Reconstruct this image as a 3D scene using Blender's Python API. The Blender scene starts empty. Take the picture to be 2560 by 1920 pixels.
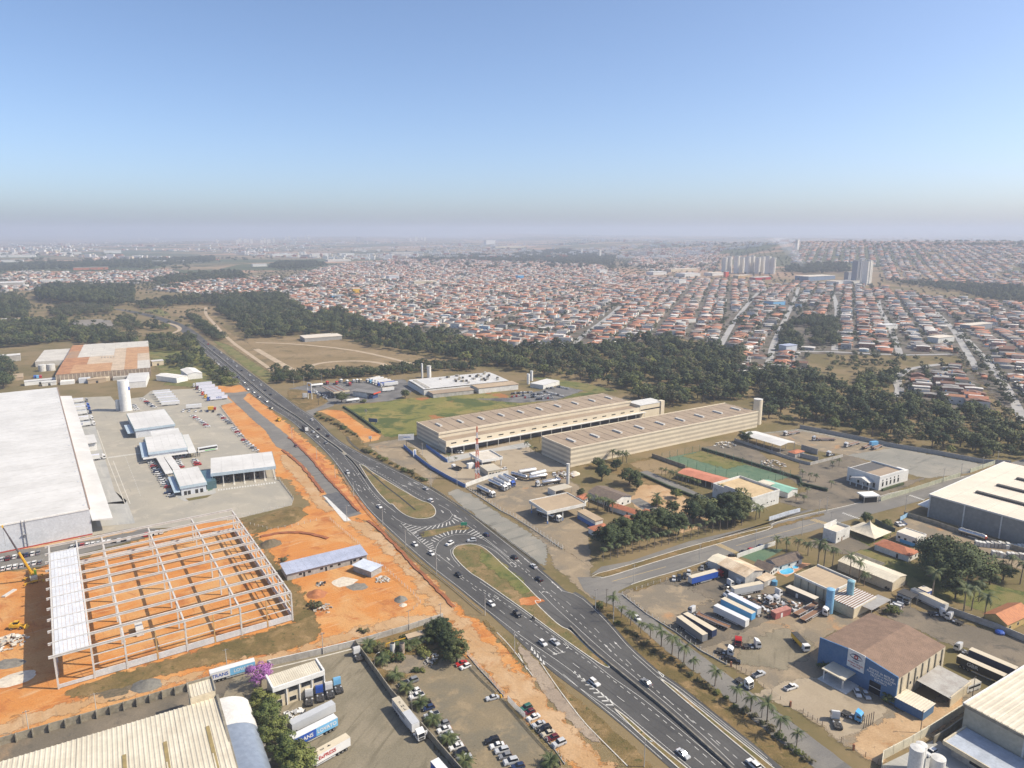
import bpy,bmesh,math,random
import numpy as np
from mathutils import Vector,Matrix
random.seed(7);RNG=np.random.default_rng(7)
sc=bpy.context.scene
COL=sc.collection
# ---------------------------------------------------------------- camera, sky, sun, exposure
EYE,FPX,HOR=150.0,1777.0,578.0
PITCH=math.atan((960-HOR)/FPX);SP,CP=math.sin(PITCH),math.cos(PITCH)
cam=bpy.data.cameras.new('camera');cam.sensor_width=36;cam.lens=36*FPX/2560
cam.clip_start=1;cam.clip_end=60000
co=bpy.data.objects.new('camera',cam);COL.objects.link(co)
co.location=(0,0,EYE);co.rotation_euler=(math.pi/2-PITCH,0,0);sc.camera=co
SUN_AZ,SUN_EL=math.atan2(-.07,1),math.radians(45)
world=bpy.data.worlds.new('World');sc.world=world;world.use_nodes=True
wn=world.node_tree.nodes;wl=world.node_tree.links
sky=wn.new('ShaderNodeTexSky');sky.sky_type='NISHITA';sky.sun_disc=False
sky.sun_elevation=SUN_EL;sky.sun_rotation=math.pi/2-SUN_AZ
sky.altitude=650;sky.air_density=.74;sky.dust_density=2.6;sky.ozone_density=3.0
wl.new(sky.outputs[0],wn['Background'].inputs[0]);wn['Background'].inputs[1].default_value=.15
sl=bpy.data.lights.new('sun','SUN');sl.energy=4.75;sl.angle=math.radians(.53);sl.color=(1,.90,.73)
so=bpy.data.objects.new('sun',sl);COL.objects.link(so);so.location=(400,-60,500)
so.rotation_euler=Vector((-math.cos(SUN_EL)*math.cos(SUN_AZ),-math.cos(SUN_EL)*math.sin(SUN_AZ),-math.sin(SUN_EL))).to_track_quat('-Z','Y').to_euler()
vs=sc.view_settings;vs.view_transform='Standard';vs.look='None';vs.exposure=.42;vs.gamma=1;vs.use_curve_mapping=False
cy=sc.cycles;cy.max_bounces=5;cy.diffuse_bounces=2;cy.glossy_bounces=2;cy.transmission_bounces=2
cy.transparent_max_bounces=12;cy.volume_bounces=1;cy.use_denoising=True;cy.caustics_reflective=False;cy.caustics_refractive=False
try:
 cy.denoiser='OPENIMAGEDENOISE';cy.denoising_input_passes='RGB_ALBEDO_NORMAL'
except Exception:pass
cy.sample_clamp_indirect=6
# ---------------------------------------------------------------- survey: photograph pixel -> point on the ground
def G(x,y,z=0.0):
 v=(y-960)/FPX;u=(x-1280)/FPX;t=(EYE-z)/(SP+v*CP)
 return Vector((u*t,(CP-v*SP)*t,z))
class Tile:
 def __init__(s,x,y,k):s.o=(x,y,k)
 def __call__(s,x,y,z=0.0):return G(s.o[0]+x*s.o[2],s.o[1]+y*s.o[2],z)
 def px(s,*pts):return[(s.o[0]+x*s.o[2],s.o[1]+y*s.o[2])for x,y in pts]
 def ps(s,pts,z=0.0):return[s(x,y,z)for x,y in pts]
TA=Tile(0,1200,.4339);TB=Tile(600,1200,.4339);TC=Tile(1200,1200,.4339);TD=Tile(1760,1200,.4341)
TE=Tile(0,720,.3255);TF=Tile(640,720,.3255);TG=Tile(1280,900,.3255);TH=Tile(1840,900,.3255)
TI=Tile(0,560,.31646);TJ=Tile(640,560,.31646);TK=Tile(1280,560,.31646);TL=Tile(1860,560,.31646)
ZA=Tile(0,1360,.14467);ZB=Tile(600,1560,.217);ZC=Tile(980,1560,.217);ZD=Tile(1600,1360,.217)
ZE=Tile(2020,1560,.217);ZF=Tile(2060,1240,.22604);ZK=Tile(980,1060,.217);ZL=Tile(160,940,.217);ZM=Tile(720,920,.217)
S0=Tile(0,0,1)
def sst(a,b,x):t=np.clip((x-a)/(b-a),0,1);return t*t*(3-2*t)
def hgt(x,y):
 x=np.asarray(x,float);y=np.asarray(y,float)
 d=x+.12*y
 h=92*sst(1250,2100,d)*sst(2000,3900,y)*(1-.55*sst(4000,5600,y))
 h+=16*sst(500,1300,x)*sst(1700,2600,y)*(1-sst(3000,4200,y))
 h+=sst(2500,4500,y)*(6*np.sin(x/700+1)+5*np.sin(y/900+x/1500))
 h+=sst(6000,12000,y)*(22*np.sin(x/2600+2)+14*np.sin(x/1100+y/3000))
 return h
def GT(px,py):
 z=0.0
 for _ in range(40):
  p=G(px,py,z);z+=.5*(float(hgt(p.x,p.y))-z)
  z=min(z,140)
 p=G(px,py,z);return p
# ---------------------------------------------------------------- materials
MATS={}
def _new(n):
 m=bpy.data.materials.new(n);m.use_nodes=True;MATS[n]=m
 nt=m.node_tree;return m,nt,nt.nodes,nt.links,nt.nodes['Principled BSDF']
def noise(nd,lk,vec,scale,detail=5,rough=.6,dist=0.0):
 n=nd.new('ShaderNodeTexNoise');n.inputs['Scale'].default_value=scale;n.inputs['Detail'].default_value=detail
 n.inputs['Roughness'].default_value=rough;n.inputs['Distortion'].default_value=dist
 if vec is not None:lk.new(vec,n.inputs['Vector'])
 return n.outputs['Fac']
def ramp(nd,lk,fac,lo,hi,a=0.0,b=1.0):
 r=nd.new('ShaderNodeMapRange');r.interpolation_type='SMOOTHSTEP';r.inputs[1].default_value=lo;r.inputs[2].default_value=hi
 r.inputs[3].default_value=a;r.inputs[4].default_value=b;lk.new(fac,r.inputs[0]);return r.outputs[0]
def mix(nd,lk,fac,a,b,mode='MIX'):
 m=nd.new('ShaderNodeMix');m.data_type='RGBA';m.blend_type=mode
 for s,v in((m.inputs[0],fac),(m.inputs[6],a),(m.inputs[7],b)):
  if isinstance(v,(int,float)):s.default_value=v
  elif isinstance(v,tuple):s.default_value=v+(1,)if len(v)==3 else v
  else:lk.new(v,s)
 return m.outputs[2]
def mat(n,c,c2=None,s=.4,r=.8,metal=0.0,bump=0.0,bs=2.0,lo=.35,hi=.65,var=.12,rnd=0.0):
 """plain surface: two colours blended by noise in world space, slight large-scale variation, optional relief"""
 if n in MATS:return MATS[n]
 m,nt,nd,lk,P=_new(n)
 pos=nd.new('ShaderNodeNewGeometry').outputs['Position']
 c2=c2 or tuple(x*.82 for x in c)
 col=mix(nd,lk,ramp(nd,lk,noise(nd,lk,pos,s),lo,hi),c,c2)
 g=ramp(nd,lk,noise(nd,lk,pos,s*6,3),.2,.8,1-var,1+var)
 col=mix(nd,lk,1.0,col,g,'MULTIPLY')
 if rnd:
  oi=nd.new('ShaderNodeObjectInfo');hs=nd.new('ShaderNodeHueSaturation');lk.new(col,hs.inputs['Color'])
  lk.new(ramp(nd,lk,oi.outputs['Random'],0,1,1-rnd,1+rnd),hs.inputs['Value'])
  lk.new(ramp(nd,lk,oi.outputs['Random'],0,1,.5+rnd*.09,.5-rnd*.09),hs.inputs['Hue']);col=hs.outputs['Color']
 lk.new(col,P.inputs['Base Color']);P.inputs['Roughness'].default_value=r;P.inputs['Metallic'].default_value=metal
 if bump:
  b=nd.new('ShaderNodeBump');b.inputs['Strength'].default_value=bump;b.inputs['Distance'].default_value=.3
  lk.new(noise(nd,lk,pos,bs,6),b.inputs['Height']);lk.new(b.outputs[0],P.inputs['Normal'])
 return m
def gmat(n,base,layers,soft=False,r=.95,bump=.25,bs=1.5,fine=.16,ns=.16,k=.8):
 """ground: base colour, then layers (colour, noise scale, lo, hi[, (sx, sy, angle)]) laid over it; soft = ragged rim"""
 m,nt,nd,lk,P=_new(n);base=tuple(x*k for x in base);layers=[(tuple(x*k for x in L[0]),)+L[1:]for L in layers]
 pos=nd.new('ShaderNodeNewGeometry').outputs['Position'];col=base
 for L in layers:
  v=pos
  if len(L)>4:
   mp=nd.new('ShaderNodeMapping');mp.inputs['Scale'].default_value=(L[4][0],L[4][1],1);mp.inputs['Rotation'].default_value=(0,0,-L[4][2])
   vr=nd.new('ShaderNodeVectorRotate');vr.rotation_type='Z_AXIS';vr.inputs['Angle'].default_value=-L[4][2]
   lk.new(pos,vr.inputs['Vector']);mp.inputs['Rotation'].default_value=(0,0,0);lk.new(vr.outputs[0],mp.inputs['Vector']);v=mp.outputs[0]
  col=mix(nd,lk,ramp(nd,lk,noise(nd,lk,v,L[1],6,.62,.4),L[2],L[3]),col,L[0])
 g=ramp(nd,lk,noise(nd,lk,pos,1.7,6,.75),.25,.75,1-fine,1+fine)
 col=mix(nd,lk,1.0,col,g,'MULTIPLY')
 lk.new(col,P.inputs['Base Color']);P.inputs['Roughness'].default_value=r;P.inputs['Specular IOR Level'].default_value=.2
 if bump:
  b=nd.new('ShaderNodeBump');b.inputs['Strength'].default_value=bump;b.inputs['Distance'].default_value=.35
  lk.new(noise(nd,lk,pos,bs,6,.7),b.inputs['Height']);lk.new(b.outputs[0],P.inputs['Normal'])
 if soft:
  at=nd.new('ShaderNodeAttribute');at.attribute_name='rim'
  ad=nd.new('ShaderNodeMath');ad.operation='ADD';lk.new(at.outputs['Fac'],ad.inputs[0])
  lk.new(ramp(nd,lk,noise(nd,lk,pos,ns,7,.7),.25,.75,-.5,.5),ad.inputs[1])
  f=ramp(nd,lk,ad.outputs[0],.38,.62)
  tr=nd.new('ShaderNodeBsdfTransparent');mx=nd.new('ShaderNodeMixShader')
  lk.new(f,mx.inputs[0]);lk.new(tr.outputs[0],mx.inputs[1]);lk.new(P.outputs[0],mx.inputs[2])
  lk.new(mx.outputs[0],nd['Material Output'].inputs['Surface'])
 return m
# ---------------------------------------------------------------- mesh building
class MB:
 def __init__(s):s.v=[];s.f=[];s.m=[]
 def add(s,vs,fs,mi=0):
  b=len(s.v);s.v+=[tuple(v)for v in vs];s.f+=[tuple(b+i for i in f)for f in fs];s.m+=[mi]*len(fs);return s
 def box(s,x0,x1,y0,y1,z0,z1,mi=0):
  return s.add([(x0,y0,z0),(x1,y0,z0),(x1,y1,z0),(x0,y1,z0),(x0,y0,z1),(x1,y0,z1),(x1,y1,z1),(x0,y1,z1)],
                     [(0,3,2,1),(4,5,6,7),(0,1,5,4),(1,2,6,5),(2,3,7,6),(3,0,4,7)],mi)
 def prism(s,poly,z0,z1,mi=0,bottom=True):
  n=len(poly);a=sum(poly[i][0]*poly[(i+1)%n][1]-poly[(i+1)%n][0]*poly[i][1]for i in range(n))
  if a<0:poly=poly[::-1]
  fs=[tuple(range(n,2*n))]+[(i,(i+1)%n,n+(i+1)%n,n+i)for i in range(n)]
  if bottom:fs.append(tuple(range(n-1,-1,-1)))
  return s.add([(p[0],p[1],z0)for p in poly]+[(p[0],p[1],z1)for p in poly],fs,mi)
 def xprism(s,prof,y0,y1,mi=0,inset=0.0):
  """side profile (x, z) extruded across y"""
  n=len(prof)
  return s.add([(x,y0,z)for x,z in prof]+[(x,y1,z)for x,z in prof],
                     [tuple(range(n)),tuple(range(2*n-1,n-1,-1))]+[(i,n+i,n+(i+1)%n,(i+1)%n)for i in range(n)],mi)
 def frus(s,lo,hi,z0,z1,mi=0,sides=None,cap=True):
  """frustum: lo/hi = (x0, x1, y0, y1) at z0/z1"""
  v=[(lo[0],lo[2],z0),(lo[1],lo[2],z0),(lo[1],lo[3],z0),(lo[0],lo[3],z0),(hi[0],hi[2],z1),(hi[1],hi[2],z1),(hi[1],hi[3],z1),(hi[0],hi[3],z1)]
  q=[(0,1,5,4),(1,2,6,5),(2,3,7,6),(3,0,4,7)]
  fs=[q[i]for i in(sides if sides is not None else range(4))]
  if cap:fs.append((4,5,6,7))
  return s.add(v,fs,mi)
 def cyl(s,x,y,z0,z1,r0,r1=None,n=12,mi=0):
  r1=r0 if r1 is None else r1
  a=[2*math.pi*i/n for i in range(n)]
  return s.add([(x+r0*math.cos(t),y+r0*math.sin(t),z0)for t in a]+[(x+r1*math.cos(t),y+r1*math.sin(t),z1)for t in a],
                     [(i,(i+1)%n,n+(i+1)%n,n+i)for i in range(n)]+[tuple(range(n,2*n)),tuple(range(n-1,-1,-1))],mi)
 def tube(s,p,q,r0,r1=None,n=6,mi=0):
  p,q=Vector(p),Vector(q);r1=r0 if r1 is None else r1
  d=(q-p).normalized();a=d.orthogonal().normalized();b=d.cross(a)
  A=[2*math.pi*i/n for i in range(n)]
  return s.add([p+r0*(a*math.cos(t)+b*math.sin(t))for t in A]+[q+r1*(a*math.cos(t)+b*math.sin(t))for t in A],
                     [(i,(i+1)%n,n+(i+1)%n,n+i)for i in range(n)]+[tuple(range(n,2*n)),tuple(range(n-1,-1,-1))],mi)
 def bar(s,p,q,w,h,mi=0):
  p,q=Vector(p),Vector(q);d=(q-p).normalized()
  a=d.cross(Vector((0,0,1)))
  a=Vector((1,0,0))if a.length<1e-4 else a.normalized()
  b=a.cross(d);a=a*w/2;b=b*h/2
  return s.add([p-a-b,p+a-b,p+a+b,p-a+b,q-a-b,q+a-b,q+a+b,q-a+b],
                     [(0,1,2,3),(7,6,5,4),(0,4,5,1),(1,5,6,2),(2,6,7,3),(3,7,4,0)],mi)
 def sphere(s,c,r,n=10,m=6,mi=0,sz=1.0):
  vs=[(c[0],c[1],c[2]-r*sz)];fs=[]
  for j in range(1,m):
   t=math.pi*j/m-math.pi/2
   vs+=[(c[0]+r*math.cos(t)*math.cos(2*math.pi*i/n),c[1]+r*math.cos(t)*math.sin(2*math.pi*i/n),c[2]+r*sz*math.sin(t))for i in range(n)]
  vs.append((c[0],c[1],c[2]+r*sz));e=len(vs)-1
  for i in range(n):fs+=[(0,1+(i+1)%n,1+i),(e,e-n+i,e-n+(i+1)%n)]
  for j in range(m-2):
   for i in range(n):
    a=1+j*n+i;b=1+j*n+(i+1)%n;fs.append((a,b,b+n,a+n))
  return s.add(vs,fs,mi)
 def ribs(s,x0,x1,y0,y1,z,pitch=1.0,amp=.09,mi=0,fz=None):
  """trapezoid sheet, ribs running along y, waves along x; fz(x, y) adds height"""
  n=max(1,int((x1-x0)/pitch));p=(x1-x0)/n;xs=[]
  for i in range(n):xs+=[(x0+i*p,0),(x0+(i+.55)*p,0),(x0+(i+.65)*p,amp),(x0+(i+.9)*p,amp)]
  xs.append((x1,0));g=fz or(lambda x,y:0)
  ys=[y0,y1]if fz is None else[y0+(y1-y0)*k/6 for k in range(7)]
  vs=[(x,y,z+a+g(x,y))for y in ys for x,a in xs];k=len(xs)
  return s.add(vs,[(j*k+i,j*k+i+1,(j+1)*k+i+1,(j+1)*k+i)for j in range(len(ys)-1)for i in range(k-1)],mi)
 def mesh(s,name,mats,smooth=False):
  me=bpy.data.meshes.new(name);me.from_pydata(s.v,[],s.f)
  for m in(mats if isinstance(mats,(list,tuple))else[mats]):me.materials.append(m)
  if any(s.m):me.polygons.foreach_set('material_index',s.m)
  if smooth:me.polygons.foreach_set('use_smooth',[True]*len(s.f))
  me.update();return me
def _link(name,data,loc,rz,parent):
 o=bpy.data.objects.new(name,data);COL.objects.link(o);o.location=(loc[0],loc[1],loc[2]if len(loc)>2 else 0)
 if isinstance(rz,(int,float)):
  if rz:o.rotation_euler=(0,0,rz)
 else:o.rotation_euler=rz
 if parent is not None:o.parent=parent
 return o
def tag(o,label,cat,group=None,kind=None):
 if label:o['label']=label
 if cat:o['category']=cat
 if group:o['group']=group
 if kind:o['kind']=kind
 return o
def empty(name,label,cat,loc,rz=0.0,group=None):
 o=_link(name,None,loc,rz,None);o.empty_display_size=.5;return tag(o,label,cat,group)
def part(parent,name,mb,mats,loc=(0,0,0),rz=0.0,smooth=False,label=None):
 o=_link(name,mb if isinstance(mb,bpy.types.Mesh)else mb.mesh(name,mats,smooth),loc,rz,parent)
 if label:o['label']=label
 return o
def solo(name,mb,mats,label,cat,loc=(0,0,0),rz=0.0,group=None,smooth=False):
 return tag(_link(name,mb if isinstance(mb,bpy.types.Mesh)else mb.mesh(name,mats,smooth),loc,rz,None),label,cat,group)
def struct(name,mb,mats,label=None,kind='structure',loc=(0,0,0)):
 o=_link(name,mb if isinstance(mb,bpy.types.Mesh)else mb.mesh(name,mats),loc,0,None);o['kind']=kind
 if label:o['label']=label
 return o
class Proto:
 """a thing's parts, kept as shared meshes: (name, mesh, loc, rot, index of parent part, scale)"""
 def __init__(s):s.p=[]
 def add(s,name,mb,mats,loc=(0,0,0),rot=(0,0,0),up=None,smooth=False,scale=None):
  s.p.append((name,mb if isinstance(mb,bpy.types.Mesh)else mb.mesh(name,mats,smooth),loc,rot,up,scale));return len(s.p)-1
 def put(s,name,label,cat,loc,rz=0.0,group=None,paint=None,scale=1.0,rot=None):
  r=empty(name,label,cat,loc,rz if rot is None else rot,group)
  if scale!=1.0:r.scale=(scale,)*3 if isinstance(scale,(int,float))else scale
  made=[]
  for nm,me,l,rt,up,scl in s.p:
   o=bpy.data.objects.new(nm,me);COL.objects.link(o);o.location=l;o.rotation_euler=rt;o.parent=r if up is None else made[up]
   if scl:o.scale=scl
   if paint and nm in paint:
    o.material_slots[0].link='OBJECT';o.material_slots[0].material=paint[nm]
   made.append(o)
  return r
def text(parent,body,size,mt,loc,rot,align='CENTER',name='lettering',spacing=1.0):
 cu=bpy.data.curves.new(name,'FONT');cu.body=body;cu.size=size;cu.align_x=align;cu.align_y='CENTER';cu.extrude=.015;cu.space_character=spacing;cu.resolution_u=3;cu.offset=.022*size
 t=bpy.data.objects.new(name,cu);me=bpy.data.meshes.new_from_object(t);bpy.data.objects.remove(t);bpy.data.curves.remove(cu);me.materials.clear();me.materials.append(mt)
 return _link(name,me,loc,rot,parent)
# ---------------------------------------------------------------- flat sheets
def sheet(name,pts,mt,z,jit=0.0,step=3.0,label=None,kind='structure',parent=None):
 """one flat polygon on the ground; jit wanders its outline"""
 P=[Vector((p[0],p[1]))for p in pts]
 if jit:
  Q=[]
  for i,a in enumerate(P):
   b=P[(i+1)%len(P)];n=max(1,int((b-a).length/step))
   for k in range(n):Q.append(a.lerp(b,k/n)+Vector((random.uniform(-jit,jit),random.uniform(-jit,jit))))
  P=Q
 me=bpy.data.meshes.new(name);me.from_pydata([(p.x,p.y,z)for p in P],[],[tuple(range(len(P)))]);me.materials.append(mt)
 if me.polygons[0].normal.z<0:me.flip_normals()
 if parent is not None:return _link(name,me,(0,0,0),0,parent)
 return struct(name,me,None,label,kind)
def sdist(poly,X,Y):
 """signed distance to a polygon, positive inside"""
 n=len(poly);d=np.full(X.shape,1e9);ins=np.zeros(X.shape,bool)
 for i in range(n):
  ax,ay=poly[i][0],poly[i][1];bx,by=poly[(i+1)%n][0],poly[(i+1)%n][1]
  ex,ey=bx-ax,by-ay;L=ex*ex+ey*ey+1e-9
  t=np.clip(((X-ax)*ex+(Y-ay)*ey)/L,0,1)
  d=np.minimum(d,np.hypot(X-ax-t*ex,Y-ay-t*ey))
  c=((ay>Y)!=(by>Y))&(X<(bx-ax)*(Y-ay)/(by-ay+1e-12)+ax);ins^=c
 return np.where(ins,d,-d)
NSOFT=[0]
def soft(name,pts,mt,z,w=3.0,cell=1.5,label=None,relief=0.0,kind='structure'):
 """ground patch with a ragged rim that fades into what lies under it"""
 NSOFT[0]+=1;z+=.0003*NSOFT[0]
 px=[p[0]for p in pts];py=[p[1]for p in pts]
 xs=np.arange(min(px)-w,max(px)+w+cell,cell);ys=np.arange(min(py)-w,max(py)+w+cell,cell)
 X,Y=np.meshgrid(xs,ys);D=sdist(pts,X,Y);nx,ny=len(xs),len(ys)
 idx=np.arange(nx*ny).reshape(ny,nx);keep=(np.maximum.reduce([D[:-1,:-1],D[1:,:-1],D[:-1,1:],D[1:,1:]])>-w/2)
 q=np.stack([idx[:-1,:-1],idx[:-1,1:],idx[1:,1:],idx[1:,:-1]],-1)[keep]
 used,inv=np.unique(q,return_inverse=True)
 Z=np.full(X.shape,z)
 if relief:Z=Z+relief*np.clip(D/4,0,1)*(.5+.5*np.sin(X*.35+1.3*np.sin(Y*.21))*np.sin(Y*.29+1.7*np.sin(X*.17)))
 me=bpy.data.meshes.new(name);V=np.stack([X.ravel(),Y.ravel(),Z.ravel()],-1)[used]
 me.from_pydata(V.tolist(),[],inv.reshape(-1,4).tolist());me.materials.append(mt)
 at=me.attributes.new('rim','FLOAT','POINT');at.data.foreach_set('value',np.clip((D.ravel()[used]+w/2)/w,0,1).astype(np.float32))
 if relief:me.polygons.foreach_set('use_smooth',[True]*len(me.polygons))
 return struct(name,me,None,label,kind)
def resample(P,step):
 P=[Vector((p[0],p[1]))for p in P];out=[P[0]];acc=0.0
 for a,b in zip(P,P[1:]):
  L=(b-a).length;t=step-acc
  while t<=L:out.append(a.lerp(b,t/L));t+=step
  acc=(acc+L)%step
 return out
def smooth_line(P,it=2):
 P=[Vector((p[0],p[1]))for p in P]
 for _ in range(it):
  Q=[P[0]]
  for a,b in zip(P,P[1:]):Q+=[a.lerp(b,.25),a.lerp(b,.75)]
  P=Q+[P[-1]]
 return P
def offset(P,d):
 out=[]
 for i,p in enumerate(P):
  t=(P[min(i+1,len(P)-1)]-P[max(i-1,0)]);t=t.normalized()if t.length else Vector((1,0));out.append(p+Vector((-t.y,t.x))*d)
 return out
def strip_mb(P,w,z,mb=None,zz=None):
 mb=mb or MB();L=offset(P,w/2);R=offset(P,-w/2);n=len(P)
 zs=zz or[z]*n
 return mb.add([(p.x,p.y,zz_)for p,zz_ in zip(L,zs)]+[(p.x,p.y,zz_)for p,zz_ in zip(R,zs)],[(i,n+i,n+i+1,i+1)for i in range(n-1)])
def kerb_mb(P,w,z0,z1,mb=None):
 """solid band along a line"""
 mb=mb or MB();L=offset(P,w/2);R=offset(P,-w/2);n=len(P)
 v=[(p.x,p.y,z0)for p in L]+[(p.x,p.y,z1)for p in L]+[(p.x,p.y,z1)for p in R]+[(p.x,p.y,z0)for p in R]
 fs=[]
 for i in range(n-1):
  for k in range(3):fs.append((k*n+i,(k+1)*n+i,(k+1)*n+i+1,k*n+i+1))
 fs+=[(0,3*n,2*n,n),(n-1,2*n-1,3*n-1,4*n-1)]
 return mb.add(v,fs)
def ang(a,b):return math.atan2(b[1]-a[1],b[0]-a[0])
def rect(A,B,C):
 """two corners of one edge and a corner beside it -> origin, heading, length, width (width to the left of the heading)"""
 A,B,C=(Vector((p[0],p[1]))for p in(A,B,C));u=(B-A);L=u.length;u/=L;v=Vector((-u.y,u.x));W=(C-A).dot(v)
 if W<0:A,u,W=B,-u,-W
 return A,math.atan2(u.y,u.x),L,W
ORD='first second third fourth fifth sixth seventh eighth ninth tenth eleventh twelfth thirteenth fourteenth fifteenth sixteenth seventeenth eighteenth nineteenth twentieth'.split()
ORD+=['twenty-'+o for o in ORD[:9]]+['thirtieth']+['thirty-'+o for o in ORD[:9]]
# ================================================================ SETTING: ground, yards, roads
ORANGE=gmat('orange_earth',k=.98,base=(.48,.20,.055),layers=[((.50,.27,.105),.045,.42,.62),((.37,.135,.042),.075,.52,.68),((.52,.32,.165),.18,.56,.72,(.25,2.2,.6)),((.53,.29,.12),.5,.55,.72,(.12,1.3,.55)),((.36,.15,.05),.5,.58,.74,(.12,1.2,-.85)),((.33,.13,.05),.35,.58,.75,(.3,3,-.5))],soft=True,bump=.5,bs=.9)
REDDIRT=gmat('red_earth',(.50,.18,.06),[((.60,.27,.11),.09,.45,.62),((.36,.12,.045),.2,.54,.7,(.4,2,-.7))],soft=True,bump=.7,bs=.8)
TANDIRT=gmat('tan_earth',(.47,.31,.17),[((.56,.39,.23),.07,.42,.64),((.40,.22,.10),.11,.54,.7),((.33,.27,.18),.3,.58,.72)],soft=True,bump=.35)
DRYGRASS=gmat('dry_grass',(.225,.155,.066),[((.15,.115,.045),.06,.42,.6),((.31,.21,.10),.13,.5,.66),((.11,.10,.035),.4,.56,.68)],soft=True,bump=.7,bs=2.2,fine=.25)
GREENGRASS=gmat('green_field',(.20,.195,.055),[((.27,.225,.075),.035,.42,.6),((.12,.14,.04),.10,.5,.64),((.09,.115,.035),.03,.50,.60),((.36,.16,.06),.024,.57,.64)],soft=True,bump=.6,bs=1.8,fine=.22)
MEADOW=gmat('meadow',(.155,.165,.05),[((.225,.19,.075),.04,.4,.62),((.09,.115,.035),.12,.5,.66)],soft=True,bump=.5,fine=.22)
TANFIELD=gmat('tan_field',(.31,.225,.115),[((.37,.27,.15),.02,.42,.62),((.215,.165,.08),.035,.52,.66),((.15,.125,.06),.22,.58,.70)],soft=True,bump=.4,fine=.25,k=.66)
OLIVE=gmat('olive_gravel',(.235,.205,.145),[((.285,.245,.175),.06,.42,.62),((.19,.165,.115),.16,.5,.68,(.35,2.4,1.2)),((.33,.27,.18),.5,.58,.74,(.2,3,.9))],soft=True,bump=.25)
LOT=gmat('car_park_gravel',(.255,.205,.13),[((.20,.175,.125),.05,.42,.6),((.32,.25,.155),.15,.5,.68),((.52,.27,.11),.07,.66,.74)],soft=True,bump=.25)
DARKGR=gmat('dark_gravel',(.175,.15,.115),[((.235,.195,.145),.05,.42,.62),((.11,.10,.085),.13,.52,.68),((.34,.24,.15),.035,.60,.70)],soft=True,bump=.3)
BROWNGR=gmat('brown_gravel',(.31,.245,.165),[((.235,.20,.15),.045,.42,.6),((.38,.30,.20),.12,.5,.66),((.46,.27,.135),.05,.60,.70)],soft=True,bump=.3)
GREYGR=gmat('grey_gravel',(.27,.26,.225),[((.335,.31,.26),.04,.42,.62),((.20,.195,.17),.12,.52,.68,(.3,2,.6))],soft=True,bump=.2)
PAVE=gmat('paved_yard',(.42,.385,.315),[((.37,.345,.29),.03,.42,.6),((.48,.43,.35),.10,.52,.68),((.30,.285,.25),.25,.62,.74,(.15,2,-.95))],bump=.1,fine=.08,r=.9)
PAVE2=gmat('paved_walk',(.38,.31,.22),[((.43,.355,.255),.05,.42,.62),((.30,.25,.185),.15,.54,.7)],soft=True,bump=.1,fine=.1)
CONC=gmat('concrete_floor',(.46,.45,.42),[((.38,.38,.36),.05,.42,.62),((.52,.50,.46),.2,.52,.7,(.2,2,-.95))],bump=.1,fine=.08)
ASPH=gmat('new_asphalt',(.060,.059,.058),[((.082,.080,.077),.03,.42,.62),((.044,.043,.044),.5,.5,.7,(.06,1.6,-.93)),((.085,.083,.08),.25,.60,.74,(.05,1.3,-.93))],r=.85,bump=.12,bs=4,fine=.12,k=1.15)
ASPH2=gmat('worn_asphalt',(.20,.19,.175),[((.245,.23,.205),.05,.42,.62),((.155,.15,.14),.18,.52,.68,(.1,1.4,.5))],r=.9,bump=.12,bs=4,fine=.12)
ASPH3=gmat('raw_asphalt',(.16,.155,.15),[((.22,.21,.20),.06,.42,.62),((.10,.10,.10),.05,.54,.66)],soft=True,r=.9,bump=.15,fine=.14)
URBAN=gmat('town_ground',(.15,.13,.105),[((.20,.175,.145),.03,.42,.62),((.13,.085,.055),.06,.52,.66),((.06,.065,.035),.05,.50,.62)],soft=True,bump=0)  # darkened to paint shade into the house gaps, besides yards and plants
LINEW=mat('white_road_paint',(.60,.59,.55),(.42,.41,.38),s=1.5,r=.7)
LINEY=mat('yellow_road_paint',(.62,.42,.12),(.45,.33,.15),s=1.2,r=.8)
KERB=mat('kerb_concrete',(.58,.55,.48),(.44,.41,.36),s=.6)
CONCW=mat('grey_concrete',(.44,.42,.38),(.32,.30,.27),s=.35,bump=.15)
CONCL=mat('pale_concrete',(.60,.585,.55),(.50,.49,.46),s=.5,r=.75)
CONCD=mat('stained_concrete',(.30,.27,.21),(.19,.17,.13),s=.5,bump=.2)
DARK=mat('dark_void',(.025,.025,.028),s=1,r=.9)
REDBERM=mat('berm_earth',(.30,.10,.035),(.21,.075,.03),s=.4,bump=.6)
TANTRACK=gmat('tan_track',(.50,.31,.155),[((.56,.38,.22),.06,.42,.62),((.44,.22,.085),.1,.54,.7),((.36,.24,.14),.4,.56,.72,(.15,2.5,-.9))],soft=True,bump=.3)
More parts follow.
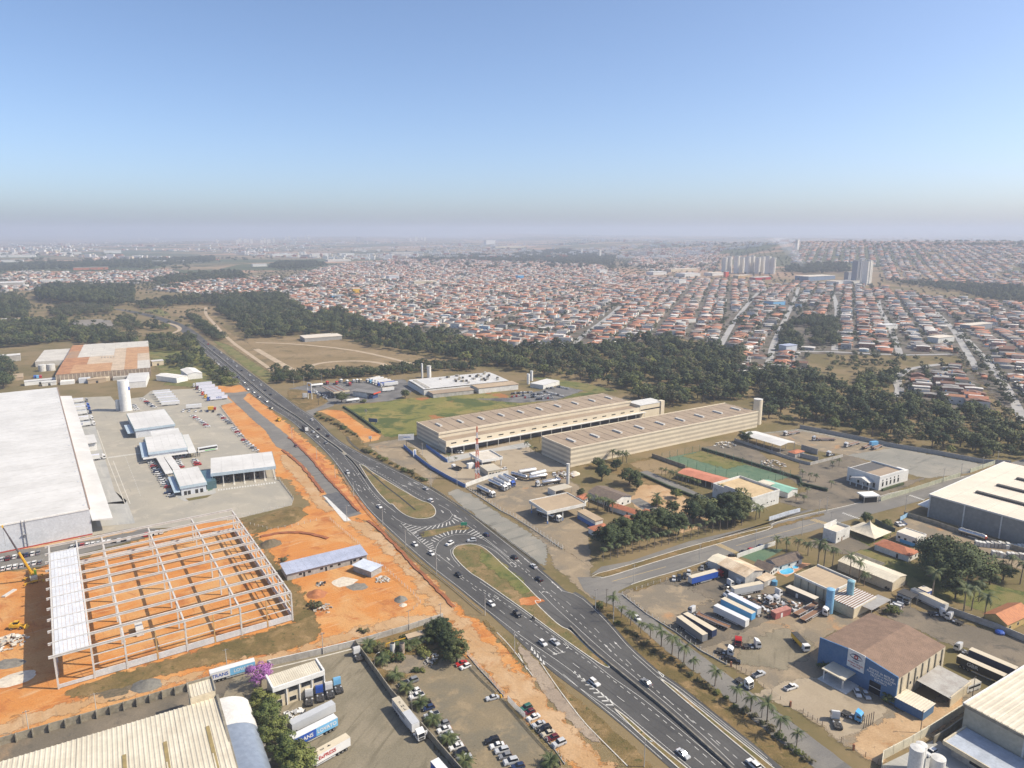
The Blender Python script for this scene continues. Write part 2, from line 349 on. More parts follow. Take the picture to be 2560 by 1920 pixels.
# ---- one terrain sheet to the horizon
def terrain():
 ys=[-400,-200,-60];y=0.0
 while y<26000:ys.append(y);y+=max(25,y*.045)
 rows=len(ys);ncol=90;V=np.zeros((rows,ncol,3))
 for j,yy in enumerate(ys):
  half=700+max(yy,0)*.98;xs=np.linspace(-half,half,ncol);V[j,:,0]=xs;V[j,:,1]=yy;V[j,:,2]=hgt(xs,np.full(ncol,yy))
 idx=np.arange(rows*ncol).reshape(rows,ncol)
 q=np.stack([idx[:-1,:-1],idx[:-1,1:],idx[1:,1:],idx[1:,:-1]],-1).reshape(-1,4)
 me=bpy.data.meshes.new('ground');me.from_pydata(V.reshape(-1,3).tolist(),[],q.tolist());me.polygons.foreach_set('use_smooth',[True]*len(q))
 m,nt,nd,lk,P=_new('ground_cover');pos=nd.new('ShaderNodeNewGeometry').outputs['Position']
 near=mix(nd,lk,ramp(nd,lk,noise(nd,lk,pos,.02,7),.42,.6),(.195,.148,.08),(.135,.112,.052))
 near=mix(nd,lk,ramp(nd,lk,noise(nd,lk,pos,.3,6,.7),.55,.72),near,(.24,.17,.095))
 vo=nd.new('ShaderNodeTexVoronoi');vo.inputs['Scale'].default_value=.0021;lk.new(pos,vo.inputs['Vector'])
 sep=nd.new('ShaderNodeSeparateColor');lk.new(vo.outputs['Color'],sep.inputs[0])
 far=mix(nd,lk,ramp(nd,lk,sep.outputs[0],.2,.8),(.26,.19,.12),(.075,.09,.045))
 far=mix(nd,lk,ramp(nd,lk,sep.outputs[1],.72,.76),far,(.34,.22,.15))
 far=mix(nd,lk,ramp(nd,lk,noise(nd,lk,pos,.004,7,.7),.50,.60),far,(.05,.065,.035))
 sx=nd.new('ShaderNodeSeparateXYZ');lk.new(pos,sx.inputs[0])
 col=mix(nd,lk,ramp(nd,lk,sx.outputs[1],1600,2900),near,far)
 lk.new(col,P.inputs['Base Color']);P.inputs['Roughness'].default_value=1;P.inputs['Specular IOR Level'].default_value=.1
 me.materials.append(m);struct('ground',me,None)
terrain()
# ---- left: logistics yard, earthworks, lower yards
yard=TE.ps([(430,850),(850,832),(905,900),(1000,850),(1100,838),(1160,790),(1470,775),(1640,752),(1790,880),(1690,905),(1800,1050),(1900,1180),(2000,1280),(2100,1380),(2112,1470)])+TA.ps([(1605,0),(1690,105),(1682,140),(1560,172),(1310,232),(1000,275),(800,285),(540,345),(-200,480),(-200,300),(560,0)])
soft('earthworks',TA.ps([(-250,545),(240,500),(420,470),(1330,180),(1480,300),(1780,150),(1850,120)])+TB.ps([(560,160),(640,205),(740,240),(830,320),(960,445),(1130,600),(1240,720),(1330,790),(1420,850),(1500,930),(1600,1050),(1690,1145)])+TC.ps([(330,1200),(430,1330),(560,1460),(700,1600),(800,1700),(560,1700),(420,1540),(300,1420),(150,1250),(0,1100)])+TB.ps([(1300,1010),(1170,800),(1080,830),(700,930),(480,995),(0,1110)])+TA.ps([(1150,1160),(560,1340),(0,1505),(-300,1590)]),ORANGE,.02,w=5,cell=1.6,relief=.1)
soft('earthworks_strip',TE.ps([(1470,780),(1700,745),(1880,745),(1900,800)])+ZM.ps([(0,640),(120,760),(330,930),(470,1060),(600,1230),(760,1450),(900,1600),(960,1659)])+TB.ps([(840,300),(720,240),(640,215),(520,225),(440,180),(330,60)])+TA.ps([(1660,0)])+TE.ps([(2115,1440),(2000,1290),(1880,1150),(1690,920),(1760,870)]),ORANGE,.03,w=5,cell=1.8,relief=.1)
soft('scraped_bank',ZM.ps([(0,660),(110,790),(300,960),(440,1090),(560,1240),(740,1470),(880,1610),(930,1700),(830,1690),(640,1470),(500,1330),(350,1150),(200,990),(60,860),(0,800)]),REDDIRT,.06,w=4,cell=1.6,relief=.06)
soft('grass_verge',ZM.ps([(-80,970),(60,1060),(150,1140),(240,1260),(360,1430),(460,1560),(540,1659),(420,1659),(300,1560),(180,1390),(60,1230),(-80,1090)]),TANTRACK,.15,w=4)
soft('roadside_green',TE.ps([(1050,450),(1300,420),(1520,420),(1600,540),(1830,745),(1500,760),(1280,750),(1180,560)]),MEADOW,.1,w=8,cell=2.5)
soft('site_track',TB.ps([(610,225),(740,245),(830,330),(960,460),(1130,620),(1230,740),(1320,830),(1420,930),(1560,1080),(1690,1150)])+TC.ps([(330,1210),(430,1340),(560,1470),(700,1610),(800,1700),(600,1700),(430,1530),(300,1400),(150,1230),(20,1090)])+TB.ps([(1320,990),(1190,810),(1080,700),(1000,570),(880,460),(740,330),(640,270)]),TANTRACK,.16,w=7,cell=1.8)
soft('site_track',TB.ps([(1180,800),(1080,820),(900,870),(700,900),(480,965),(200,1040),(0,1075)])+TA.ps([(1150,1130),(560,1300),(0,1470),(-250,1540),(-250,1500),(0,1400),(500,1260),(1000,1140)])+TB.ps([(0,1040),(300,980),(480,920),(700,850),(900,790),(1080,770)]),TANTRACK,.165,w=6,cell=1.8)
soft('dark_slope',TA.ps([(1400,250),(1560,190),(1720,150),(1775,200),(1700,250),(1480,310)]),DRYGRASS,.06,w=3,relief=.8)
soft('grass_slope',TA.ps([(350,1225),(720,1100),(1070,1005),(1380,910),(1690,820),(1640,620),(1480,380),(1380,220),(1440,250),(1600,480),(1760,660),(1850,870),(1800,940),(1600,1005),(1300,1050),(900,1140),(700,1215),(420,1260)]),DRYGRASS,.07,w=5,relief=.5)
soft('slope_fringe',TA.ps([(-200,500),(120,480),(240,505),(60,560),(-200,610)]),DRYGRASS,.05,w=3)
sheet('logistics_yard',yard,PAVE,.16)
sheet('dock_apron',TE.ps([(560,900),(680,890),(880,1560),(960,1659),(760,1659)])+TA.ps([(730,120),(780,250),(560,270)]),CONC,.165)
sheet('site_car_park',TA.ps([(-250,430),(0,412),(530,322),(800,272),(960,290),(830,335),(420,440),(240,500),(-250,560)]),ASPH2,.17,jit=.3)
soft('bare_verge',TA.ps([(-200,405),(240,360),(540,325),(800,282),(780,300),(540,345),(240,390),(-200,430)]),TANDIRT,.18,w=2)
for a_,w_ in((ZM.ps([(-60,950),(0,995),(150,1125),(240,1230),(320,1340),(410,1450)]),1.8),(ZM.ps([(0,800),(90,870),(240,1020),(350,1150),(440,1260),(570,1390),(700,1530),(820,1659)]),1.4),(TB.ps([(740,235),(850,330),(980,470),(1140,640),(1240,740)]),1.6),(TA.ps([(1500,330),(1640,300),(1780,310),(1900,340)]),2.0)):P_=resample(smooth_line(a_,2),2.2);struct('spoil_berm',kerb_mb([p+Vector((random.uniform(-.4,.4),random.uniform(-.4,.4)))for p in P_],w_,0,.55),REDBERM)
sheet('raw_service_road',TE.ps([(1720,805),(1800,805),(1880,795),(1930,800),(1900,815),(1870,850),(1990,960),(2120,1060),(2212,1135)])+ZM.ps([(85,872),(240,1030),(350,1160),(440,1270),(570,1390),(690,1520),(810,1659)])+TB.ps([(705,195),(600,222),(465,100)])+ZM.ps([(590,1610),(420,1430),(330,1310),(250,1205),(160,1105),(0,970)])+TE.ps([(2120,1220),(2040,1095),(1960,1030),(1880,955),(1790,870)]),ASPH2,.16,jit=.4)
sheet('raw_road_patch',TB.ps([(470,90),(560,70),(690,180),(600,215)]),mat('fresh_asphalt',(.075,.075,.08),(.11,.11,.11),s=.3),.165,jit=.4)
sheet('concrete_gutter',TB.ps([(478,92),(500,100),(640,235),(600,240)]),CONCL,.172)
soft('lower_lane',TA.ps([(-300,1560),(0,1510),(560,1345),(1150,1165),(1860,990)])+TB.ps([(480,1000),(660,955),(500,1010),(160,1090)])+TA.ps([(1400,1200),(1250,1260),(700,1420),(-300,1720)]),DARKGR,.06,w=2)
soft('truck_yard',TB.ps([(-40,1120),(150,1070),(480,1000),(662,950),(870,1240),(1240,1659),(1400,1850),(-300,1850),(-160,1400)]),OLIVE,.07,w=2)
soft('car_park',TB.ps([(690,965),(1060,960),(1230,1000),(1345,1050),(1540,1290),(1870,1659),(2050,1900),(1420,1870),(1240,1659),(870,1230)]),LOT,.08,w=2)
soft('planted_corner',TB.ps([(690,950),(1080,820),(1240,970),(1130,1060),(960,1130),(850,1180)]),DRYGRASS,.09,w=3)
soft('rubble_ground',ZB.ps([(1560,420),(1900,370),(2150,350),(2212,480),(2000,560),(1750,600)]),BROWNGR,.10,w=2,relief=.5)
# ---- right of the highway
soft('frontage_gravel',ZM.ps([(930,880),(1330,800),(1480,920),(1330,900),(1640,1180),(2040,1360)])+ZK.ps([(830,700),(1060,860),(1400,1060),(1970,1450),(2212,1560)])+TC.ps([(560,400),(650,480),(640,560),(780,640),(700,740),(560,610),(430,500),(380,380),(300,300),(0,60),(-200,-80)])+ZM.ps([(1640,1360),(1350,1180),(1100,1020),(980,950)]),BROWNGR,.03,w=4)
soft('gravel_lane',ZK.ps([(640,790),(760,750),(900,800),(1200,1010),(1500,1200),(1780,1390),(1780,1560),(1760,1640),(1560,1530),(1300,1330),(1000,1090),(780,920)]),GREYGR,.05,w=3)
soft('orange_lot',ZM.ps([(350,500),(450,480),(620,490),(760,590),(920,700),(1070,780),(1040,830),(870,860),(800,760),(690,690),(560,590),(430,530)]),ORANGE,.04,w=3)
soft('field',ZM.ps([(640,440),(1000,400),(1400,345),(1600,340),(2212,300),(2400,260)])+TG.ps([(0,290),(340,270),(640,240),(820,240)])+TG.ps([(700,250),(100,340)])+ZM.ps([(2212,500),(1510,620),(1500,790),(1120,790),(1060,740),(850,590)]),GREENGRASS,.03,w=3,cell=2)
soft('verge_scrub',ZM.ps([(300,520),(430,530),(560,600),(700,700),(800,790),(860,870),(1000,980),(1250,1110),(1500,1220),(1640,1340),(1450,1270),(1250,1170),(1050,1070),(830,950),(700,860),(660,780),(520,650),(350,590)]),DRYGRASS,.06,w=3)
soft('gate_yard',ZK.ps([(150,150),(300,140),(620,360),(900,320),(1500,170),(1620,300),(2060,510),(1760,560),(1100,600),(850,690),(520,560)]),PAVE2,.05,w=1.5)
sheet('loading_apron',ZK.ps([(590,390),(900,330),(1560,210),(1620,260),(1100,330),(650,450)]),CONC,.07)
soft('tanker_yard',ZK.ps([(860,720),(1110,620),(1650,520),(2000,620),(2212,760),(2300,1659),(1980,1440),(1050,870)]),BROWNGR,.06,w=2)
soft('gated_ground',TG.ps([(420,820),(620,800),(980,960),(1100,1140),(1500,1150),(1560,1100),(1300,1000),(1200,960),(1000,860),(1280,820),(1080,740),(880,800)]),DRYGRASS,.04,w=3)
soft('garden_soil',TG.ps([(980,960),(1180,960),(1330,1060),(1560,1150),(1600,1260),(1300,1330),(1000,1180),(900,1080)]),TANDIRT,.05,w=2)
sheet('garden_drive',TG.ps([(900,1080),(980,1060),(1220,1190),(1160,1200),(1000,1150)]),ASPH2,.07)
sheet('club_path',TG.ps([(980,860),(1040,850),(1560,1080),(1500,1100),(1100,940)]),ASPH2,.08)
soft('tan_lawn',TG.ps([(900,800),(1080,760),(1290,830),(1180,880),(1020,860)]),TANFIELD,.07,w=2)
PITCH_M=gmat('pitch_turf',(.115,.185,.115),[((.15,.21,.13),.04,.42,.6),((.09,.16,.10),.2,.5,.7)],bump=.05,fine=.1)
sheet('sports_pitch',TG.ps([(1150,760),(1440,700),(2130,900),(1900,960),(1560,880)]),PITCH_M,.06)
soft('worn_pitch',TG.ps([(1300,740),(1450,700),(1800,800),(1650,840)]),MEADOW,.08,w=5)
soft('club_yard',TG.ps([(1440,680),(1720,620),(2212,700),(2212,880),(2130,890)])+TH.ps([(120,660),(570,810),(850,720),(1350,920),(1480,900),(1340,960),(1090,1060),(880,1130),(540,1150),(300,1080),(560,1000),(300,850),(0,740)]),DARKGR,.035,w=3,cell=2)
soft('upper_yard',TH.ps([(200,560),(480,530),(960,620),(1200,670),(1900,800),(1960,800),(1780,870),(1480,910),(1340,880),(1050,780),(850,730),(620,700),(440,640)]),GREYGR,.045,w=2,cell=2)
soft('brown_yard',TH.ps([(200,570),(470,540),(960,630),(1180,680),(850,730),(620,700),(440,640)]),BROWNGR,.055,w=3,cell=2)
soft('brown_lot',TC.ps([(800,650),(900,620),(1330,480),(1620,560),(1760,640),(1960,690),(1982,760),(1700,870),(1560,900),(1400,970),(1330,1000),(1130,870),(960,770)]),DARKGR,.04,w=2.5)
soft('pale_lot',TC.ps([(830,660),(1000,600),(1200,610),(1330,700),(1150,780),(1100,850),(960,770)]),BROWNGR,.05,w=6)  # lighter brown gravel over part of the dark lot
soft('workshop_yard',TD.ps([(-20,985),(170,900),(330,830),(520,730),(760,780),(1000,770),(700,900),(660,1010),(1110,1320),(1240,1370),(1260,1300),(1480,1160),(1590,1210),(1500,1320),(1330,1480),(1080,1570),(1010,1640),(770,1500),(480,1290),(290,1150),(60,1020)]),BROWNGR,.04,w=2)
soft('workshop_grey',TD.ps([(180,950),(480,840),(640,960),(560,1040),(420,1100),(220,1060)]),OLIVE,.05,w=5)
soft('workshop_forecourt',TD.ps([(300,1240),(480,1160),(700,1130),(1000,1290),(1070,1330),(930,1420),(780,1500),(560,1330)]),PAVE2,.055,w=3)
soft('earthy_corner',TD.ps([(1240,1300),(1480,1240),(1520,1310),(1330,1420),(1080,1560),(1000,1630),(830,1520),(960,1420)]),TANDIRT,.05,w=4)
soft('back_yard',TD.ps([(980,760),(1060,720),(1180,730),(1843,930),(1950,980),(1950,1160),(1830,1120),(1500,960),(1450,960)]),DARKGR,.04,w=2)
soft('lawn',TD.ps([(840,300),(980,240),(1110,300),(1060,330),(920,390),(1000,430),(1240,480),(1300,560),(1640,600),(1843,640),(1950,700),(1843,850),(1500,720),(1200,640),(1130,540),(860,420)]),MEADOW,.04,w=3)
soft('paved_plot',TD.ps([(560,370),(700,330),(860,330),(960,390),(860,420),(800,430),(640,390)]),DARKGR,.05,w=2)
soft('tank_yard',TD.ps([(1100,240),(1200,220),(1330,260),(1843,410),(2000,520),(1843,520),(1640,470),(1420,370),(1280,330)]),BROWNGR,.05,w=2)
sheet('pool_lawn',TC.ps([(1500,440),(1640,395),(1750,400),(1610,480)]),PITCH_M,.06)
sheet('corner_yard',TD.ps([(1030,1640),(1340,1490),(1500,1600),(1700,1760),(1000,1800)]),CONC,.05)
# ---- avenue, frontage road
avenue=sheet('avenue',TC.ps([(560,560),(640,560),(760,548),(900,503),(1100,442),(1300,386),(1500,327),(1700,272)])+TH.ps([(250,1258),(500,1192),(800,1130),(1000,1080),(1180,1020),(1500,952),(1750,890),(1860,870),(2000,815),(2300,740),(2300,790),(2100,832),(1800,925),(1500,1052),(1420,1082),(1200,1142),(1050,1182),(750,1262),(560,1322),(300,1382)])+TC.ps([(1600,382),(1450,427),(1330,462),(1150,522),(950,578),(870,606),(800,640),(740,720),(600,640)]),ASPH2,.075)
sheet('service_lane',TC.ps([(640,545),(700,500),(860,470),(1200,355),(1480,290),(1700,240)])+TH.ps([(250,1215),(500,1160),(560,1150),(620,1150),(300,1235)])+TC.ps([(1480,312),(1200,385),(860,495),(720,540)]),ASPH2,.068)
soft('avenue_verge',TC.ps([(640,560),(660,540),(860,492),(1200,385),(1480,310),(1982,190),(1982,203),(1500,330),(1200,415),(900,505),(740,555)]),DRYGRASS,.09,w=1.5)
sheet('frontage_road',TC.ps([(600,600),(740,640),(820,655),(950,765),(1100,880),(1300,1030),(1450,1140),(1700,1325),(1982,1535),(2300,1780),(2200,1850),(1982,1700),(1700,1490),(1500,1325),(1300,1155),(1050,965),(900,832),(760,720),(640,680)]),ASPH2,.072,jit=.15)
soft('palm_verge',TC.ps([(640,670),(760,725),(900,838),(1050,970),(1300,1160),(1500,1330),(1700,1495),(1982,1705),(1982,1790),(1740,1655),(1600,1545),(1450,1425),(1300,1305),(1150,1185),(1040,1115),(960,1045),(860,955),(780,855),(690,750)]),DRYGRASS,.06,w=2,relief=.2)
soft('lot_verge',TC.ps([(880,620),(960,590),(1330,480),(1300,510),(1100,570),(900,640)]),DRYGRASS,.085,w=2)
# ---- highway
HL=TE.px((880,164),(1000,187),(1130,217),(1250,257),(1380,322),(1460,397),(1530,462),(1660,577),(1800,702),(1940,822),(2050,912))+ZM.px((0,585),(120,690),(330,870),(470,1010),(590,1160),(700,1330),(800,1480),(940,1659))+TB.px((830,265),(960,385),(1070,480),(1150,545),(1250,620),(1370,720),(1440,775))+TC.px((120,832),(200,902),(255,960),(340,1040),(420,1110),(520,1185),(610,1250),(740,1352),(860,1452),(980,1560),(1100,1665),(1300,1840))
HR=TE.px((890,158),(1050,180),(1230,220),(1400,275),(1520,345),(1600,420),(1700,490),(1800,560),(1950,670),(2100,780))+ZM.px((0,365),(150,475),(290,555),(400,660),(520,780),(640,870),(760,940),(900,1010),(1070,1090),(1250,1180),(1450,1280),(1640,1380),(1850,1510),(2080,1659))+TB.px((1450,285),(1560,370),(1680,470),(1800,570),(1900,660))+TC.px((560,640),(690,755),(780,850),(860,950),(960,1040),(1040,1110),(1150,1180),(1300,1300),(1450,1420),(1600,1540),(1740,1659),(1960,1850))
wl_=smooth_line([G(*p)for p in HL],1);wr_=smooth_line([G(*p)for p in HR],1)
highway=sheet('highway',wl_+wr_[::-1],ASPH,.10)
sheet('station_slip_road',ZM.ps([(205,500),(300,470),(400,430),(460,390),(440,350),(560,370),(520,440),(330,500),(290,560)]),ASPH2,.09)
def line(pts,w=.16,z=.118,m=None,name='edge_line'):
 P=resample(smooth_line(pts,2),6.0);part(highway,name,strip_mb(P,w,z),m or LINEW)
UNIT=MB().add([(-.5,-.5,0),(.5,-.5,0),(.5,.5,0),(-.5,.5,0)],[(0,1,2,3)]).mesh('lane_dash',LINEW)
def dashes(pts,dl,gap,w=.16,z=.118,parent=None,mt=None):
 P=resample(smooth_line(pts,2),dl+gap)
 for a,b in zip(P,P[1:]):
  t=(b-a).normalized();c=a+t*dl/2
  o=_link('lane_dash',UNIT,(c.x,c.y,z),math.atan2(t.y,t.x),parent or highway);o.scale=(dl,w,1)
  if mt:o.material_slots[0].link='OBJECT';o.material_slots[0].material=mt
ARROW=MB().add([(-2.6,-.1,0),(.9,-.1,0),(.9,.1,0),(-2.6,.1,0),(.9,-.42,0),(2.6,0,0),(.9,.42,0)],[(0,1,2,3),(4,5,6)]).mesh('lane_arrow',LINEW)
TURN=MB().add([(-2.2,-.1,0),(.7,-.1,0),(.7,.1,0),(-2.2,.1,0),(.6,.1,0),(1.1,0,0),(1.3,.55,0),(1.0,.6,0),(.75,.75,0),(1.25,1.5,0),(1.6,.45,0)],[(0,1,2,3),(4,5,6,7),(8,10,9)]).mesh('turn_arrow',LINEW)
def arrow(t,p,q,me=ARROW,flip=False,k=1.0):
 a,b=t(*p),t(*q);o=_link(me.name.split('.')[0],me,(*((a+b)/2).xy,.119),ang(a,b),highway);o.scale=(k,-k if flip else k,1)
# edge lines
inner_l=ZM.ps([(0,492),(200,650),(400,820),(560,930),(640,1000),(720,1070),(780,1140),(840,1230),(910,1340),(980,1440),(1080,1540),(1170,1610),(1240,1665)])
far_med=TE.ps([(890,161),(1050,186),(1240,240),(1400,300),(1490,370),(1570,450),(1680,540),(1800,640),(1940,755),(2100,880)])
line(TE.ps([(1540,462),(1670,577),(1810,702),(1950,822),(2060,912)])+ZM.ps([(20,590),(140,690),(350,870),(490,1010),(610,1160),(720,1330),(820,1480),(960,1659)])+TB.ps([(845,265),(975,385),(1085,480),(1165,545),(1265,620),(1385,720)])+TC.ps([(70,772),(210,880),(330,965),(460,1050),(620,1172),(790,1302),(900,1398),(1100,1562),(1300,1735)]))
line(TE.ps([(1640,440),(1720,497),(1815,566),(1960,675),(2110,787)])+ZM.ps([(10,385),(140,480),(280,560),(390,670),(510,790),(630,880),(750,950),(890,1020),(1060,1100),(1240,1190),(1440,1290),(1630,1390),(1840,1520),(2070,1665)])+TB.ps([(1440,292),(1550,378),(1670,478),(1790,578),(1890,668)])+TC.ps([(550,648),(680,765),(770,862),(850,960),(950,1050),(1030,1120),(1140,1190),(1290,1310),(1440,1430),(1590,1550),(1730,1668)]))
line(TE.ps([(1560,452),(1670,545),(1790,650),(1930,765),(2090,890)])+inner_l[1:6]+inner_l[6:])
line(TE.ps([(1590,448),(1700,535),(1820,632),(1960,745),(2110,868)])+ZM.ps([(220,632),(420,800),(580,905),(700,1010),(790,1072),(900,1135),(1050,1215),(1200,1315),(1350,1415),(1480,1505),(1600,1575),(1660,1600)]))
line(TC.ps([(0,588),(120,668),(250,758),(400,868),(560,983),(640,1038),(760,1140),(900,1232),(1050,1352),(1200,1477),(1450,1690)]))
line(TC.ps([(340,640),(420,725),(560,850),(700,980),(900,1145),(1070,1285),(1230,1425),(1390,1570),(1500,1680)]))
line(TC.ps([(880,1010),(960,1080),(1030,1145),(1200,1282),(1400,1450),(1640,1659),(1800,1790)]))
line(TC.ps([(1030,1135),(1120,1195),(1300,1332),(1500,1490),(1700,1659)]))
line(TC.ps([(370,1045),(460,1112),(600,1222),(740,1310),(860,1412),(1000,1535),(1140,1659)]))
line(TC.ps([(480,1120),(610,1232),(740,1338),(860,1440),(980,1548),(1100,1655)]))
# lane dashes
for P in(ZM.ps([(0,540),(120,650),(330,820),(480,950),(600,1080),(660,1160),(760,1310),(860,1440),(960,1550),(1050,1640)])+TB.ps([(760,110),(880,230),(1000,330),(1120,440),(1240,540),(1360,640),(1440,700),(1540,790)])+TC.ps([(240,845),(400,955),(580,1090),(710,1190),(850,1290),(990,1400),(1140,1525),(1310,1660),(1450,1780)]),
          ZM.ps([(60,430),(180,530),(300,640),(480,800),(600,880),(760,970),(940,1060),(1130,1150),(1300,1260),(1450,1350),(1620,1450),(1800,1560),(1960,1650)])+TB.ps([(1330,250),(1420,320),(1530,410),(1640,505),(1750,600),(1850,690)])+TC.ps([(490,690),(570,765),(650,845),(740,935),(830,1025),(935,1130),(1050,1240),(1185,1360),(1330,1490),(1490,1630),(1600,1720)]),
          TE.ps([(1560,478),(1680,580),(1820,690),(1960,800),(2090,910)]),TE.ps([(1640,455),(1740,525),(1860,620),(2000,725),(2140,835)])):
 dashes(P,3.6,7.6)
for P in(TC.ps([(20,635),(180,735),(380,875),(560,1000),(700,1105),(900,1258),(1100,1422),(1300,1592),(1420,1700)]),TC.ps([(160,440),(300,560),(440,700),(560,810),(640,880),(760,990),(860,1080),(1000,1200),(1130,1310),(1300,1450),(1500,1620),(1600,1710)]),
          TC.ps([(200,890),(300,965),(400,1040)]),TB.ps([(1280,560),(1400,645),(1500,720)]),ZM.ps([(860,1100),(1000,1180),(1150,1260),(1300,1340),(1450,1430),(1600,1520)]),ZM.ps([(650,1020),(720,1120),(800,1230),(900,1370),(1000,1490),(1090,1580)])):
 dashes(P,1.7,1.7,w=.2)
for t,p,q,me,fl in((TC,(455,625),(400,575),ARROW,0),(TC,(470,640),(445,615),ARROW,0),(TC,(400,655),(360,640),TURN,0),(TC,(810,970),(775,935),ARROW,0),(TC,(750,985),(725,955),ARROW,0),(TC,(395,975),(435,1005),ARROW,0),(TC,(440,965),(480,995),ARROW,0),(TC,(490,940),(520,970),TURN,1),(TC,(85,665),(115,685),TURN,1),(TC,(190,480),(220,505),TURN,1),
                       (TB,(1860,995),(1815,1005),ARROW,0),(ZM,(840,1380),(810,1350),ARROW,0),(ZM,(800,1390),(820,1420),ARROW,0),(ZM,(870,1380),(890,1410),ARROW,0),(ZM,(930,1375),(955,1400),TURN,1),(ZM,(690,1225),(705,1250),ARROW,0),(ZM,(750,1215),(770,1240),ARROW,0),(ZM,(805,1210),(830,1230),TURN,1),(ZM,(1490,1340),(1450,1320),ARROW,0),(ZM,(1420,1355),(1385,1335),ARROW,0),(ZM,(1000,1160),(975,1150),TURN,0),(ZM,(1050,1150),(1025,1138),ARROW,0),(ZM,(1370,1370),(1340,1350),TURN,0),(ZK,(1490,1610),(1450,1570),ARROW,0),(ZK,(1570,1590),(1525,1550),ARROW,0),(ZK,(1420,1620),(1380,1595),TURN,0),(ZK,(240,710),(205,690),ARROW,0),(ZK,(310,700),(265,680),ARROW,0),(ZK,(160,725),(135,710),TURN,0)):
 arrow(t,p,q,me,fl)
# chevrons between main lanes and the exit lane
for i in range(9):
 k=i/8;x,y=545+205*k,1108+175*k;s=.35+.65*k
 a=TC(x-25*s,y+14*s);b=TC(x+22*s,y+14*s);c=TC(x-4*s,y-16*s)
 mb=MB()
 for p,q in((c,b),(a,b)):mb=strip_mb([Vector(p.xy),Vector(q.xy)],.55*(.5+.5*s),.121,mb)
 part(highway,'chevron',mb,LINEW)
for i in range(5):
 x,y=300+17*i,975+20*i;part(highway,'yield_mark',MB().add([(*TC(x-8,y+6).xy,.12),(*TC(x+8,y+12).xy,.12),(*TC(x-3,y-18).xy,.12)],[(0,1,2)]),LINEW)
def yields(t,c,k):
 mb=MB();x,y=c
 P=[Vector(t(x+a*k,y+b*k).xy)for a,b in((-10,-12),(12,4),(8,12),(-10,-12))]
 for p,q in zip(P,P[1:]):mb=strip_mb([p,q],.28,.12,mb)
 part(highway,'yield_triangle',mb,LINEW)
for t,c,k in((ZK,(578,1010),1.4),(ZK,(645,1555),1.6),(TC,(1040,1120),1.6),(TC,(420,960),.01)):yields(t,c,k)
# ---- islands and medians: raised grass with kerbs
def island(name,pts,mt,kerb=True,z=.22,w=.35,label=None):
 P=smooth_line(pts+pts[:1],2)[:-1]
 o=sheet(name,P,mt,z,label=label)
 if kerb:part(o,'kerb',kerb_mb(P+P[:2],w,.1,z+.03),KERB)
 return o
GRASS_I=gmat('verge_grass',(.225,.165,.075),[((.155,.14,.055),.12,.42,.6),((.32,.22,.11),.09,.52,.66),((.10,.105,.035),.5,.57,.68)],bump=.6,bs=2.2,fine=.25)
island('traffic_island',ZM.ps([(822,1112),(880,1125),(960,1195),(1080,1268),(1230,1358),(1400,1458),(1550,1540)])+ZK.ps([(420,905),(480,950),(508,1005),(495,1055),(440,1085),(330,1098),(230,1085),(140,1045),(60,985),(0,915)])+ZM.ps([(1180,1580),(1080,1480),(1000,1385),(930,1290)]),GRASS_I)
island('teardrop_island',ZK.ps([(705,1455),(740,1410),(810,1395),(900,1385),(1010,1400),(1090,1450),(1180,1530),(1290,1640)])+TB.ps([(1630,590),(1700,665),(1745,705)])+TC.ps([(300,690),(400,790),(470,850),(520,865),(640,990),(760,1082),(720,1082),(600,1000),(450,895),(330,805),(220,725),(100,640),(0,570)])+TB.ps([(1330,540),(1265,480),(1225,430)]),GRASS_I)
o_=sheet('ghost_island',ZK.ps([(330,1270),(350,1240),(600,1200),(800,1160),(900,1200),(870,1220),(700,1225),(480,1290),(350,1310)]),GRASS_I,.13)
island('separator',TC.ps([(765,1312),(850,1372),(1000,1508),(1200,1668),(1320,1770),(1230,1740),(1080,1605),(900,1450)]),GRASS_I)
island('separator',TC.ps([(1035,1147),(1085,1172),(1200,1268),(1400,1430),(1600,1588),(1800,1750),(1720,1740),(1620,1640),(1450,1500),(1300,1372),(1150,1248)]),GRASS_I)
soft('red_patch',TC.ps([(230,690),(330,670),(370,700),(300,730),(240,720)]),REDDIRT,.235,w=2,cell=.6)
soft('bushy_patch',TC.ps([(0,400),(120,470),(220,560),(300,650),(240,660),(120,560),(0,470)]),MEADOW,.235,w=3,cell=.8)
GUARD=mat('concrete_barrier',(.22,.20,.165),(.13,.12,.10),s=.5)
part(highway,'median_barrier',kerb_mb(resample(smooth_line(TC.ps([(520,852),(640,980),(760,1077),(900,1190),(1050,1312),(1200,1445),(1360,1590),(1500,1715)]),2),5),.55,.1,.95),GUARD)
part(highway,'median_barrier',kerb_mb(resample(smooth_line(TE.ps([(1500,385),(1580,450),(1690,538),(1810,640),(1950,755),(2100,880)])+ZM.ps([(100,560),(210,644),(410,812),(570,916),(660,1000)]),2),6),.6,.1,.95),GUARD)
part(highway,'median_strip',strip_mb(resample(smooth_line(TE.ps([(1500,385),(1580,450),(1690,538),(1810,640),(1950,755),(2100,880)])+ZM.ps([(100,560),(210,644),(410,812),(570,916),(680,1010)]),2),6),2.2,.125),CONCD)
part(highway,'median_wall',kerb_mb(resample(smooth_line(ZM.ps([(670,1010),(740,1070),(800,1140),(850,1210),(920,1300)]),2),4),.5,.1,.95),GUARD)
part(highway,'drain_channel',strip_mb(resample(ZM.ps([(830,1120),(960,1220),(1130,1370),(1300,1500),(1480,1650)]),5),.9,.24),DARK)
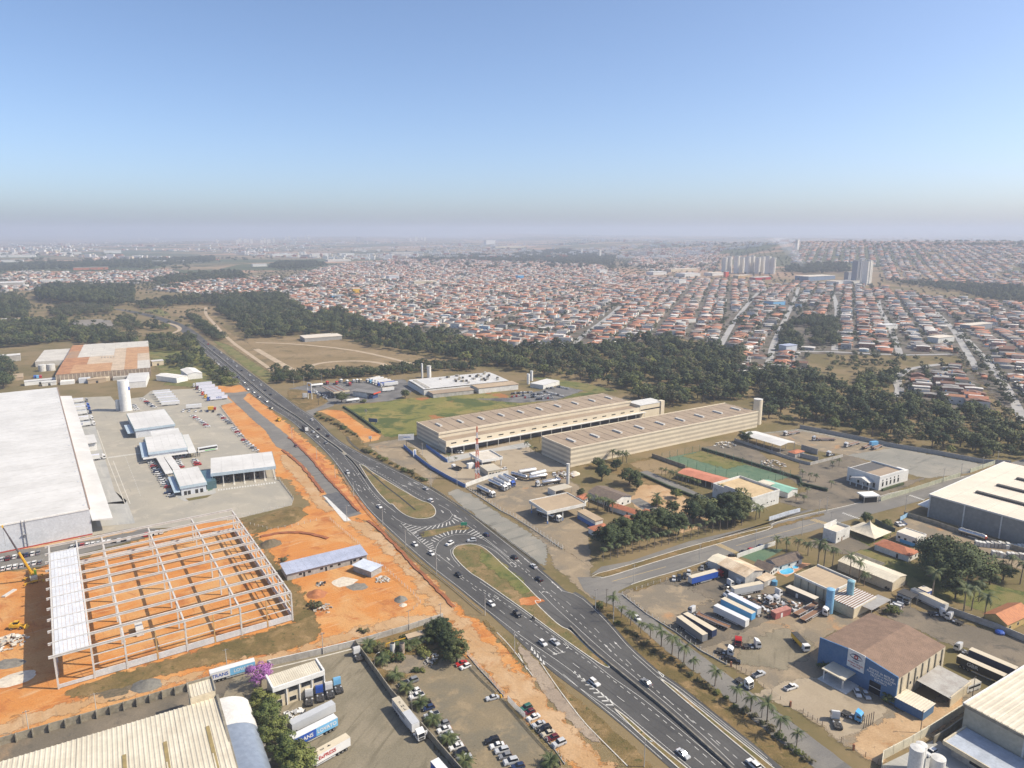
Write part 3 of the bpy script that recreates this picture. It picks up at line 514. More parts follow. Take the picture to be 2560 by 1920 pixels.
# guard rails and dark ditches along the right side
DITCH=mat('dark_ditch',(.055,.05,.035),(.09,.075,.045),s=.5,bump=.4)  # two dark browns on flat strips, no hollow modelled
struct('ditch',strip_mb(resample(smooth_line(ZK.ps([(440,730),(600,840),(800,985),(1000,1120),(1200,1265),(1400,1410),(1600,1555),(1760,1685)]),1),4),1.6,.112),DITCH)
struct('ditch',strip_mb(resample(smooth_line(ZM.ps([(680,790),(720,870),(860,970),(1050,1075),(1250,1170),(1450,1270)]),1),4),1.8,.112),DITCH)
struct('ditch',strip_mb(resample(smooth_line(ZC.ps([(890,510),(1020,650),(1150,770),(1260,880),(1400,1040),(1560,1230),(1760,1450),(1960,1640)]),1),3),1.1,.115),DITCH)
STEEL=mat('galvanised_steel',(.45,.45,.44),s=2,r=.45,metal=.6)
def rail(label,pts):
 P=resample(smooth_line(pts,1),4.0);r=empty('guard_rail',label,'guard rail',(*P[0],0))
 L=[p-P[0]for p in P]
 part(r,'rail_beam',kerb_mb(L,.12,.5,.82),STEEL)
 pm=MB().box(-.06,.06,-.06,.06,0,.6).mesh('post',STEEL)
 for p in L[::1]:_link('post',pm,(p.x,p.y,0),0,r)
rail('steel guard rail curving beside the roadside earthworks left of the highway',ZM.ps([(580,1165),(640,1280),(700,1370),(800,1520),(900,1659)])+TB.ps([(800,262),(930,385),(1050,490)]))
rail('steel guard rail between the highway and the dirt road near the cream site sign',TB.ps([(1050,490),(1140,560),(1240,640),(1350,735),(1420,790)]))
rail('steel guard rail along the gravel lane by the tanker yard',ZK.ps([(430,722),(600,828),(800,968),(1000,1104),(1200,1248),(1400,1395),(1600,1540),(1740,1659)]))
# hatching of the turning area
def hatch(t,segs,w=.5):
 for p,q in segs:part(highway,'hatch_bar',strip_mb([Vector(t(*p).xy),Vector(t(*q).xy)],w,.12),LINEW)
hatch(ZK,[((130,1165),(165,1150)),((150,1195),(225,1165)),((175,1215),(280,1180)),((205,1235),(330,1190)),((230,1260),(400,1185)),((390,1222),(455,1180)),((460,1212),(505,1170)),((525,1200),(548,1160)),((575,1190),(588,1150)),((625,1178),(632,1138)),((670,1165),(660,1125)),((722,1148),(690,1110)),((770,1125),(705,1090)),((800,1100),(715,1068)),((740,1065),(715,1050)),
          ((240,1275),(285,1245)),((270,1300),(305,1282)),((295,1320),(330,1305)),((320,1342),(355,1325)),((345,1362),(385,1330)),((365,1385),(420,1352)),((390,1405),(470,1370)),((415,1425),(475,1395)),((435,1440),(485,1420)),((455,1458),(495,1445)),((450,1335),(500,1360)),((470,1310),(540,1345)),((495,1285),(560,1315)),((535,1265),(590,1300)),((585,1250),(620,1290)),((635,1235),(655,1280)),((690,1228),(690,1272)),((745,1220),(735,1258)),((800,1215),(780,1255)),((855,1220),(820,1255)),((950,1215),(870,1260)),((985,1235),(905,1275)),((1010,1255),(940,1290)),((1035,1280),(975,1305)),((1055,1300),(1010,1318))])
line(ZK.ps([(0,1055),(80,1120),(200,1170),(350,1190),(500,1172),(620,1130),(690,1080),(700,1040),(660,990),(560,945),(480,895)]))
line(ZK.ps([(100,1140),(240,1270),(370,1390),(500,1490),(640,1590),(760,1690)]))
line(ZK.ps([(500,1490),(505,1420),(560,1330),(680,1280),(850,1262),(1000,1295),(1130,1380),(1260,1480),(1400,1610),(1450,1660)]))
line(ZK.ps([(690,1040),(800,1110),(920,1205),(1080,1325),(1200,1420),(1340,1535)]))
line(ZK.ps([(1390,1650),(1290,1550),(1180,1455),(1060,1395),(920,1372),(790,1378),(700,1410),(665,1460),(680,1520),(740,1600),(820,1680)]))
# avenue markings
dashes(TC.ps([(760,585),(1100,493),(1330,428)]),30,.3,w=.18,parent=avenue,mt=LINEY,z=.085)
dashes(TH.ps([(0,1428),(400,1312),(700,1228)]),20,.3,w=.18,parent=avenue,mt=LINEY,z=.085)
for i in range(14):
 p,q=TC(1345+i*10,372+i*3.6),TC(1375+i*10,372+i*3.6-2)
 part(avenue,'zigzag_bar',strip_mb([Vector(TC(1345+i*9,372+i*3.8).xy),Vector(TC(1385+i*8,366+i*3.8).xy)],.35,.086),LINEY)
for i in range(12):part(avenue,'zigzag_bar',strip_mb([Vector(TH(570+i*14,1232+i*4).xy),Vector(TH(610+i*13,1222+i*4).xy)],.35,.086),LINEY)
for i in range(9):part(avenue,'crossing_bar',strip_mb([Vector(TH(815+i*15,1178+i*5.5).xy),Vector(TH(832+i*15,1174+i*5.5).xy)],.6,.086),LINEW)
for i in range(9):part(avenue,'crossing_bar',strip_mb([Vector(TH(1330+i*13,1042+i*4.5).xy),Vector(TH(1346+i*13,1038+i*4.5).xy)],.6,.086),LINEW)
def kerbline(pts,name='kerb',h=.2):struct(name,kerb_mb(resample(smooth_line(pts,1),5),.3,0,h),KERB)
kerbline(TC.ps([(700,562),(640,565),(650,545),(720,530),(860,490),(1200,385),(1480,312),(1700,262)]))
kerbline(TC.ps([(700,566),(760,552),(900,507),(1100,446),(1300,390),(1500,331),(1700,276)])+TH.ps([(250,1262),(500,1196),(800,1134),(1000,1084),(1180,1024),(1500,956),(1750,894)]))
kerbline(TC.ps([(870,604),(950,576),(1150,520),(1330,460)]));kerbline(TC.ps([(220,1000),(290,1130),(300,1135)]),'kerb')
kerbline(TB.ps([(1480,880),(1560,960),(1690,1135)]));kerbline(TC.ps([(350,1055),(400,1130),(470,1230),(600,1400),(700,1500),(880,1680)]))
soft('slip_verge',TC.ps([(345,1060),(420,1120),(520,1230),(640,1330),(760,1430),(900,1560),(1000,1659),(880,1680),(700,1500),(560,1350),(420,1170)]),DRYGRASS,.12,w=2,cell=1)
soft('bus_bay_pavers',TC.ps([(210,930),(330,1040),(470,1230),(600,1400),(700,1510),(640,1510),(430,1310),(310,1150),(230,1000)]),gmat('worn_pavers',(.34,.27,.205),[((.40,.32,.24),.1,.42,.62),((.27,.215,.165),.3,.52,.68)],soft=True),.115,w=1.5,cell=1)
soft('corner_grass',TB.ps([(1400,790),(1480,880),(1600,990),(1680,1120),(1640,1070),(1500,930),(1420,840)]),DRYGRASS,.118,w=2,cell=1)
# far left road junction, pond
soft('dry_field',TF.ps([(-100,390),(200,375),(640,395),(760,430),(960,475),(1300,530),(1450,550),(1200,600),(560,640),(330,650),(200,600),(0,480)]),TANFIELD,.15,w=8,cell=4)
soft('dry_field',TE.ps([(1200,175),(1450,130),(1600,135),(1780,190),(1640,230),(1750,330),(1900,420),(2212,400),(2212,660),(2080,640),(1800,470),(1600,370),(1430,230),(1310,215)]),TANFIELD,.12,w=8,cell=4)
soft('yellow_meadow',TE.ps([(1110,175),(1230,160),(1310,205),(1250,215),(1160,190)]),MEADOW,.2,w=4,cell=3)
soft('grass_bank',TE.ps([(1630,400),(1760,440),(1900,540),(2080,660),(2120,700),(2050,730),(1900,620),(1750,500)]),MEADOW,.2,w=4,cell=2)
soft('station_lawn',ZM.ps([(0,250),(140,250),(300,290),(430,350),(460,380),(330,440),(200,490),(0,345)]),DRYGRASS,.10,w=2)
soft('station_court',ZM.ps([(0,240),(300,180),(700,160),(1330,130),(1500,240),(1200,380),(900,400),(560,420),(400,340),(280,270)]),ASPH3,.07,w=3,cell=2)
soft('factory_court',TG.ps([(-300,300),(0,290),(480,170),(560,230),(340,310),(60,330)]),ASPH3,.08,w=3,cell=2)
soft('lawn_pitch',TG.ps([(150,130),(250,135),(560,180),(840,240),(650,255),(380,200)]),MEADOW,.09,w=3,cell=2)
TRACK=gmat('pale_track',(.42,.33,.22),[((.35,.27,.18),.05,.45,.65)],soft=True,bump=0)
struct('field_track',strip_mb(smooth_line(TF.ps([(500,650),(430,640),(400,615),(450,585),(600,565),(800,560),(950,575),(1010,600)]),2),7,.28),mat('beaten_track',(.42,.33,.225),(.34,.26,.17),s=.1))
struct('field_track',strip_mb(smooth_line(TF.ps([(0,470),(120,540),(240,610),(320,650)]),1),8,.27),MATS['beaten_track'])
struct('field_track',strip_mb(smooth_line(TF.ps([(0,420),(300,430),(700,470),(950,520),(1230,590)]),1),6,.27),MATS['beaten_track'])
struct('field_track',strip_mb(smooth_line(TE.ps([(1580,150),(1575,200),(1640,270),(1760,400),(1900,500),(2100,640)]),2),5,.26),MATS['beaten_track'])
struct('side_road',strip_mb(smooth_line(TE.ps([(1110,365),(1250,362),(1340,345),(1390,320),(1360,290),(1290,270)]),2),6,.26),MATS['beaten_track'])
struct('side_road',strip_mb(smooth_line(TE.ps([(1110,365),(1300,370),(1470,385)]),2),6,.26),MATS['beaten_track'])
WATER=mat('pond_water',(.20,.16,.10),(.25,.20,.13),s=.02,r=.4)
sheet('pond',TE.ps([(520,262),(600,248),(760,240),(850,250),(890,300),(880,325),(780,320),(640,310),(540,295)]),WATER,.25,jit=2)
# ================================================================ SHARED BUILDERS: vehicles, trees, poles, walls
def paint(n,c,r=.3):return mat('paint_'+n,c,tuple(x*.93 for x in c),s=.5,r=r,var=.04)
PC={'white':(.66,.655,.64),'silver':(.46,.47,.48),'grey':(.20,.205,.215),'black':(.014,.014,.016),'dark blue':(.02,.035,.09),'red':(.40,.025,.022),'maroon':(.11,.015,.022),
      'blue':(.03,.09,.38),'light blue':(.17,.42,.66),'sky blue':(.08,.33,.62),'yellow':(.72,.42,.03),'orange red':(.60,.075,.03),'green':(.03,.12,.09),'beige':(.50,.44,.33),'cream':(.60,.52,.38),'lilac white':(.66,.66,.74)}
PAINT={k:paint(k.replace(' ','_'),v)for k,v in PC.items()}
GLASS=mat('dark_glass',(.018,.021,.026),s=1,r=.08,var=.02);TYRE=mat('tyre_rubber',(.018,.018,.018),s=2,r=.9);RIM=mat('wheel_rim',(.42,.42,.43),s=2,r=.35,metal=.7)
LAMPW=mat('headlamp_lens',(.75,.75,.72),s=3,r=.15);LAMPR=mat('tail_lamp_lens',(.35,.015,.012),s=3,r=.2);CHASSIS=mat('chassis_black',(.03,.03,.03),(.055,.05,.045),s=1.5,r=.7)
CHROME=mat('polished_tank',(.62,.62,.62),(.5,.5,.51),s=.8,r=.22,metal=.85);ALU=mat('aluminium_sheet',(.58,.59,.60),(.48,.49,.50),s=.4,r=.4,metal=.35);RUST=mat('rusty_steel',(.24,.12,.06),(.15,.09,.06),s=1.2,r=.85)
WHEEL=MB().add([],[]);
def wheel_mesh(r,w,name='wheel'):
 m=MB();a=[2*math.pi*i/12 for i in range(12)]
 for rr,mi,ww in((r,0,w),(r*.58,1,w*1.06)):
  m.add([(rr*math.cos(t),-ww/2,rr*math.sin(t))for t in a]+[(rr*math.cos(t),ww/2,rr*math.sin(t))for t in a],
              [(i,n_:=(i+1)%12,12+n_,12+i)for i in range(12)]+[tuple(range(12)),tuple(range(23,11,-1))],mi)
 return m.mesh(name,[TYRE,RIM])
W_CAR=wheel_mesh(.31,.2);W_TRK=wheel_mesh(.5,.3);W_DUAL=wheel_mesh(.5,.6)
CARS={  # L, half width, belt z, roof z, hood end, glass lo (rear, front), glass hi (rear, front)
 'hatchback':(4.0,.84,.90,1.47,(-1.9,.85),(-1.5,.15)),'saloon':(4.45,.86,.90,1.44,(-1.45,.95),(-.85,.25)),
 'estate':(4.4,.87,.92,1.5,(-2.05,.9),(-1.85,.2)),'SUV':(4.5,.92,1.05,1.75,(-2.05,.95),(-1.8,.3)),
 'van':(4.3,.86,.95,1.85,(-2.1,1.1),(-2.05,.5)),'pickup truck':(5.1,.92,1.0,1.72,(-.55,1.15),(-.4,.5))}
def car_mb(k,one=False):
 L,hw,zb,zr,lo,hi=CARS[k];f=L/2
 b=MB();b.frus((-f,f,-hw+.03,hw-.03),(-f-.02,f,-hw,hw),.24,.58,0,cap=False)
 b.frus((-f-.02,f,-hw,hw),(-f+.06,f-.22,-hw+.05,hw-.05),.58,zb,0)
 if k=='pickup truck':b.box(-f+.12,-.75,-hw+.16,hw-.16,zb-.02,zb+.012,1)
 g=(hw-.08,hw-.2)
 b.frus((hi[0],hi[1],-g[1],g[1]),(hi[0]+.08,hi[1]-.1,-g[1]+.08,g[1]-.08),zr-.05,zr,0)
 LO=(lo[0],lo[1],-g[0],g[0]);HI=(hi[0],hi[1],-g[1],g[1])
 gl=[MB().frus(LO,HI,zb,zr-.05,0,sides=[i],cap=False)for i in(1,3,0,2)]
 if k=='van':gl[1:]=gl[1:2];b.frus(LO,HI,zb,zr-.05,0,sides=[0,2],cap=False)
 return b,gl
CARP={};CARF={}
for k in CARS:
 L,hw=CARS[k][:2];b,gl=car_mb(k);P=Proto()
 P.add('body',b,[PAINT['white'],GLASS])
 for nm,m in zip(('windscreen','rear_window','side_window','side_window'),gl):P.add(nm,m,GLASS)
 for x in(L*.31,-L*.31):
  for y in(-hw+.08,hw-.08):P.add('wheel',W_CAR,None,loc=(x,y,.31))
 hm=MB().box(-.05,.05,-.2,.2,-.08,.08).mesh('headlight',LAMPW);tm=MB().box(-.04,.04,-.14,.14,-.12,.12).mesh('tail_light',LAMPR)
 for y in(-hw+.28,hw-.28):P.add('headlight',hm,None,loc=(L/2-.02,y,.66));P.add('tail_light',tm,None,loc=(-L/2,y,.74))
 CARP[k]=P
 f=MB();bb,gg=car_mb(k);f.add(bb.v,bb.f,0)
 for q in gg:f.add(q.v,q.f,1)
 for x in(L*.31,-L*.31):f.box(x-.3,x+.3,-hw-.01,hw+.01,0,.5,2)
 CARF[k]=f.mesh('car',[PAINT['white'],GLASS,TYRE])
def car(pos,rz,colour,kind,label,group=None,far=False,cat='car',z=.1):
 cat={'van':'van','pickup truck':'pickup truck'}.get(kind,'car')
 nm='parked_car' if group else 'car'
 nm={'van':'van','pickup truck':'pickup_truck'}.get(kind,nm)
 loc=(pos[0],pos[1],z)
 if far:
  o=solo(nm,CARF[kind],None,label,cat,loc,rz,group);o.material_slots[0].link='OBJECT';o.material_slots[0].material=PAINT[colour];return o
 return CARP[kind].put(nm,label,cat,loc,rz,group,{'body':PAINT[colour]})
CARMIX=['white','silver','white','black','grey','white','silver','red','black','white','dark blue','silver']
KINDMIX=['hatchback','saloon','hatchback','SUV','estate','saloon','hatchback']
def car_row(t,a,b,n,head,where,group,far=True,colours=None,kinds=None,skip=(),z=.1,jit=.25):
 """cars side by side from a to b; head = pixel step towards which they face"""
 A,B=t(*a),t(*b);m=((a[0]+b[0])/2,(a[1]+b[1])/2);h=ang(t(*m),t(m[0]+head[0],m[1]+head[1]));k=0
 for i in range(n):
  if i in skip:continue
  p=A.lerp(B,i/max(1,n-1))+Vector((random.uniform(-jit,jit),random.uniform(-jit,jit),0))
  c=colours[k%len(colours)]if colours else random.choice(CARMIX);kd=kinds[k%len(kinds)]if kinds else random.choice(KINDMIX)
  car(p,h+random.uniform(-.05,.05),c,kd,f'{c} {kd}, {ORD[k]} {where}',group,far,z=z);k+=1
# ---- trucks
def tractor(bonnet=False,axles=2):
 P=Proto();b=MB()
 if bonnet:b.xprism([(.9,.7),(3.0,.7),(3.0,1.35),(2.75,1.65),(1.85,1.8),(1.5,2.75),(.9,3.0)][::-1],-1.1,1.1)
 else:b.xprism([(1.0,.75),(3.0,.75),(3.05,1.7),(2.8,2.85),(2.2,3.3),(1.0,3.65),(.9,2.9)][::-1],-1.2,1.2)
 P.add('cab',b,PAINT['white'])
 xw=[(1.84,1.86,1.52,2.68)]if bonnet else[(3.06,1.75,2.83,2.75)]
 if bonnet:P.add('windscreen',MB().add([(1.88,-.95,1.86),(1.88,.95,1.86),(1.55,.9,2.68),(1.55,-.9,2.68)],[(0,1,2,3)]),GLASS)
 else:
  P.add('windscreen',MB().add([(3.075,-1.08,1.78),(3.075,1.08,1.78),(2.86,1.0,2.75),(2.86,-1.0,2.75)],[(0,1,2,3)]),GLASS)
  P.add('grille',MB().box(3.03,3.07,-.9,.9,.95,1.55),CHASSIS)
 for y in(-1,1):
  yy=(1.115 if bonnet else 1.215)*y
  P.add('side_window',MB().add([(1.5,yy,1.75),(2.2 if bonnet else 2.85,yy,1.75),(1.9 if bonnet else 2.65,yy,2.5),(1.5,yy,2.5)],[(0,1,2,3)]),GLASS)
  P.add('headlight',MB().box(2.98,3.08,y*.85-.2,y*.85+.2,.75,.92),LAMPW)
  P.add('mirror',MB().box(2.7,2.8,y*1.4-.1,y*1.4+.1,1.9,2.5),CHASSIS)
 P.add('bumper',MB().box(2.9,3.1,-1.15,1.15,.35,.72),CHASSIS)
 P.add('chassis',MB().box(-3.2,1.1,-.55,.55,.65,.95).box(-3.2,-2.9,-1.1,1.1,.55,.8).box(.2,1.0,-1.1,1.1,.55,1.1),CHASSIS)
 P.add('fifth_wheel',MB().box(-2.2,-1.2,-.45,.45,.95,1.12),CHASSIS)
 for y in(-1,1):
  P.add('fuel_tank',MB().tube((-.7,y*.85,.7),(.3,y*.85,.7),.32,n=10),ALU)
  P.add('wheel',W_TRK,None,loc=(2.1,y*1.0,.5))
  for x in((-1.3,-2.5)if axles==2 else(-1.8,)):P.add('wheel',W_DUAL,None,loc=(x,y*.9,.5));P.add('mudguard',MB().box(-.6,.6,-.32,.32,.52,.58),CHASSIS,loc=(x,y*.9,.5))
 return P
TRACTOR=tractor();TRACTORB=tractor(True);TRACTOR1=tractor(axles=1)
def trailer(L=14.6,h=2.75,kind='box',z0=1.15):
 P=Proto();f=L/2
 if kind=='box':
  P.add('box_body',MB().box(-f,f,-1.29,1.29,z0,z0+h),PAINT['white'])
  P.add('roof',MB().box(-f-.02,f+.02,-1.3,1.3,z0+h+.003,z0+h+.06),PAINT['cream'])
  P.add('rear_door',MB().box(-f-.05,-f-.005,-1.2,-.03,z0+.08,z0+h-.08),PAINT['silver']);P.add('rear_door',MB().box(-f-.05,-f-.005,.03,1.2,z0+.08,z0+h-.08),PAINT['silver'])
 elif kind=='tank':
  m=MB();n=14;a=[2*math.pi*i/n for i in range(n)];st=[(-f,.55),(-f+.25,1.05),(-f+.5,1.13),(f-.5,1.13),(f-.25,1.05),(f,.55)]
  for x,r in st:m.v+=[(x,r*math.cos(t)*1.06,z0+1.1+r*math.sin(t))for t in a]
  for j in range(len(st)-1):
   for i in range(n):m.f.append((j*n+i,j*n+(i+1)%n,(j+1)*n+(i+1)%n,(j+1)*n+i));m.m.append(0)
  m.f+=[tuple(range(n))[::-1],tuple(range((len(st)-1)*n,len(st)*n))];m.m+=[0,0]
  P.add('tank',m,CHROME,smooth=True)
  P.add('catwalk',MB().box(-f+.8,f-.8,-.35,.35,z0+2.24,z0+2.34),ALU)
  for i in range(4):P.add('hatch',MB().cyl(-f+2+i*(L-4)/3,0,z0+2.3,z0+2.55,.3,n=10),ALU)
  for i in range(5):P.add('band',MB().tube((-f+1+i*(L-2)/4,0,z0+1.1),(-f+1.12+i*(L-2)/4,0,z0+1.1),1.17,n=14),ALU)
 else:
  P.add('deck',MB().box(-f,f,-1.28,1.28,z0,z0+.22),RUST);P.add('headboard',MB().box(f-.1,f,-1.28,1.28,z0+.22,z0+1.1),RUST)
  for y in(-1.28,1.2):P.add('side_rail',MB().box(-f,f,y,y+.08,z0+.1,z0+.5),PAINT['silver'])
 P.add('underframe',MB().box(-f+.2,f-.3,-.5,.5,.85,z0-.003),CHASSIS)
 for x in(-f+1.4,-f+2.65,-f+3.9):
  for y in(-.92,.92):P.add('wheel',W_DUAL,None,loc=(x,y,.5))
 for y in(-.8,.8):P.add('landing_leg',MB().box(f-2.9,f-2.75,y-.08,y+.08,0,.9),CHASSIS)
 P.add('side_guard',MB().box(-f+5,f-3.4,-1.24,-1.18,.5,.9).box(-f+5,f-3.4,1.18,1.24,.5,.9),ALU)
 return P
TRAILER=trailer();TRAILER_S=trailer(12.2);TANKER=trailer(12.5,kind='tank');FLAT=trailer(13.5,kind='flat')
def trk(pos,rz,colour,label,group=None,proto=None,z=.1):return(proto or TRACTOR).put('truck_tractor',label,'truck',(pos[0],pos[1],z),rz,group,{'cab':PAINT[colour]})
def trl(pos,rz,label,body='white',roof='cream',proto=None,group=None,z=.1,cat='trailer',name='semi_trailer'):
 return(proto or TRAILER).put(name,label,cat,(pos[0],pos[1],z),rz,group,{'box_body':PAINT[body],'roof':PAINT[roof]}if(proto or TRAILER)in(TRAILER,TRAILER_S)else({'tank':PAINT[body]}if body in('white','silver')and proto is TANKER else None))
def span(t,rear,front,z=0.0):
 a,b=t(*rear,z),t(*front,z);return(a+b)/2,ang(a,b)
# ---- trees
LEAF={'dark':mat('leaf_dark',(.030,.048,.017),(.050,.070,.024),s=.6,r=.85,rnd=.45,var=.25),'mid':mat('leaf_mid',(.050,.072,.021),(.080,.098,.031),s=.6,r=.85,rnd=.35,var=.25),
  'light':mat('leaf_light',(.13,.155,.034),(.17,.185,.05),s=.7,r=.85,rnd=.25,var=.25),'dry':mat('leaf_dry',(.10,.085,.045),(.14,.115,.065),s=.6,r=.9,rnd=.25,var=.2),
  'palm':mat('leaf_palm',(.045,.066,.017),(.08,.095,.027),s=.7,r=.7,rnd=.25,var=.2),'purple':mat('blossom_purple',(.33,.11,.36),(.42,.17,.44),s=.8,r=.8,var=.2)}
BARK=mat('bark',(.14,.10,.07),(.08,.06,.045),s=1.5,r=.95)
def crown(seed,clumps,per,R,H,leaf,z0,flat=1.0,sparse=0.0,low=False):
 """leaf clumps spread through an uneven crown; faces lean outward and up"""
 g=np.random.default_rng(seed);NN=[]
 C=[]
 while len(C)<clumps:
  p=g.uniform(-1,1,3);d=np.linalg.norm(p)
  if d>1 or d<.35+.2*sparse or p[2]<-.75:continue
  C.append(p)
 C=np.array(C);lob=1+.15*np.sin(3*np.arctan2(C[:,1],C[:,0])+seed)+.12*g.normal(size=clumps)
 C[:,0]*=R*lob;C[:,1]*=R*lob;C[:,2]=z0+(C[:,2]*.5+.5)*H*(flat+(1-flat)*g.random(clumps))
 rad=R*g.uniform(.20,.36,clumps);V=[]
 for c,r in zip(C,rad):
  d=g.normal(size=(per,3));d/=np.linalg.norm(d,axis=1)[:,None];d[:,2]=np.where(d[:,2]<-.3,-d[:,2],d[:,2])
  ctr=c+d*r*g.uniform(.6,1.05,(per,1))*np.array([1,1,.75])
  nrm=d+.55*g.normal(size=(per,3))+np.array([0,0,.35]);nrm/=np.linalg.norm(nrm,axis=1)[:,None];q=ctr-np.array([0,0,z0+H*.4]);q/=np.linalg.norm(q,axis=1)[:,None]+1e-6;q=.5*q+.65*d+.15*g.normal(size=(per,3))+np.array([0,0,.2]);q/=np.linalg.norm(q,axis=1)[:,None];nrm*=np.where((nrm*q).sum(1)<0,-1,1)[:,None];NN.append(np.repeat(q,4,0))
  a=np.cross(nrm,g.normal(size=(per,3)));a/=np.linalg.norm(a,axis=1)[:,None];b=np.cross(nrm,a)
  s=leaf*g.uniform(.6,1.3,(per,1));V.append(np.stack([ctr-a*s,ctr-b*s*.7,ctr+a*s,ctr+b*s*.7],1))
 V=np.concatenate(V).reshape(-1,3);n=len(V)//4
 return V,np.arange(4*n).reshape(n,4),C,np.concatenate(NN)
def np_mesh(name,V,F,mats,mi=None,smooth=False):
 me=bpy.data.meshes.new(name);nv,nf=len(V),len(F);k=F.shape[1]
 me.vertices.add(nv);me.vertices.foreach_set('co',np.asarray(V,np.float32).ravel())
 me.loops.add(nf*k);me.loops.foreach_set('vertex_index',np.asarray(F,np.int32).ravel())
 me.polygons.add(nf);me.polygons.foreach_set('loop_start',np.arange(0,nf*k,k,dtype=np.int32))
 for m in(mats if isinstance(mats,(list,tuple))else[mats]):me.materials.append(m)
 if mi is not None:me.polygons.foreach_set('material_index',np.asarray(mi,np.int32))
 me.update(calc_edges=True);return me
def tree_proto(seed,R,H,trunk,cl,clumps=34,per=42,leaf=.34,mats=('dark','mid'),flat=.75,sparse=0.0):
 g=np.random.default_rng(seed+50);V,F,C,NR=crown(seed,clumps,per,R,H,leaf,trunk,flat,sparse)
 mi=(g.random(len(F))<.35).astype(int);P=Proto()
 t=MB();t.tube((0,0,0),(.1,.05,trunk+H*.25),R*.075+.05,R*.045+.03,8)
 for c in C[::max(1,len(C)//9)]:t.tube((.08,.04,trunk*.75),tuple(c*np.array([.85,.85,.95])),R*.03+.02,.03,5)
 P.add('trunk',t,BARK);me=np_mesh('crown',V,F,[LEAF[m]for m in mats],mi);me.polygons.foreach_set('use_smooth',[True]*len(F));me.normals_split_custom_set_from_vertices(NR.tolist());P.add('crown',me,None);return P
TREES={'broad':tree_proto(1,4.2,6.0,2.6,0),'tall':tree_proto(2,3.6,8.5,4.0,0,clumps=36),'bushy':tree_proto(3,4.6,5.2,1.6,0,mats=('mid','light')),'round':tree_proto(4,3.4,4.6,1.8,0,clumps=28,mats=('mid','dark')),
         'loose':tree_proto(5,4.0,6.5,2.8,0,clumps=24,per=40,mats=('dark','dry'),sparse=.8),'pale':tree_proto(6,4.0,5.6,2.2,0,clumps=30,mats=('light','mid'))}
NEAR={'big':tree_proto(11,10.5,11.0,2.6,0,clumps=150,per=120,leaf=.42,flat=.55),'green':tree_proto(12,4.6,6.2,2.0,0,clumps=60,per=110,leaf=.24,mats=('light','mid')),
  'oak':tree_proto(13,4.4,7.0,2.4,0,clumps=56,per=95,leaf=.27),'oak2':tree_proto(14,4.8,6.4,2.6,0,clumps=60,per=95,leaf=.27,mats=('dark','mid')),'bush':tree_proto(15,2.2,2.4,.3,0,clumps=26,per=70,leaf=.17,mats=('mid','light')),'drybush':tree_proto(16,2.4,1.9,.2,0,clumps=22,per=60,leaf=.17,mats=('dry','mid')),
  'blossom':tree_proto(17,3.9,4.6,2.6,0,clumps=44,per=80,leaf=.17,mats=('purple','purple'),sparse=.7)}
def tree(kind,pos,s,label,group=None,near=True,rz=None,name=None,cat='tree'):
 P=(NEAR if near else TREES)[kind];nm=name or('shrub' if kind in('bush','drybush')else 'tree')
 return P.put(nm,label,'shrub' if nm=='shrub' else cat,(pos[0],pos[1],0),random.uniform(0,6.28)if rz is None else rz,group,scale=s)
def frond_mesh(L,droop,w,n=11,name='frond',mt='palm'):
 m=MB();pts=[]
 for i in range(n+1):
  k=i/n;pts.append((L*(k-.12*droop*k*k),0,L*(.42*k-(.42+.55*droop)*k*k)))
 for i in range(n):
  a,b=pts[i],pts[i+1];k=(i+.5)/n;ww=w*(math.sin(math.pi*min(1,k*1.05+.08))*.9+.1)
  m.add([(a[0],-.03,a[2]),(b[0],-.03,b[2]),(b[0],.03,b[2]),(a[0],.03,a[2])],[(0,1,2,3)])
  for y in(-1,1):
   c=((a[0]+b[0])/2,0,(a[2]+b[2])/2);dx=(b[0]-a[0])
   m.add([(a[0],0,a[2]),(a[0]+dx*.62,0,a[2]+(b[2]-a[2])*.6),(c[0]+dx*.9,y*ww,c[2]-ww*.42)],[(0,1,2)])
   m.add([(c[0],0,c[2]),(b[0],0,b[2]),(b[0]+dx*.75,y*ww*.95,b[2]-ww*.5)],[(0,1,2)])
 return m.mesh(name,LEAF[mt])
FROND=frond_mesh(3.1,.8,.85);FROND_B=frond_mesh(2.7,1.25,.8);FAN=frond_mesh(1.6,.5,.5,8)
TRUNK_P=mat('palm_trunk',(.26,.21,.16),(.18,.14,.10),s=2.5,r=.95)
def palm_proto(h,r,nf,fr,fr2,seed,crownshaft=True):
 g=random.Random(seed);P=Proto();t=MB();lean=(g.uniform(-.25,.25),g.uniform(-.25,.25));k=6
 for i in range(k):
  a,b=i/k,(i+1)/k
  t.tube((lean[0]*a*a,lean[1]*a*a,h*a),(lean[0]*b*b,lean[1]*b*b,h*b+.02),r*(1.25-.5*a),r*(1.25-.5*b),8)
 P.add('trunk',t,TRUNK_P)
 if crownshaft:P.add('crown_shaft',MB().tube((lean[0],lean[1],h),(lean[0],lean[1],h+.7),r*.85,r*.4,7),LEAF['palm'])
 top=h+(.6 if crownshaft else 0)
 for i in range(nf):
  P.add('frond',fr if i%3 else fr2,None,loc=(lean[0],lean[1],top),rot=(g.uniform(-.2,.2),g.uniform(-.75,.35)if i%3 else g.uniform(-.2,.5),2*math.pi*i/nf*1.0+g.uniform(-.25,.25)))
 return P
PALMS=[palm_proto(4.6,.16,12,FROND,FROND_B,s)for s in(1,2,3)];TALLP=[palm_proto(7.2,.17,13,FROND,FROND_B,s)for s in(4,5)];LOWP=[palm_proto(.9,.28,20,FAN,FAN,s,False)for s in(6,7)]
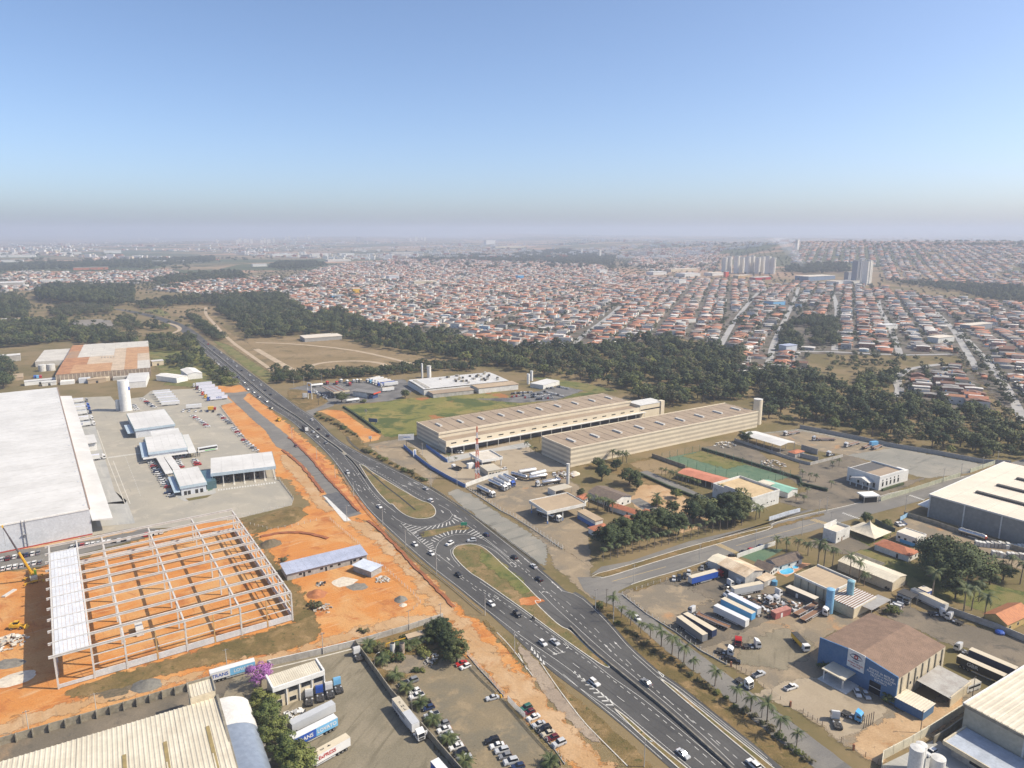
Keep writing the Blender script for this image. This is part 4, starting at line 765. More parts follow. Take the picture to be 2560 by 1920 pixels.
def palm(kind,pos,s,label,group=None):
 return random.choice({'p':PALMS,'t':TALLP,'l':LOWP}[kind]).put('palm_tree',label,'palm tree',(pos[0],pos[1],0),random.uniform(0,6.28),group,scale=s)
# ---- poles
POLE_C=mat('pole_concrete',(.50,.48,.44),(.40,.38,.34),s=1);POLE_D=mat('pole_dark',(.12,.10,.085),s=1);LAMPH=mat('lamp_head',(.6,.6,.58),s=1,r=.4)
LAMPP=Proto();LAMPP.add('pole',MB().tube((0,0,0),(0,0,10),.17,.10,8),POLE_C);LAMPP.add('arm',MB().tube((0,0,9.8),(1.8,0,10.4),.05,n=5).tube((0,0,9.8),(-1.2,0,10.1),.04,n=5),STEEL)
LAMPP.add('lamp_head',MB().box(1.6,2.4,-.16,.16,10.35,10.5),LAMPH);LAMPP.add('transformer_bracket',MB().box(-.5,.5,-.06,.06,8.9,9.02),STEEL)
UTIL=Proto();UTIL.add('pole',MB().tube((0,0,0),(0,0,9.5),.16,.09,8),POLE_C);UTIL.add('crossarm',MB().box(-1.0,1.0,-.06,.06,8.9,9.05),POLE_D)
for x in(-.9,-.3,.3,.9):UTIL.add('insulator',MB().cyl(x,0,9.05,9.28,.05,n=6),LAMPH)
DPOLE=Proto();DPOLE.add('pole',MB().tube((0,0,0),(0,0,8),.13,.08,7),POLE_D);DPOLE.add('crossarm',MB().box(-.7,.7,-.05,.05,7.5,7.62),POLE_D)
CURVL=Proto();CURVL.add('pole',MB().tube((0,0,0),(0,0,7.5),.10,.06,7),STEEL);CURVL.add('arm',MB().tube((0,0,7.4),(.8,0,8.1),.05,n=5).tube((.8,0,8.1),(1.9,0,8.4),.045,n=5),STEEL);CURVL.add('lamp_head',MB().box(1.8,2.5,-.14,.14,8.34,8.46),LAMPH)
def poles(proto,name,cat,group,items,rz=0.5,s=1.0):
 for t,x,y,lab in items:proto.put(name,lab,cat,(*t(x,y).xy,0),rz,group,scale=s)
# ---- walls and fences
def wall(name,label,pts,h,mt,th=.3,cat='wall',cap=None,panel=None,buttress=None,group=None,pmat=None):
 P=[Vector(p.xy if hasattr(p,'xy')else p[:2])for p in pts];O=P[0];r=empty(name,label,cat,(O.x,O.y,0),0,group);L=[p-O for p in P]
 if not panel:part(r,'wall_face',kerb_mb(L,th,0,h),mt)
 else:
  for a,b in zip(L,L[1:]):
   n=max(1,round((b-a).length/panel));hd=ang(a,b);ln=(b-a).length/n;me=MB().box(.04,ln-.04,-th/2,th/2,0,h).mesh('wall_panel',mt);pm=None
   bm=MB().box(-.16,.16,-th/2-(buttress or .06),th/2+.06,0,h+.08).mesh('buttress' if buttress else 'post',pmat or mt)
   for i in range(n):
    q=a.lerp(b,i/n);_link('wall_panel',me,(q.x,q.y,0),hd,r);_link('buttress' if buttress else 'post',bm,(q.x,q.y,0),hd,r)
 if cap:part(r,'coping',kerb_mb(L,th+.12,h+.003,h+.1),cap)
 return r
WIRE=mat('fence_wire',(.35,.34,.32),s=2,r=.6)
def fence(label,pts,h=1.8,step=2.5,mt=None,post=.07,rails=3,name='fence',group=None,base=None):
 P=[Vector(p.xy)for p in pts];O=P[0];r=empty(name,label,'fence',(O.x,O.y,0),0,group);mt=mt or CONCL;pm=MB().box(-post,post,-post,post,0,h).mesh('post',mt)
 for a,b in zip(P,P[1:]):
  n=max(1,round((b-a).length/step))
  for i in range(n+(b is P[-1])):q=a.lerp(b,i/n)-O;_link('post',pm,(q.x,q.y,0),ang(a,b),r)
 L=[p-O for p in P]
 for k in range(rails):
  z=h*(.25+.7*k/max(1,rails-1));m=MB()
  for a,b in zip(L,L[1:]):m.bar((a.x,a.y,z),(b.x,b.y,z),.025,.025)
  part(r,'wire',m,WIRE)
 if base:part(r,'plinth',kerb_mb(L,.22,0,base),CONCW)
 return r
# ---- building helper
class Bld:
 """an Empty at one base corner, parts in local metres (x along the heading, y to its left)"""
 def __init__(s,name,label,A,B,C,cat='building',group=None,W=None,L=None):
  O,a,s.L,s.W=rect(A,B,C)
  s.L=L or s.L;s.W=W or s.W;s.a=a;s.r=empty(name,label,cat,(O.x,O.y,0),a,group)
 def p(s,name,mb,m,**k):return part(s.r,name,mb,m,**k)
 def walls(s,h,m,th=.25,z0=0.0,name='wall',mats=None,ends=None):
  L,W=s.L,s.W
  b=[(0,L,0,th),(0,L,W-th,W),(0,th,th+.003,W-th-.003),(L-th,L,th+.003,W-th-.003)]
  return[s.p(name,MB().box(x0,x1,y0,y1,z0,h),(mats[i]if mats else m))for i,(x0,x1,y0,y1)in enumerate(b)]
 def flat(s,z,m,n=1,ins=.2,name='roof_panel',along='x',gap=.06,t=.15,ribs=None):
  for i in range(n):
   if along=='x':x0=ins+(s.L-2*ins)*i/n;x1=ins+(s.L-2*ins)*(i+1)/n-gap;y0,y1=ins,s.W-ins
   else:y0=ins+(s.W-2*ins)*i/n;y1=ins+(s.W-2*ins)*(i+1)/n-gap;x0,x1=ins,s.L-ins
   s.p(name,MB().box(x0,x1,y0,y1,z-t,z),m)
 def gable(s,h,rise,m,along='x',over=.4,pitch=1.0,n=1,m2=None,gm=None,amp=.08,name='roof_slope',x0=None,x1=None,t=.12):
  """two ribbed slopes with the ridge along x or y; triangles fill the ends"""
  L,W=(s.L,s.W)if along=='x' else(s.W,s.L)
  for sd in(0,1):
   for i in range(n):
    a,b=-over+(L+2*over)*i/n,-over+(L+2*over)*(i+1)/n-(.05 if n>1 else 0)
    y0,y1=(-over,W/2)if sd==0 else(W+over,W/2);k=rise/(W/2)
    mb=MB().ribs(a,b,min(y0,y1),max(y0,y1),0,pitch,amp)
    mb.v=[(x,y,z+h+.02+(y*k if sd==0 else(W-y)*k))for x,y,z in mb.v]
    if along=='y':mb.v=[(s.L-y,x,z)for x,y,z in mb.v]
    s.p(name,mb,(m2 or m)if sd else m)
  if gm:
   for x in(0.02,L-.22):
    mb=MB().add([(x,0,h),(x+.2,0,h),(x,W,h),(x+.2,W,h),(x,W/2,h+rise),(x+.2,W/2,h+rise)],[(0,2,4),(1,5,3),(0,4,5,1),(2,3,5,4),(0,1,3,2)])
    if along=='y':mb.v=[(s.L-y,xx,z)for xx,y,z in mb.v]
    s.p('gable_end',mb,gm)
 def hip(s,h,rise,m,over=.5,name='roof'):
  L,W=s.L+2*over,s.W+2*over;k=min(L,W)/2;o=over
  if L>=W:R=[(k-o,W/2-o),(L-k-o,W/2-o)];F=[(0,1,5,4),(2,3,4,5),(3,0,4),(1,2,5)]
  else:R=[(L/2-o,k-o),(L/2-o,W-k-o)];F=[(1,2,5,4),(3,0,4,5),(0,1,4),(2,3,5)]
  s.p(name,MB().add([(-o,-o,h),(L-o,-o,h),(L-o,W-o,h),(-o,W-o,h),(*R[0],h+rise),(*R[1],h+rise)],F+[(3,2,1,0)]),m)
 def wins(s,face,xs,z0,z1,w,m=None,name='window',frame=True,th=.05):
  """windows on a face: s(outh) y=0, n y=W, w x=0, e x=L; xs are positions along the face"""
  for x in xs:
   if face=='s':b=(x,x+w,-th,.0);f=(x-.08,x+w+.08,-th+.02,.0)
   elif face=='n':b=(x,x+w,s.W,s.W+th);f=(x-.08,x+w+.08,s.W,s.W+th-.02)
   elif face=='w':b=(-th,0,x,x+w);f=(-th+.02,0,x-.08,x+w+.08)
   else:b=(s.L,s.L+th,x,x+w);f=(s.L,s.L+th-.02,x-.08,x+w+.08)
   o=s.p(name,MB().box(b[0],b[1],b[2],b[3],z0,z1),m or GLASS)
   if frame:part(o,'frame',MB().box(f[0],f[1],f[2],f[3],z0-.08,z1+.08),CONCL)
# ================================================================ LEFT SIDE
WHITEM=mat('white_metal_roof',(.60,.585,.555),(.52,.505,.475),s=.045,r=.55,var=.06);WHITEW=mat('white_render',(.70,.69,.66),(.63,.62,.59),s=.3,r=.8);GREYMET=mat('pale_metal_wall',(.56,.58,.61),(.50,.52,.55),s=.2,r=.5,metal=.1)
BLUEGL=mat('blue_grey_fascia',(.42,.50,.56),(.36,.44,.50),s=.3,r=.4);TEAL=mat('teal_edge',(.20,.36,.38),s=.5,r=.5);REDT=mat('red_trim',(.40,.06,.04),s=1)
CREAMR=mat('cream_ribbed_roof',(.60,.545,.43),(.52,.465,.36),s=.12,r=.6,var=.07);TANR=mat('tan_roof',(.42,.32,.21),(.35,.265,.175),s=.1,r=.75,var=.06);BLUEROOF=mat('lilac_metal_roof',(.40,.43,.53),(.34,.37,.46),s=.2,r=.45)
BLOCKW=mat('grey_block',(.36,.35,.33),(.28,.27,.25),s=.8,bump=.15);CREAMW=mat('cream_wall',(.58,.50,.36),(.49,.42,.30),s=.25,r=.85);TILE=mat('terracotta_tiles',(.43,.155,.075),(.32,.12,.065),s=.7,r=.85,bump=.3,bs=3,var=.15);TILED=mat('dark_tiles',(.16,.12,.09),(.11,.085,.07),s=.7,r=.9,bump=.3,bs=3)
GOLD=mat('skylight_strip',(.33,.25,.10),(.25,.19,.08),s=.5,r=.5);RUSTR=[mat('rust_roof_a',(.40,.20,.09),(.28,.13,.06),s=.1,r=.85),mat('rust_roof_b',(.50,.40,.29),(.40,.31,.22),s=.1,r=.8),mat('rust_roof_c',(.53,.50,.44),(.45,.42,.37),s=.1,r=.7),mat('rust_roof_d',(.44,.26,.13),(.36,.20,.10),s=.1,r=.85),mat('rust_roof_e',(.25,.17,.12),(.33,.20,.11),s=.08,r=.85)]
# ---- white distribution warehouse
w=Bld('distribution_warehouse','huge white flat-roofed distribution warehouse with loading canopy at the left edge',TA(515,165,14),TE(440,762,14),TA(0,240,14),'warehouse',W=125)
w.walls(14,GREYMET,.3);w.flat(14.12,WHITEM,34,ins=.35,along='x',gap=.28);w.p('roof_bed',MB().box(.4,w.L-.4,.4,w.W-.4,13.7,13.93),CONCW)
w.p('ridge_flashing',MB().box(-.2,w.L+.2,-.35,.32,13.6,14.35),mat('brown_flashing',(.30,.22,.17),s=1));w.p('parapet',MB().box(-.3,.3,.33,w.W,13.5,14.3),WHITEW)
w.p('base_trim',MB().box(-.12,-.003,.1,w.W,.1,.8),REDT)
for i in range(17):w.p('roof_vent',MB().box(6+i*(w.L-12)/16,7+i*(w.L-12)/16,1.6,2.2,14.15,14.5),GREYMET)
for i in range(14):
 for y in(44,88):w.p('skylight',MB().box(8+i*(w.L-16)/13,9+i*(w.L-16)/13,y,y+9,14.13,14.22),LAMPH)
cp=w.p('loading_canopy',MB().add([(-1,-.4,8.2),(w.L-12,-.4,8.2),(w.L-12,-9.5,7.2),(-1,-9.5,7.2),(-1,-.4,7.7),(w.L-12,-.4,7.7),(w.L-12,-9.5,6.3),(-1,-9.5,6.3)],[(3,2,1,0),(4,5,6,7),(2,3,7,6),(0,4,7,3),(1,2,6,5)]),WHITEM)
for i in range(14):w.p('dock_door',MB().box(12+i*(w.L-30)/13,15.4+i*(w.L-30)/13,-.06,-.003,1.1,5.2),CONCW)
w.p('access_ladder',MB().box(-.5,-.1,27,27.1,1,14.6).box(-.5,-.1,28.4,28.5,1,14.6).box(-.45,-.35,27.1,28.4,3,3.1).box(-.45,-.35,27.1,28.4,6,6.1).box(-.45,-.35,27.1,28.4,9,9.1).box(-.45,-.35,27.1,28.4,12,12.1).box(-1.2,-.1,26.6,28.8,7.3,7.4),STEEL)
w.p('dock_cabin',MB().box(w.L*.47,w.L*.53,-15,-9.6,0,6),WHITEW);w.p('dock_cabin_roof',MB().box(w.L*.465,w.L*.535,-15.4,-9.52,6.003,6.3),WHITEM)
# ---- concrete frame under construction
HF=12.6
fr=Bld('building_frame','pale concrete frame of an unfinished warehouse standing on orange earth',TA(310,1010,HF),TA(1675,640,HF),TA(245,385,HF),'building frame')
FC=mat('precast_concrete',(.54,.52,.49),(.46,.44,.41),s=.6,r=.8);DECK=mat('roof_deck',(.62,.63,.65),(.55,.56,.58),s=.3,r=.5);PANELW=mat('precast_panel',(.55,.55,.55),(.48,.48,.48),s=.3)
FL_,FW_=fr.L,fr.W;NB=11;xs_v=[0,FL_*.135,FL_*.262,FL_*.51,FL_*.755,FL_];ys_u=[FW_*i/NB for i in range(NB+1)]
for j,y in enumerate(ys_u):
 fr.p('roof_beam',MB().box(-1.6,FL_,y-.14,y+.14,HF-.9,HF-.1).box(-1.6,FL_,y-.27,y+.27,HF-.1,HF+.05),FC)
 for i,x in enumerate(xs_v):
  if i in(0,1,5)or(j%2==0)or j==NB:
   fr.p('column',MB().box(x-.28,x+.28,y-.28,y+.28,0,HF-.92),FC)
   if i in(2,3,4):fr.p('corbel',MB().box(x-.45,x+.45,y-.3,y+.3,HF-2.2,HF-1.92),FC)
for x in xs_v[2:]:
 for j in range(NB):fr.p('girder',MB().box(x-.3,x+.3,ys_u[j]+.4,ys_u[j+1]-.4,HF-1.9,HF-.95),FC)
for x in(0,xs_v[1]):fr.p('edge_girder',MB().box(x-.3,x+.3,.4,FW_-.4,HF-.92,HF-.12),FC)
for j in range(NB-1):
 for i in range(8):
  x0,x1=.4+(xs_v[1]-.8)*i/8,.4+(xs_v[1]-.8)*(i+1)/8-.07;fr.p('roof_panel',MB().box(x0,x1,ys_u[j]+.42,ys_u[j+1]-.42,HF-.35,HF-.08+.1*(i%2)),DECK)
PO=mat('timber_prop',(.50,.32,.13),s=1)
for x in(xs_v[2]+xs_v[3],xs_v[3]+xs_v[4],xs_v[4]+xs_v[5]):fr.p('wind_post',MB().box(x/2-.18,x/2+.18,-.2,.2,0,HF-.92),PO)
nx=[xs_v[1],xs_v[2],(xs_v[2]+xs_v[3])/2,xs_v[3],(xs_v[3]+xs_v[4])/2,xs_v[4],(xs_v[4]+xs_v[5])/2,xs_v[5]]
for a,b in zip([0]+nx,nx):fr.p('wall_panel',MB().box(a+.3,b-.3,-.16,.1,.35,1.6 if a==0 else 2.7),PANELW)
for j in range(NB):fr.p('wall_panel',MB().box(FL_-.1,FL_+.16,ys_u[j]+.3,ys_u[j+1]-.3,.35,2.7),PANELW)
for a,b in zip([0]+xs_v[1:],xs_v[1:]):fr.p('wall_panel',MB().box(a+.3,b-.3,FW_-.1,FW_+.16,.35,2.4),PANELW)
for z in(5.2,8.6):
 for a,b in zip(nx,nx[1:]):fr.p('girt',MB().box(a+.3,b-.2,-.12,.12,z,z+.3),FC)
for j in range(NB):
 fr.p('girt',MB().box(FL_-.12,FL_+.12,ys_u[j]+.3,ys_u[j+1]-.3,5.2,5.5),FC);fr.p('girt',MB().box(FL_-.12,FL_+.12,ys_u[j]+.3,ys_u[j+1]-.3,8.6,8.9),FC)
for a,b in zip(nx,nx[1:]):fr.p('girt',MB().box(a+.3,b-.2,FW_-.12,FW_+.12,8.6,8.9),FC)
# ---- crane, loader, pipes, rubble by the frame
YEL=mat('machine_yellow',(.68,.40,.03),(.55,.32,.03),s=1,r=.45);HIVIS=mat('high_vis_green',(.45,.75,.05),s=2)
p,h=span(ZA,(610,740),(560,480));cr=empty('mobile_crane','yellow mobile crane with long raised boom beside the concrete frame','crane',(p.x,p.y,.05),h)
part(cr,'carrier',MB().box(-5.5,5.5,-1.3,1.3,.9,1.6).box(4.0,5.6,-1.25,1.25,1.6,2.7),YEL)
part(cr,'counterweight',MB().box(-5.2,-2.6,-1.35,1.35,1.7,2.9),mat('crane_weight',(.55,.50,.40),s=1));part(cr,'turntable',MB().cyl(-1.2,0,1.6,2.1,1.2,n=12),CHASSIS)
part(cr,'operator_cab',MB().box(-.6,1.2,-1.35,-.35,2.1,3.7),HIVIS);part(cr,'cab_window',MB().box(1.2,1.24,-1.3,-.4,2.6,3.5),GLASS)
tip=TA(14,268,30.0);inv=Matrix.Rotation(-h,3,'Z');tl=inv@(tip-Vector((p.x,p.y,.05)));b0=Vector((-2,.2,3.0));d_=tl-b0
part(cr,'boom',MB().tube(b0,b0+d_*.48,.55,.5,6),YEL);part(cr,'boom_extension',MB().tube(b0+d_*.46,b0+d_*.78,.36,.34,6).tube(b0+d_*.76,tl,.26,.24,6),mat('boom_dark',(.10,.09,.10),s=1));part(cr,'boom_head',MB().box(tl.x-.5,tl.x+.5,tl.y-.3,tl.y+.3,tl.z-.4,tl.z+.4),YEL)
part(cr,'hoist_cable',MB().tube(tl,tl-Vector((0,0,9)),.04,n=4),CHASSIS)
for x in(-4.2,-2.8,2.2,3.6):
 for y in(-1.05,1.05):part(cr,'wheel',W_TRK,None,loc=(x,y,.45))
for x in(-4.8,1.0):
 for y in(-1,1):part(cr,'outrigger',MB().box(x-.15,x+.15,min(y*1.3,y*3.3),max(y*1.3,y*3.3),.8,1.1).box(x-.35,x+.35,y*3.3-.35,y*3.3+.35,0,.95),YEL)
def loader(pos,rz,label):
 r=empty('wheel_loader',label,'loader',(pos.x,pos.y,.05),rz);part(r,'body',MB().box(-2.6,.6,-1,1,.8,1.9).box(-2.6,-1.2,-.9,.9,1.9,2.3),YEL);part(r,'cab',MB().box(-.9,.5,-.7,.7,1.9,3.2),YEL);part(r,'cab_window',MB().box(-.93,.53,-.72,.72,2.2,2.9),GLASS)
 part(r,'lift_arm',MB().bar((.3,-.6,1.6),(2.6,-.6,.8),.2,.3).bar((.3,.6,1.6),(2.6,.6,.8),.2,.3),YEL);part(r,'bucket',MB().xprism([(2.5,.3),(3.6,.1),(3.7,.25),(2.9,.5),(2.7,1.3),(2.5,1.2)][::-1],-1.3,1.3),YEL)
 for x in(-1.8,1.3):
  for y in(-.95,.95):part(r,'wheel',W_DUAL,None,loc=(x,y,.55))
loader(ZA(310,1460),.2,'yellow wheel loader on orange earth left of the concrete frame')
loader(TE(2140,1022),2.2,'small yellow loader working on the red bank beside the unfinished service road')
for i in range(3):
 q=ZA(140+i*22,860);solo('concrete_pile',MB().box(-.25,.25,-3.2,3.2,0,.5),FC,f'precast concrete pile lying on the earth, {ORD[i]} of the three by the crane','concrete beam',(q.x,q.y,.05),-.1,'concrete piles by the crane')
def heap(name,label,pos,r,h,mt,n=14,seed=1,cat='heap',elong=1.0,rz=0.0):
 g=random.Random(seed);m=MB();rings=5;v=[(0,0,h)];f=[]
 for j in range(1,rings+1):
  k=j/rings
  for i in range(n):a=2*math.pi*i/n;rr=r*k*(1+g.uniform(-.13,.13));v.append((rr*math.cos(a)*elong,rr*math.sin(a),max(-.05,h*(1-k)**.9*(1+g.uniform(-.2,.2))if j<rings else-.05)))
 for i in range(n):f.append((0,1+i,1+(i+1)%n))
 for j in range(rings-1):
  for i in range(n):a=1+j*n+i;b=1+j*n+(i+1)%n;f.append((a,a+n,b+n,b))
 return solo(name,m.add(v,f),mt,label,cat,(pos.x,pos.y,0),rz,smooth=True)
SANDG=mat('grey_sand',(.22,.20,.165),(.15,.14,.12),s=.8,bump=.3);SANDD=mat('dark_sand',(.13,.125,.11),(.18,.17,.145),s=.8,bump=.3);EARTH=mat('heaped_earth',(.40,.155,.06),(.29,.11,.045),s=.6,bump=.5);PALE=mat('pale_lime',(.60,.54,.44),(.48,.42,.34),s=.7,bump=.2);BRUSH=mat('dead_brush',(.15,.115,.07),(.09,.075,.045),s=1,bump=.6)
def rubble(name,label,pos,r,n,mats,seed=3,size=.6,cat='rubble'):
 """a pile of broken pieces"""
 g=random.Random(seed);m=MB()
 for i in range(n):
  a,d=g.uniform(0,6.28),r*math.sqrt(g.random());s=size*g.uniform(.4,1.3);c=Vector((d*math.cos(a),d*math.sin(a),max(0,(1-d/r))*r*.28+s*.2))
  R=Matrix.Rotation(g.uniform(0,3),3,'Z')@Matrix.Rotation(g.uniform(-.6,.6),3,'X');q=MB().box(-s,s,-s*g.uniform(.3,.8),s*.6,-s*.25,s*.3);m.add([R@Vector(v)+c for v in q.v],q.f,g.randrange(len(mats)))
 o=solo(name,m,mats,label,cat,(pos.x,pos.y,0));o['kind']='stuff';return o
rubble('rubble_heap','heap of broken concrete and pipes at the left edge of the earthworks',TA(55,940),6,90,[CONCL,CONCW,PALE],3,.8)
heap('sand_heap','wide flat grey sand heap at the lower left edge',TA(50,1060),4,.6,SANDG,seed=2,elong=1.5);heap('lime_heap','pale lime spread on orange earth at the left edge',TA(80,1150),5,.5,PALE,seed=5,elong=1.6,rz=.5)
heap('gravel_heap','dark grey gravel heap below the concrete frame',TA(845,1185),4.2,2.0,SANDD,seed=3,elong=1.3,rz=.2);heap('earth_heap','low brown earth spread beside the gravel heap',TA(680,1220),6,.3,BRUSH,seed=8,elong=1.6,rz=.4)
heap('earth_heap','dark red earth heap in the fenced plot by the blue-roofed shed',TB(440,660),4.5,2.0,EARTH,seed=4);heap('gravel_heap','small pointed gravel heap near the plot fence corner',TB(925,690),3,1.8,SANDD,seed=6);heap('lime_heap','white lime patch beside the small gravel heap',TB(940,722),1.8,.8,PALE,seed=7)
heap('earth_heap','dug brown earth mound at the corner above the blue-roofed shed',TB(175,370),5.5,2.6,BRUSH,seed=9);heap('lime_heap','pale lime stain in the middle of the orange plot',TB(600,590),6,.25,PALE,seed=11,elong=1.3);heap('gravel_heap','flat grey stone patch beside the lime stain',TB(675,615),4,.5,SANDG,seed=12,elong=1.3)
rubble('block_stack','dark stack of blocks in the orange plot',TB(470,600),2,26,[CONCW,DARK],7,.6,'block stack');rubble('material_pile','pale bags and rubble stacked beside the small shed',TB(825,575),3.2,50,[CONCL,CONCW,TANR],8,.6);rubble('rubble_heap','rubble and planks at the foot of the grass slope',TB(480,745),4,40,[CONCW,TANR,PALE],9,.5)
q=fr.r.matrix_basis@Vector((FL_*.36,FL_*.22,0));c=empty('site_container','white site container standing inside the concrete frame','container',(*TA(805,880).xy,.08),fr.a+math.pi/2);part(c,'container_body',MB().box(-3,3,-1.25,1.25,.1,2.6),CONCL);part(c,'container_roof',MB().box(-3.05,3.05,-1.3,1.3,2.603,2.7),WHITEM);part(c,'door',MB().box(3.0,3.05,-.5,.5,.15,2.2),CONCW)
# ---- site sheds
s=Bld('site_shed','long grey block shed with a lilac metal roof on the orange plot',TB(270,538,3.6),TB(730,425,3.6),TB(240,488,3.6),'shed');s.walls(3.4,BLOCKW)
for i in range(12):s.p('roof_sheet',MB().ribs(-.5+(s.L+1)*i/12,-.5+(s.L+1)*(i+1)/12-.03,-.8,s.W+.5,3.45,.5,.05,fz=lambda x,y:.08*y),BLUEROOF)
s.wins('s',[s.L*k for k in(.14,.25,.40,.52,.62,.82,.90)],1.2,2.3,1.4);s.wins('s',[s.L*k for k in(.19,.46,.78)],.05,2.2,1.0,DARK,'door')
s=Bld('site_store','small grey block store with white roof beside the plot fence',TB(755,523,3.4),TB(815,490,3.4),TB(700,462,3.4),'shed');s.walls(3.2,BLOCKW);s.p('roof',MB().ribs(-.6,s.L+.6,-.6,s.W+.6,3.25,.6,.06),mat('pale_blue_roof',(.62,.66,.72),s=.3,r=.5));s.wins('e',[s.W*.4],.05,2.2,1.0,DARK,'door')
fence('wooden post fence around the orange building plot',TB.ps([(700,440),(810,490),(900,570),(1000,660),(1040,710),(1000,750)]),1.6,2.6,CONCL);fence('wooden post fence along the terrace above the orange plot',TB.ps([(520,230),(600,300),(690,375),(720,420)]),1.6,2.4,CONCL);fence('white post fence below the dark slope',TB.ps([(60,260),(180,290),(300,270),(440,235)]),1.6,3,CONCL)
# ---- offices and gates of the distribution yard
def white_block(name,label,A,B,C,h,roofn=4):
 b=Bld(name,label,A,B,C,'building');b.walls(h,GREYMET);b.flat(h+.35,WHITEM,roofn,ins=-.5,gap=.05,t=.33);b.p('fascia',MB().box(-.55,b.L+.55,-.62,-.505,h-1.3,h+.4),BLUEGL);b.p('fascia',MB().box(-.62,-.505,-.55,b.W+.55,h-1.3,h+.4),TEAL);b.p('fascia',MB().box(b.L+.505,b.L+.62,-.55,b.W+.55,h-1.3,h+.4),TEAL);return b
b=white_block('office_block','white flat-roofed office block next to the white water tower',ZL(820,612,7),ZL(1270,552,7),ZL(720,435,7),6.7,5);b.p('side_canopy',MB().box(-5,-.7,2,b.W*.55,3.6,3.9),BLUEGL)
b2=white_block('canteen_block','white flat-roofed canteen block with lower wing in the distribution yard',ZL(980,880,6.5),ZL(1410,822,6.5),ZL(890,712,6.5),6.2,5);b2.p('side_canopy',MB().box(-4.5,-.7,0,b2.W*.95,3.4,3.7),BLUEGL);b2.p('rear_wing',MB().box(b2.L*.18,b2.L-.3,b2.W+.3,b2.W+15,0,6.3),GREYMET);b2.p('rear_wing_roof',MB().box(b2.L*.17,b2.L-.1,b2.W+.6,b2.W+15.3,6.305,6.6),WHITEM);b2.p('front_canopy',MB().box(-4,b2.L+3,-4.5,-.7,3.3,3.55),WHITEM);b2.p('side_walkway_roof',MB().box(b2.L+.8,b2.L+5.5,-6,b2.W+4,3.6,3.85),WHITEM)
for i in range(9):b2.p('window',MB().box(2+i*(b2.L-5)/8,3.6+i*(b2.L-5)/8,-.06,-.003,1,2.4),GLASS)
for i in range(6):b2.p('canopy_post',MB().box(b2.L+5.1,b2.L+5.3,-5+i*(b2.W+7)/5,-4.8+i*(b2.W+7)/5,0,3.6),STEEL)
b3=white_block('gate_office','white gatehouse office with dark doors beside the truck gate',ZL(1345,1270,6),ZL(1632,1222,6),ZL(1235,1092,6),5.7,4);b3.p('side_canopy',MB().box(-4,-.7,-2,b3.W*.9,3.2,3.5),BLUEGL);b3.wins('s',[b3.L*k for k in(.1,.25,.55,.75)],.1,2.6,1.6,DARK,'door');b3.p('link_block',MB().box(b3.L+.7,b3.L+6.2,3,b3.W*.8,0,5),mat('teal_glass',(.07,.13,.15),s=.5,r=.15))
for(a,c_,lab)in(((1085,905),(1215,1122),'white covered walkway beside the car rows, left of the pair'),((1180,905),(1300,1075),'white covered walkway behind the gatehouse, right of the pair')):
 P1,P2=ZL(*a,3.4),ZL(*c_,3.4);r=empty('covered_walkway',lab,'walkway roof',(P1.x,P1.y,0),ang(P1,P2));Ln=(P2-P1).length;part(r,'roof',MB().box(0,Ln,-2.2,2.2,3.2,3.45),WHITEM)
 for i in range(8):part(r,'post',MB().box(.5+i*(Ln-1.2)/7,.7+i*(Ln-1.2)/7,-1.9,-1.7,0,3.2).box(.5+i*(Ln-1.2)/7,.7+i*(Ln-1.2)/7,1.7,1.9,0,3.2),STEEL)
g=Bld('truck_gate','white truck gate canopy with open lanes beside the earthworks',TE(1625,1425,8),TE(2110,1368,8),TE(1605,1312,8),'gate canopy');g.flat(8.2,WHITEM,6,ins=-.5,t=.3);g.p('fascia',MB().box(-.6,g.L+.6,-.65,-.505,6.3,8.25),BLUEGL);g.p('fascia',MB().box(g.L+.505,g.L+.65,-.6,g.W+.5,6.3,8.25),TEAL);g.p('soffit',MB().box(-.4,g.L+.4,-.4,g.W+.4,7.2,7.3),CONCL);g.p('rear_wall',MB().box(0,g.L,g.W-.3,g.W,0,7.2),BLUEGL)
for i in range(7):g.p('column',MB().box(i*(g.L-.5)/6,.5+i*(g.L-.5)/6,.1,.6,0,7.2),CONCL);g.p('lane_kerb',MB().box(i*(g.L-.5)/6-.3,.8+i*(g.L-.5)/6,-4,g.W-2,.16,.4),KERB)
for i in range(5):g.p('lane_booth',MB().box(2+i*(g.L-4)/5.5,3.6+i*(g.L-4)/5.5,5,8,.4,2.9),GLASS)
for i in range(22):
 q=TE(1680+i*20.5,1553-i*2.7);part(g.r,'crossing_bar',MB().box(-.4,.4,-1.3,1.3,0,.01),LINEW,loc=tuple(Matrix.Rotation(-g.a,3,'Z')@(Vector((q.x,q.y,.172))-g.r.location)))
# water tower, lattice of pipes
TW=ZL(718,400);t=empty('water_tower','tall white cylindrical water tower standing beside the office block','water tower',(TW.x,TW.y,.1));part(t,'tank',MB().cyl(0,0,.5,26.5,4.4,n=28),WHITEW,smooth=False);part(t,'tank_roof',MB().cyl(0,0,26.503,27,4.45,1.0,n=28),WHITEM);part(t,'base_slab',MB().cyl(0,0,0,.5,6,n=24),CONCW)
for z in(5,10,15,20):part(t,'seam_ring',MB().cyl(0,0,z,z+.12,4.45,n=28),CONCL)
part(t,'blue_mark',MB().box(4.3,4.55,-1,1,18,21),PAINT['blue']);part(t,'service_tank',MB().cyl(-7.4,1,0,9,1.7,n=14),WHITEW);part(t,'ladder',MB().box(-4.8,-4.45,-.3,.3,.5,27),STEEL)
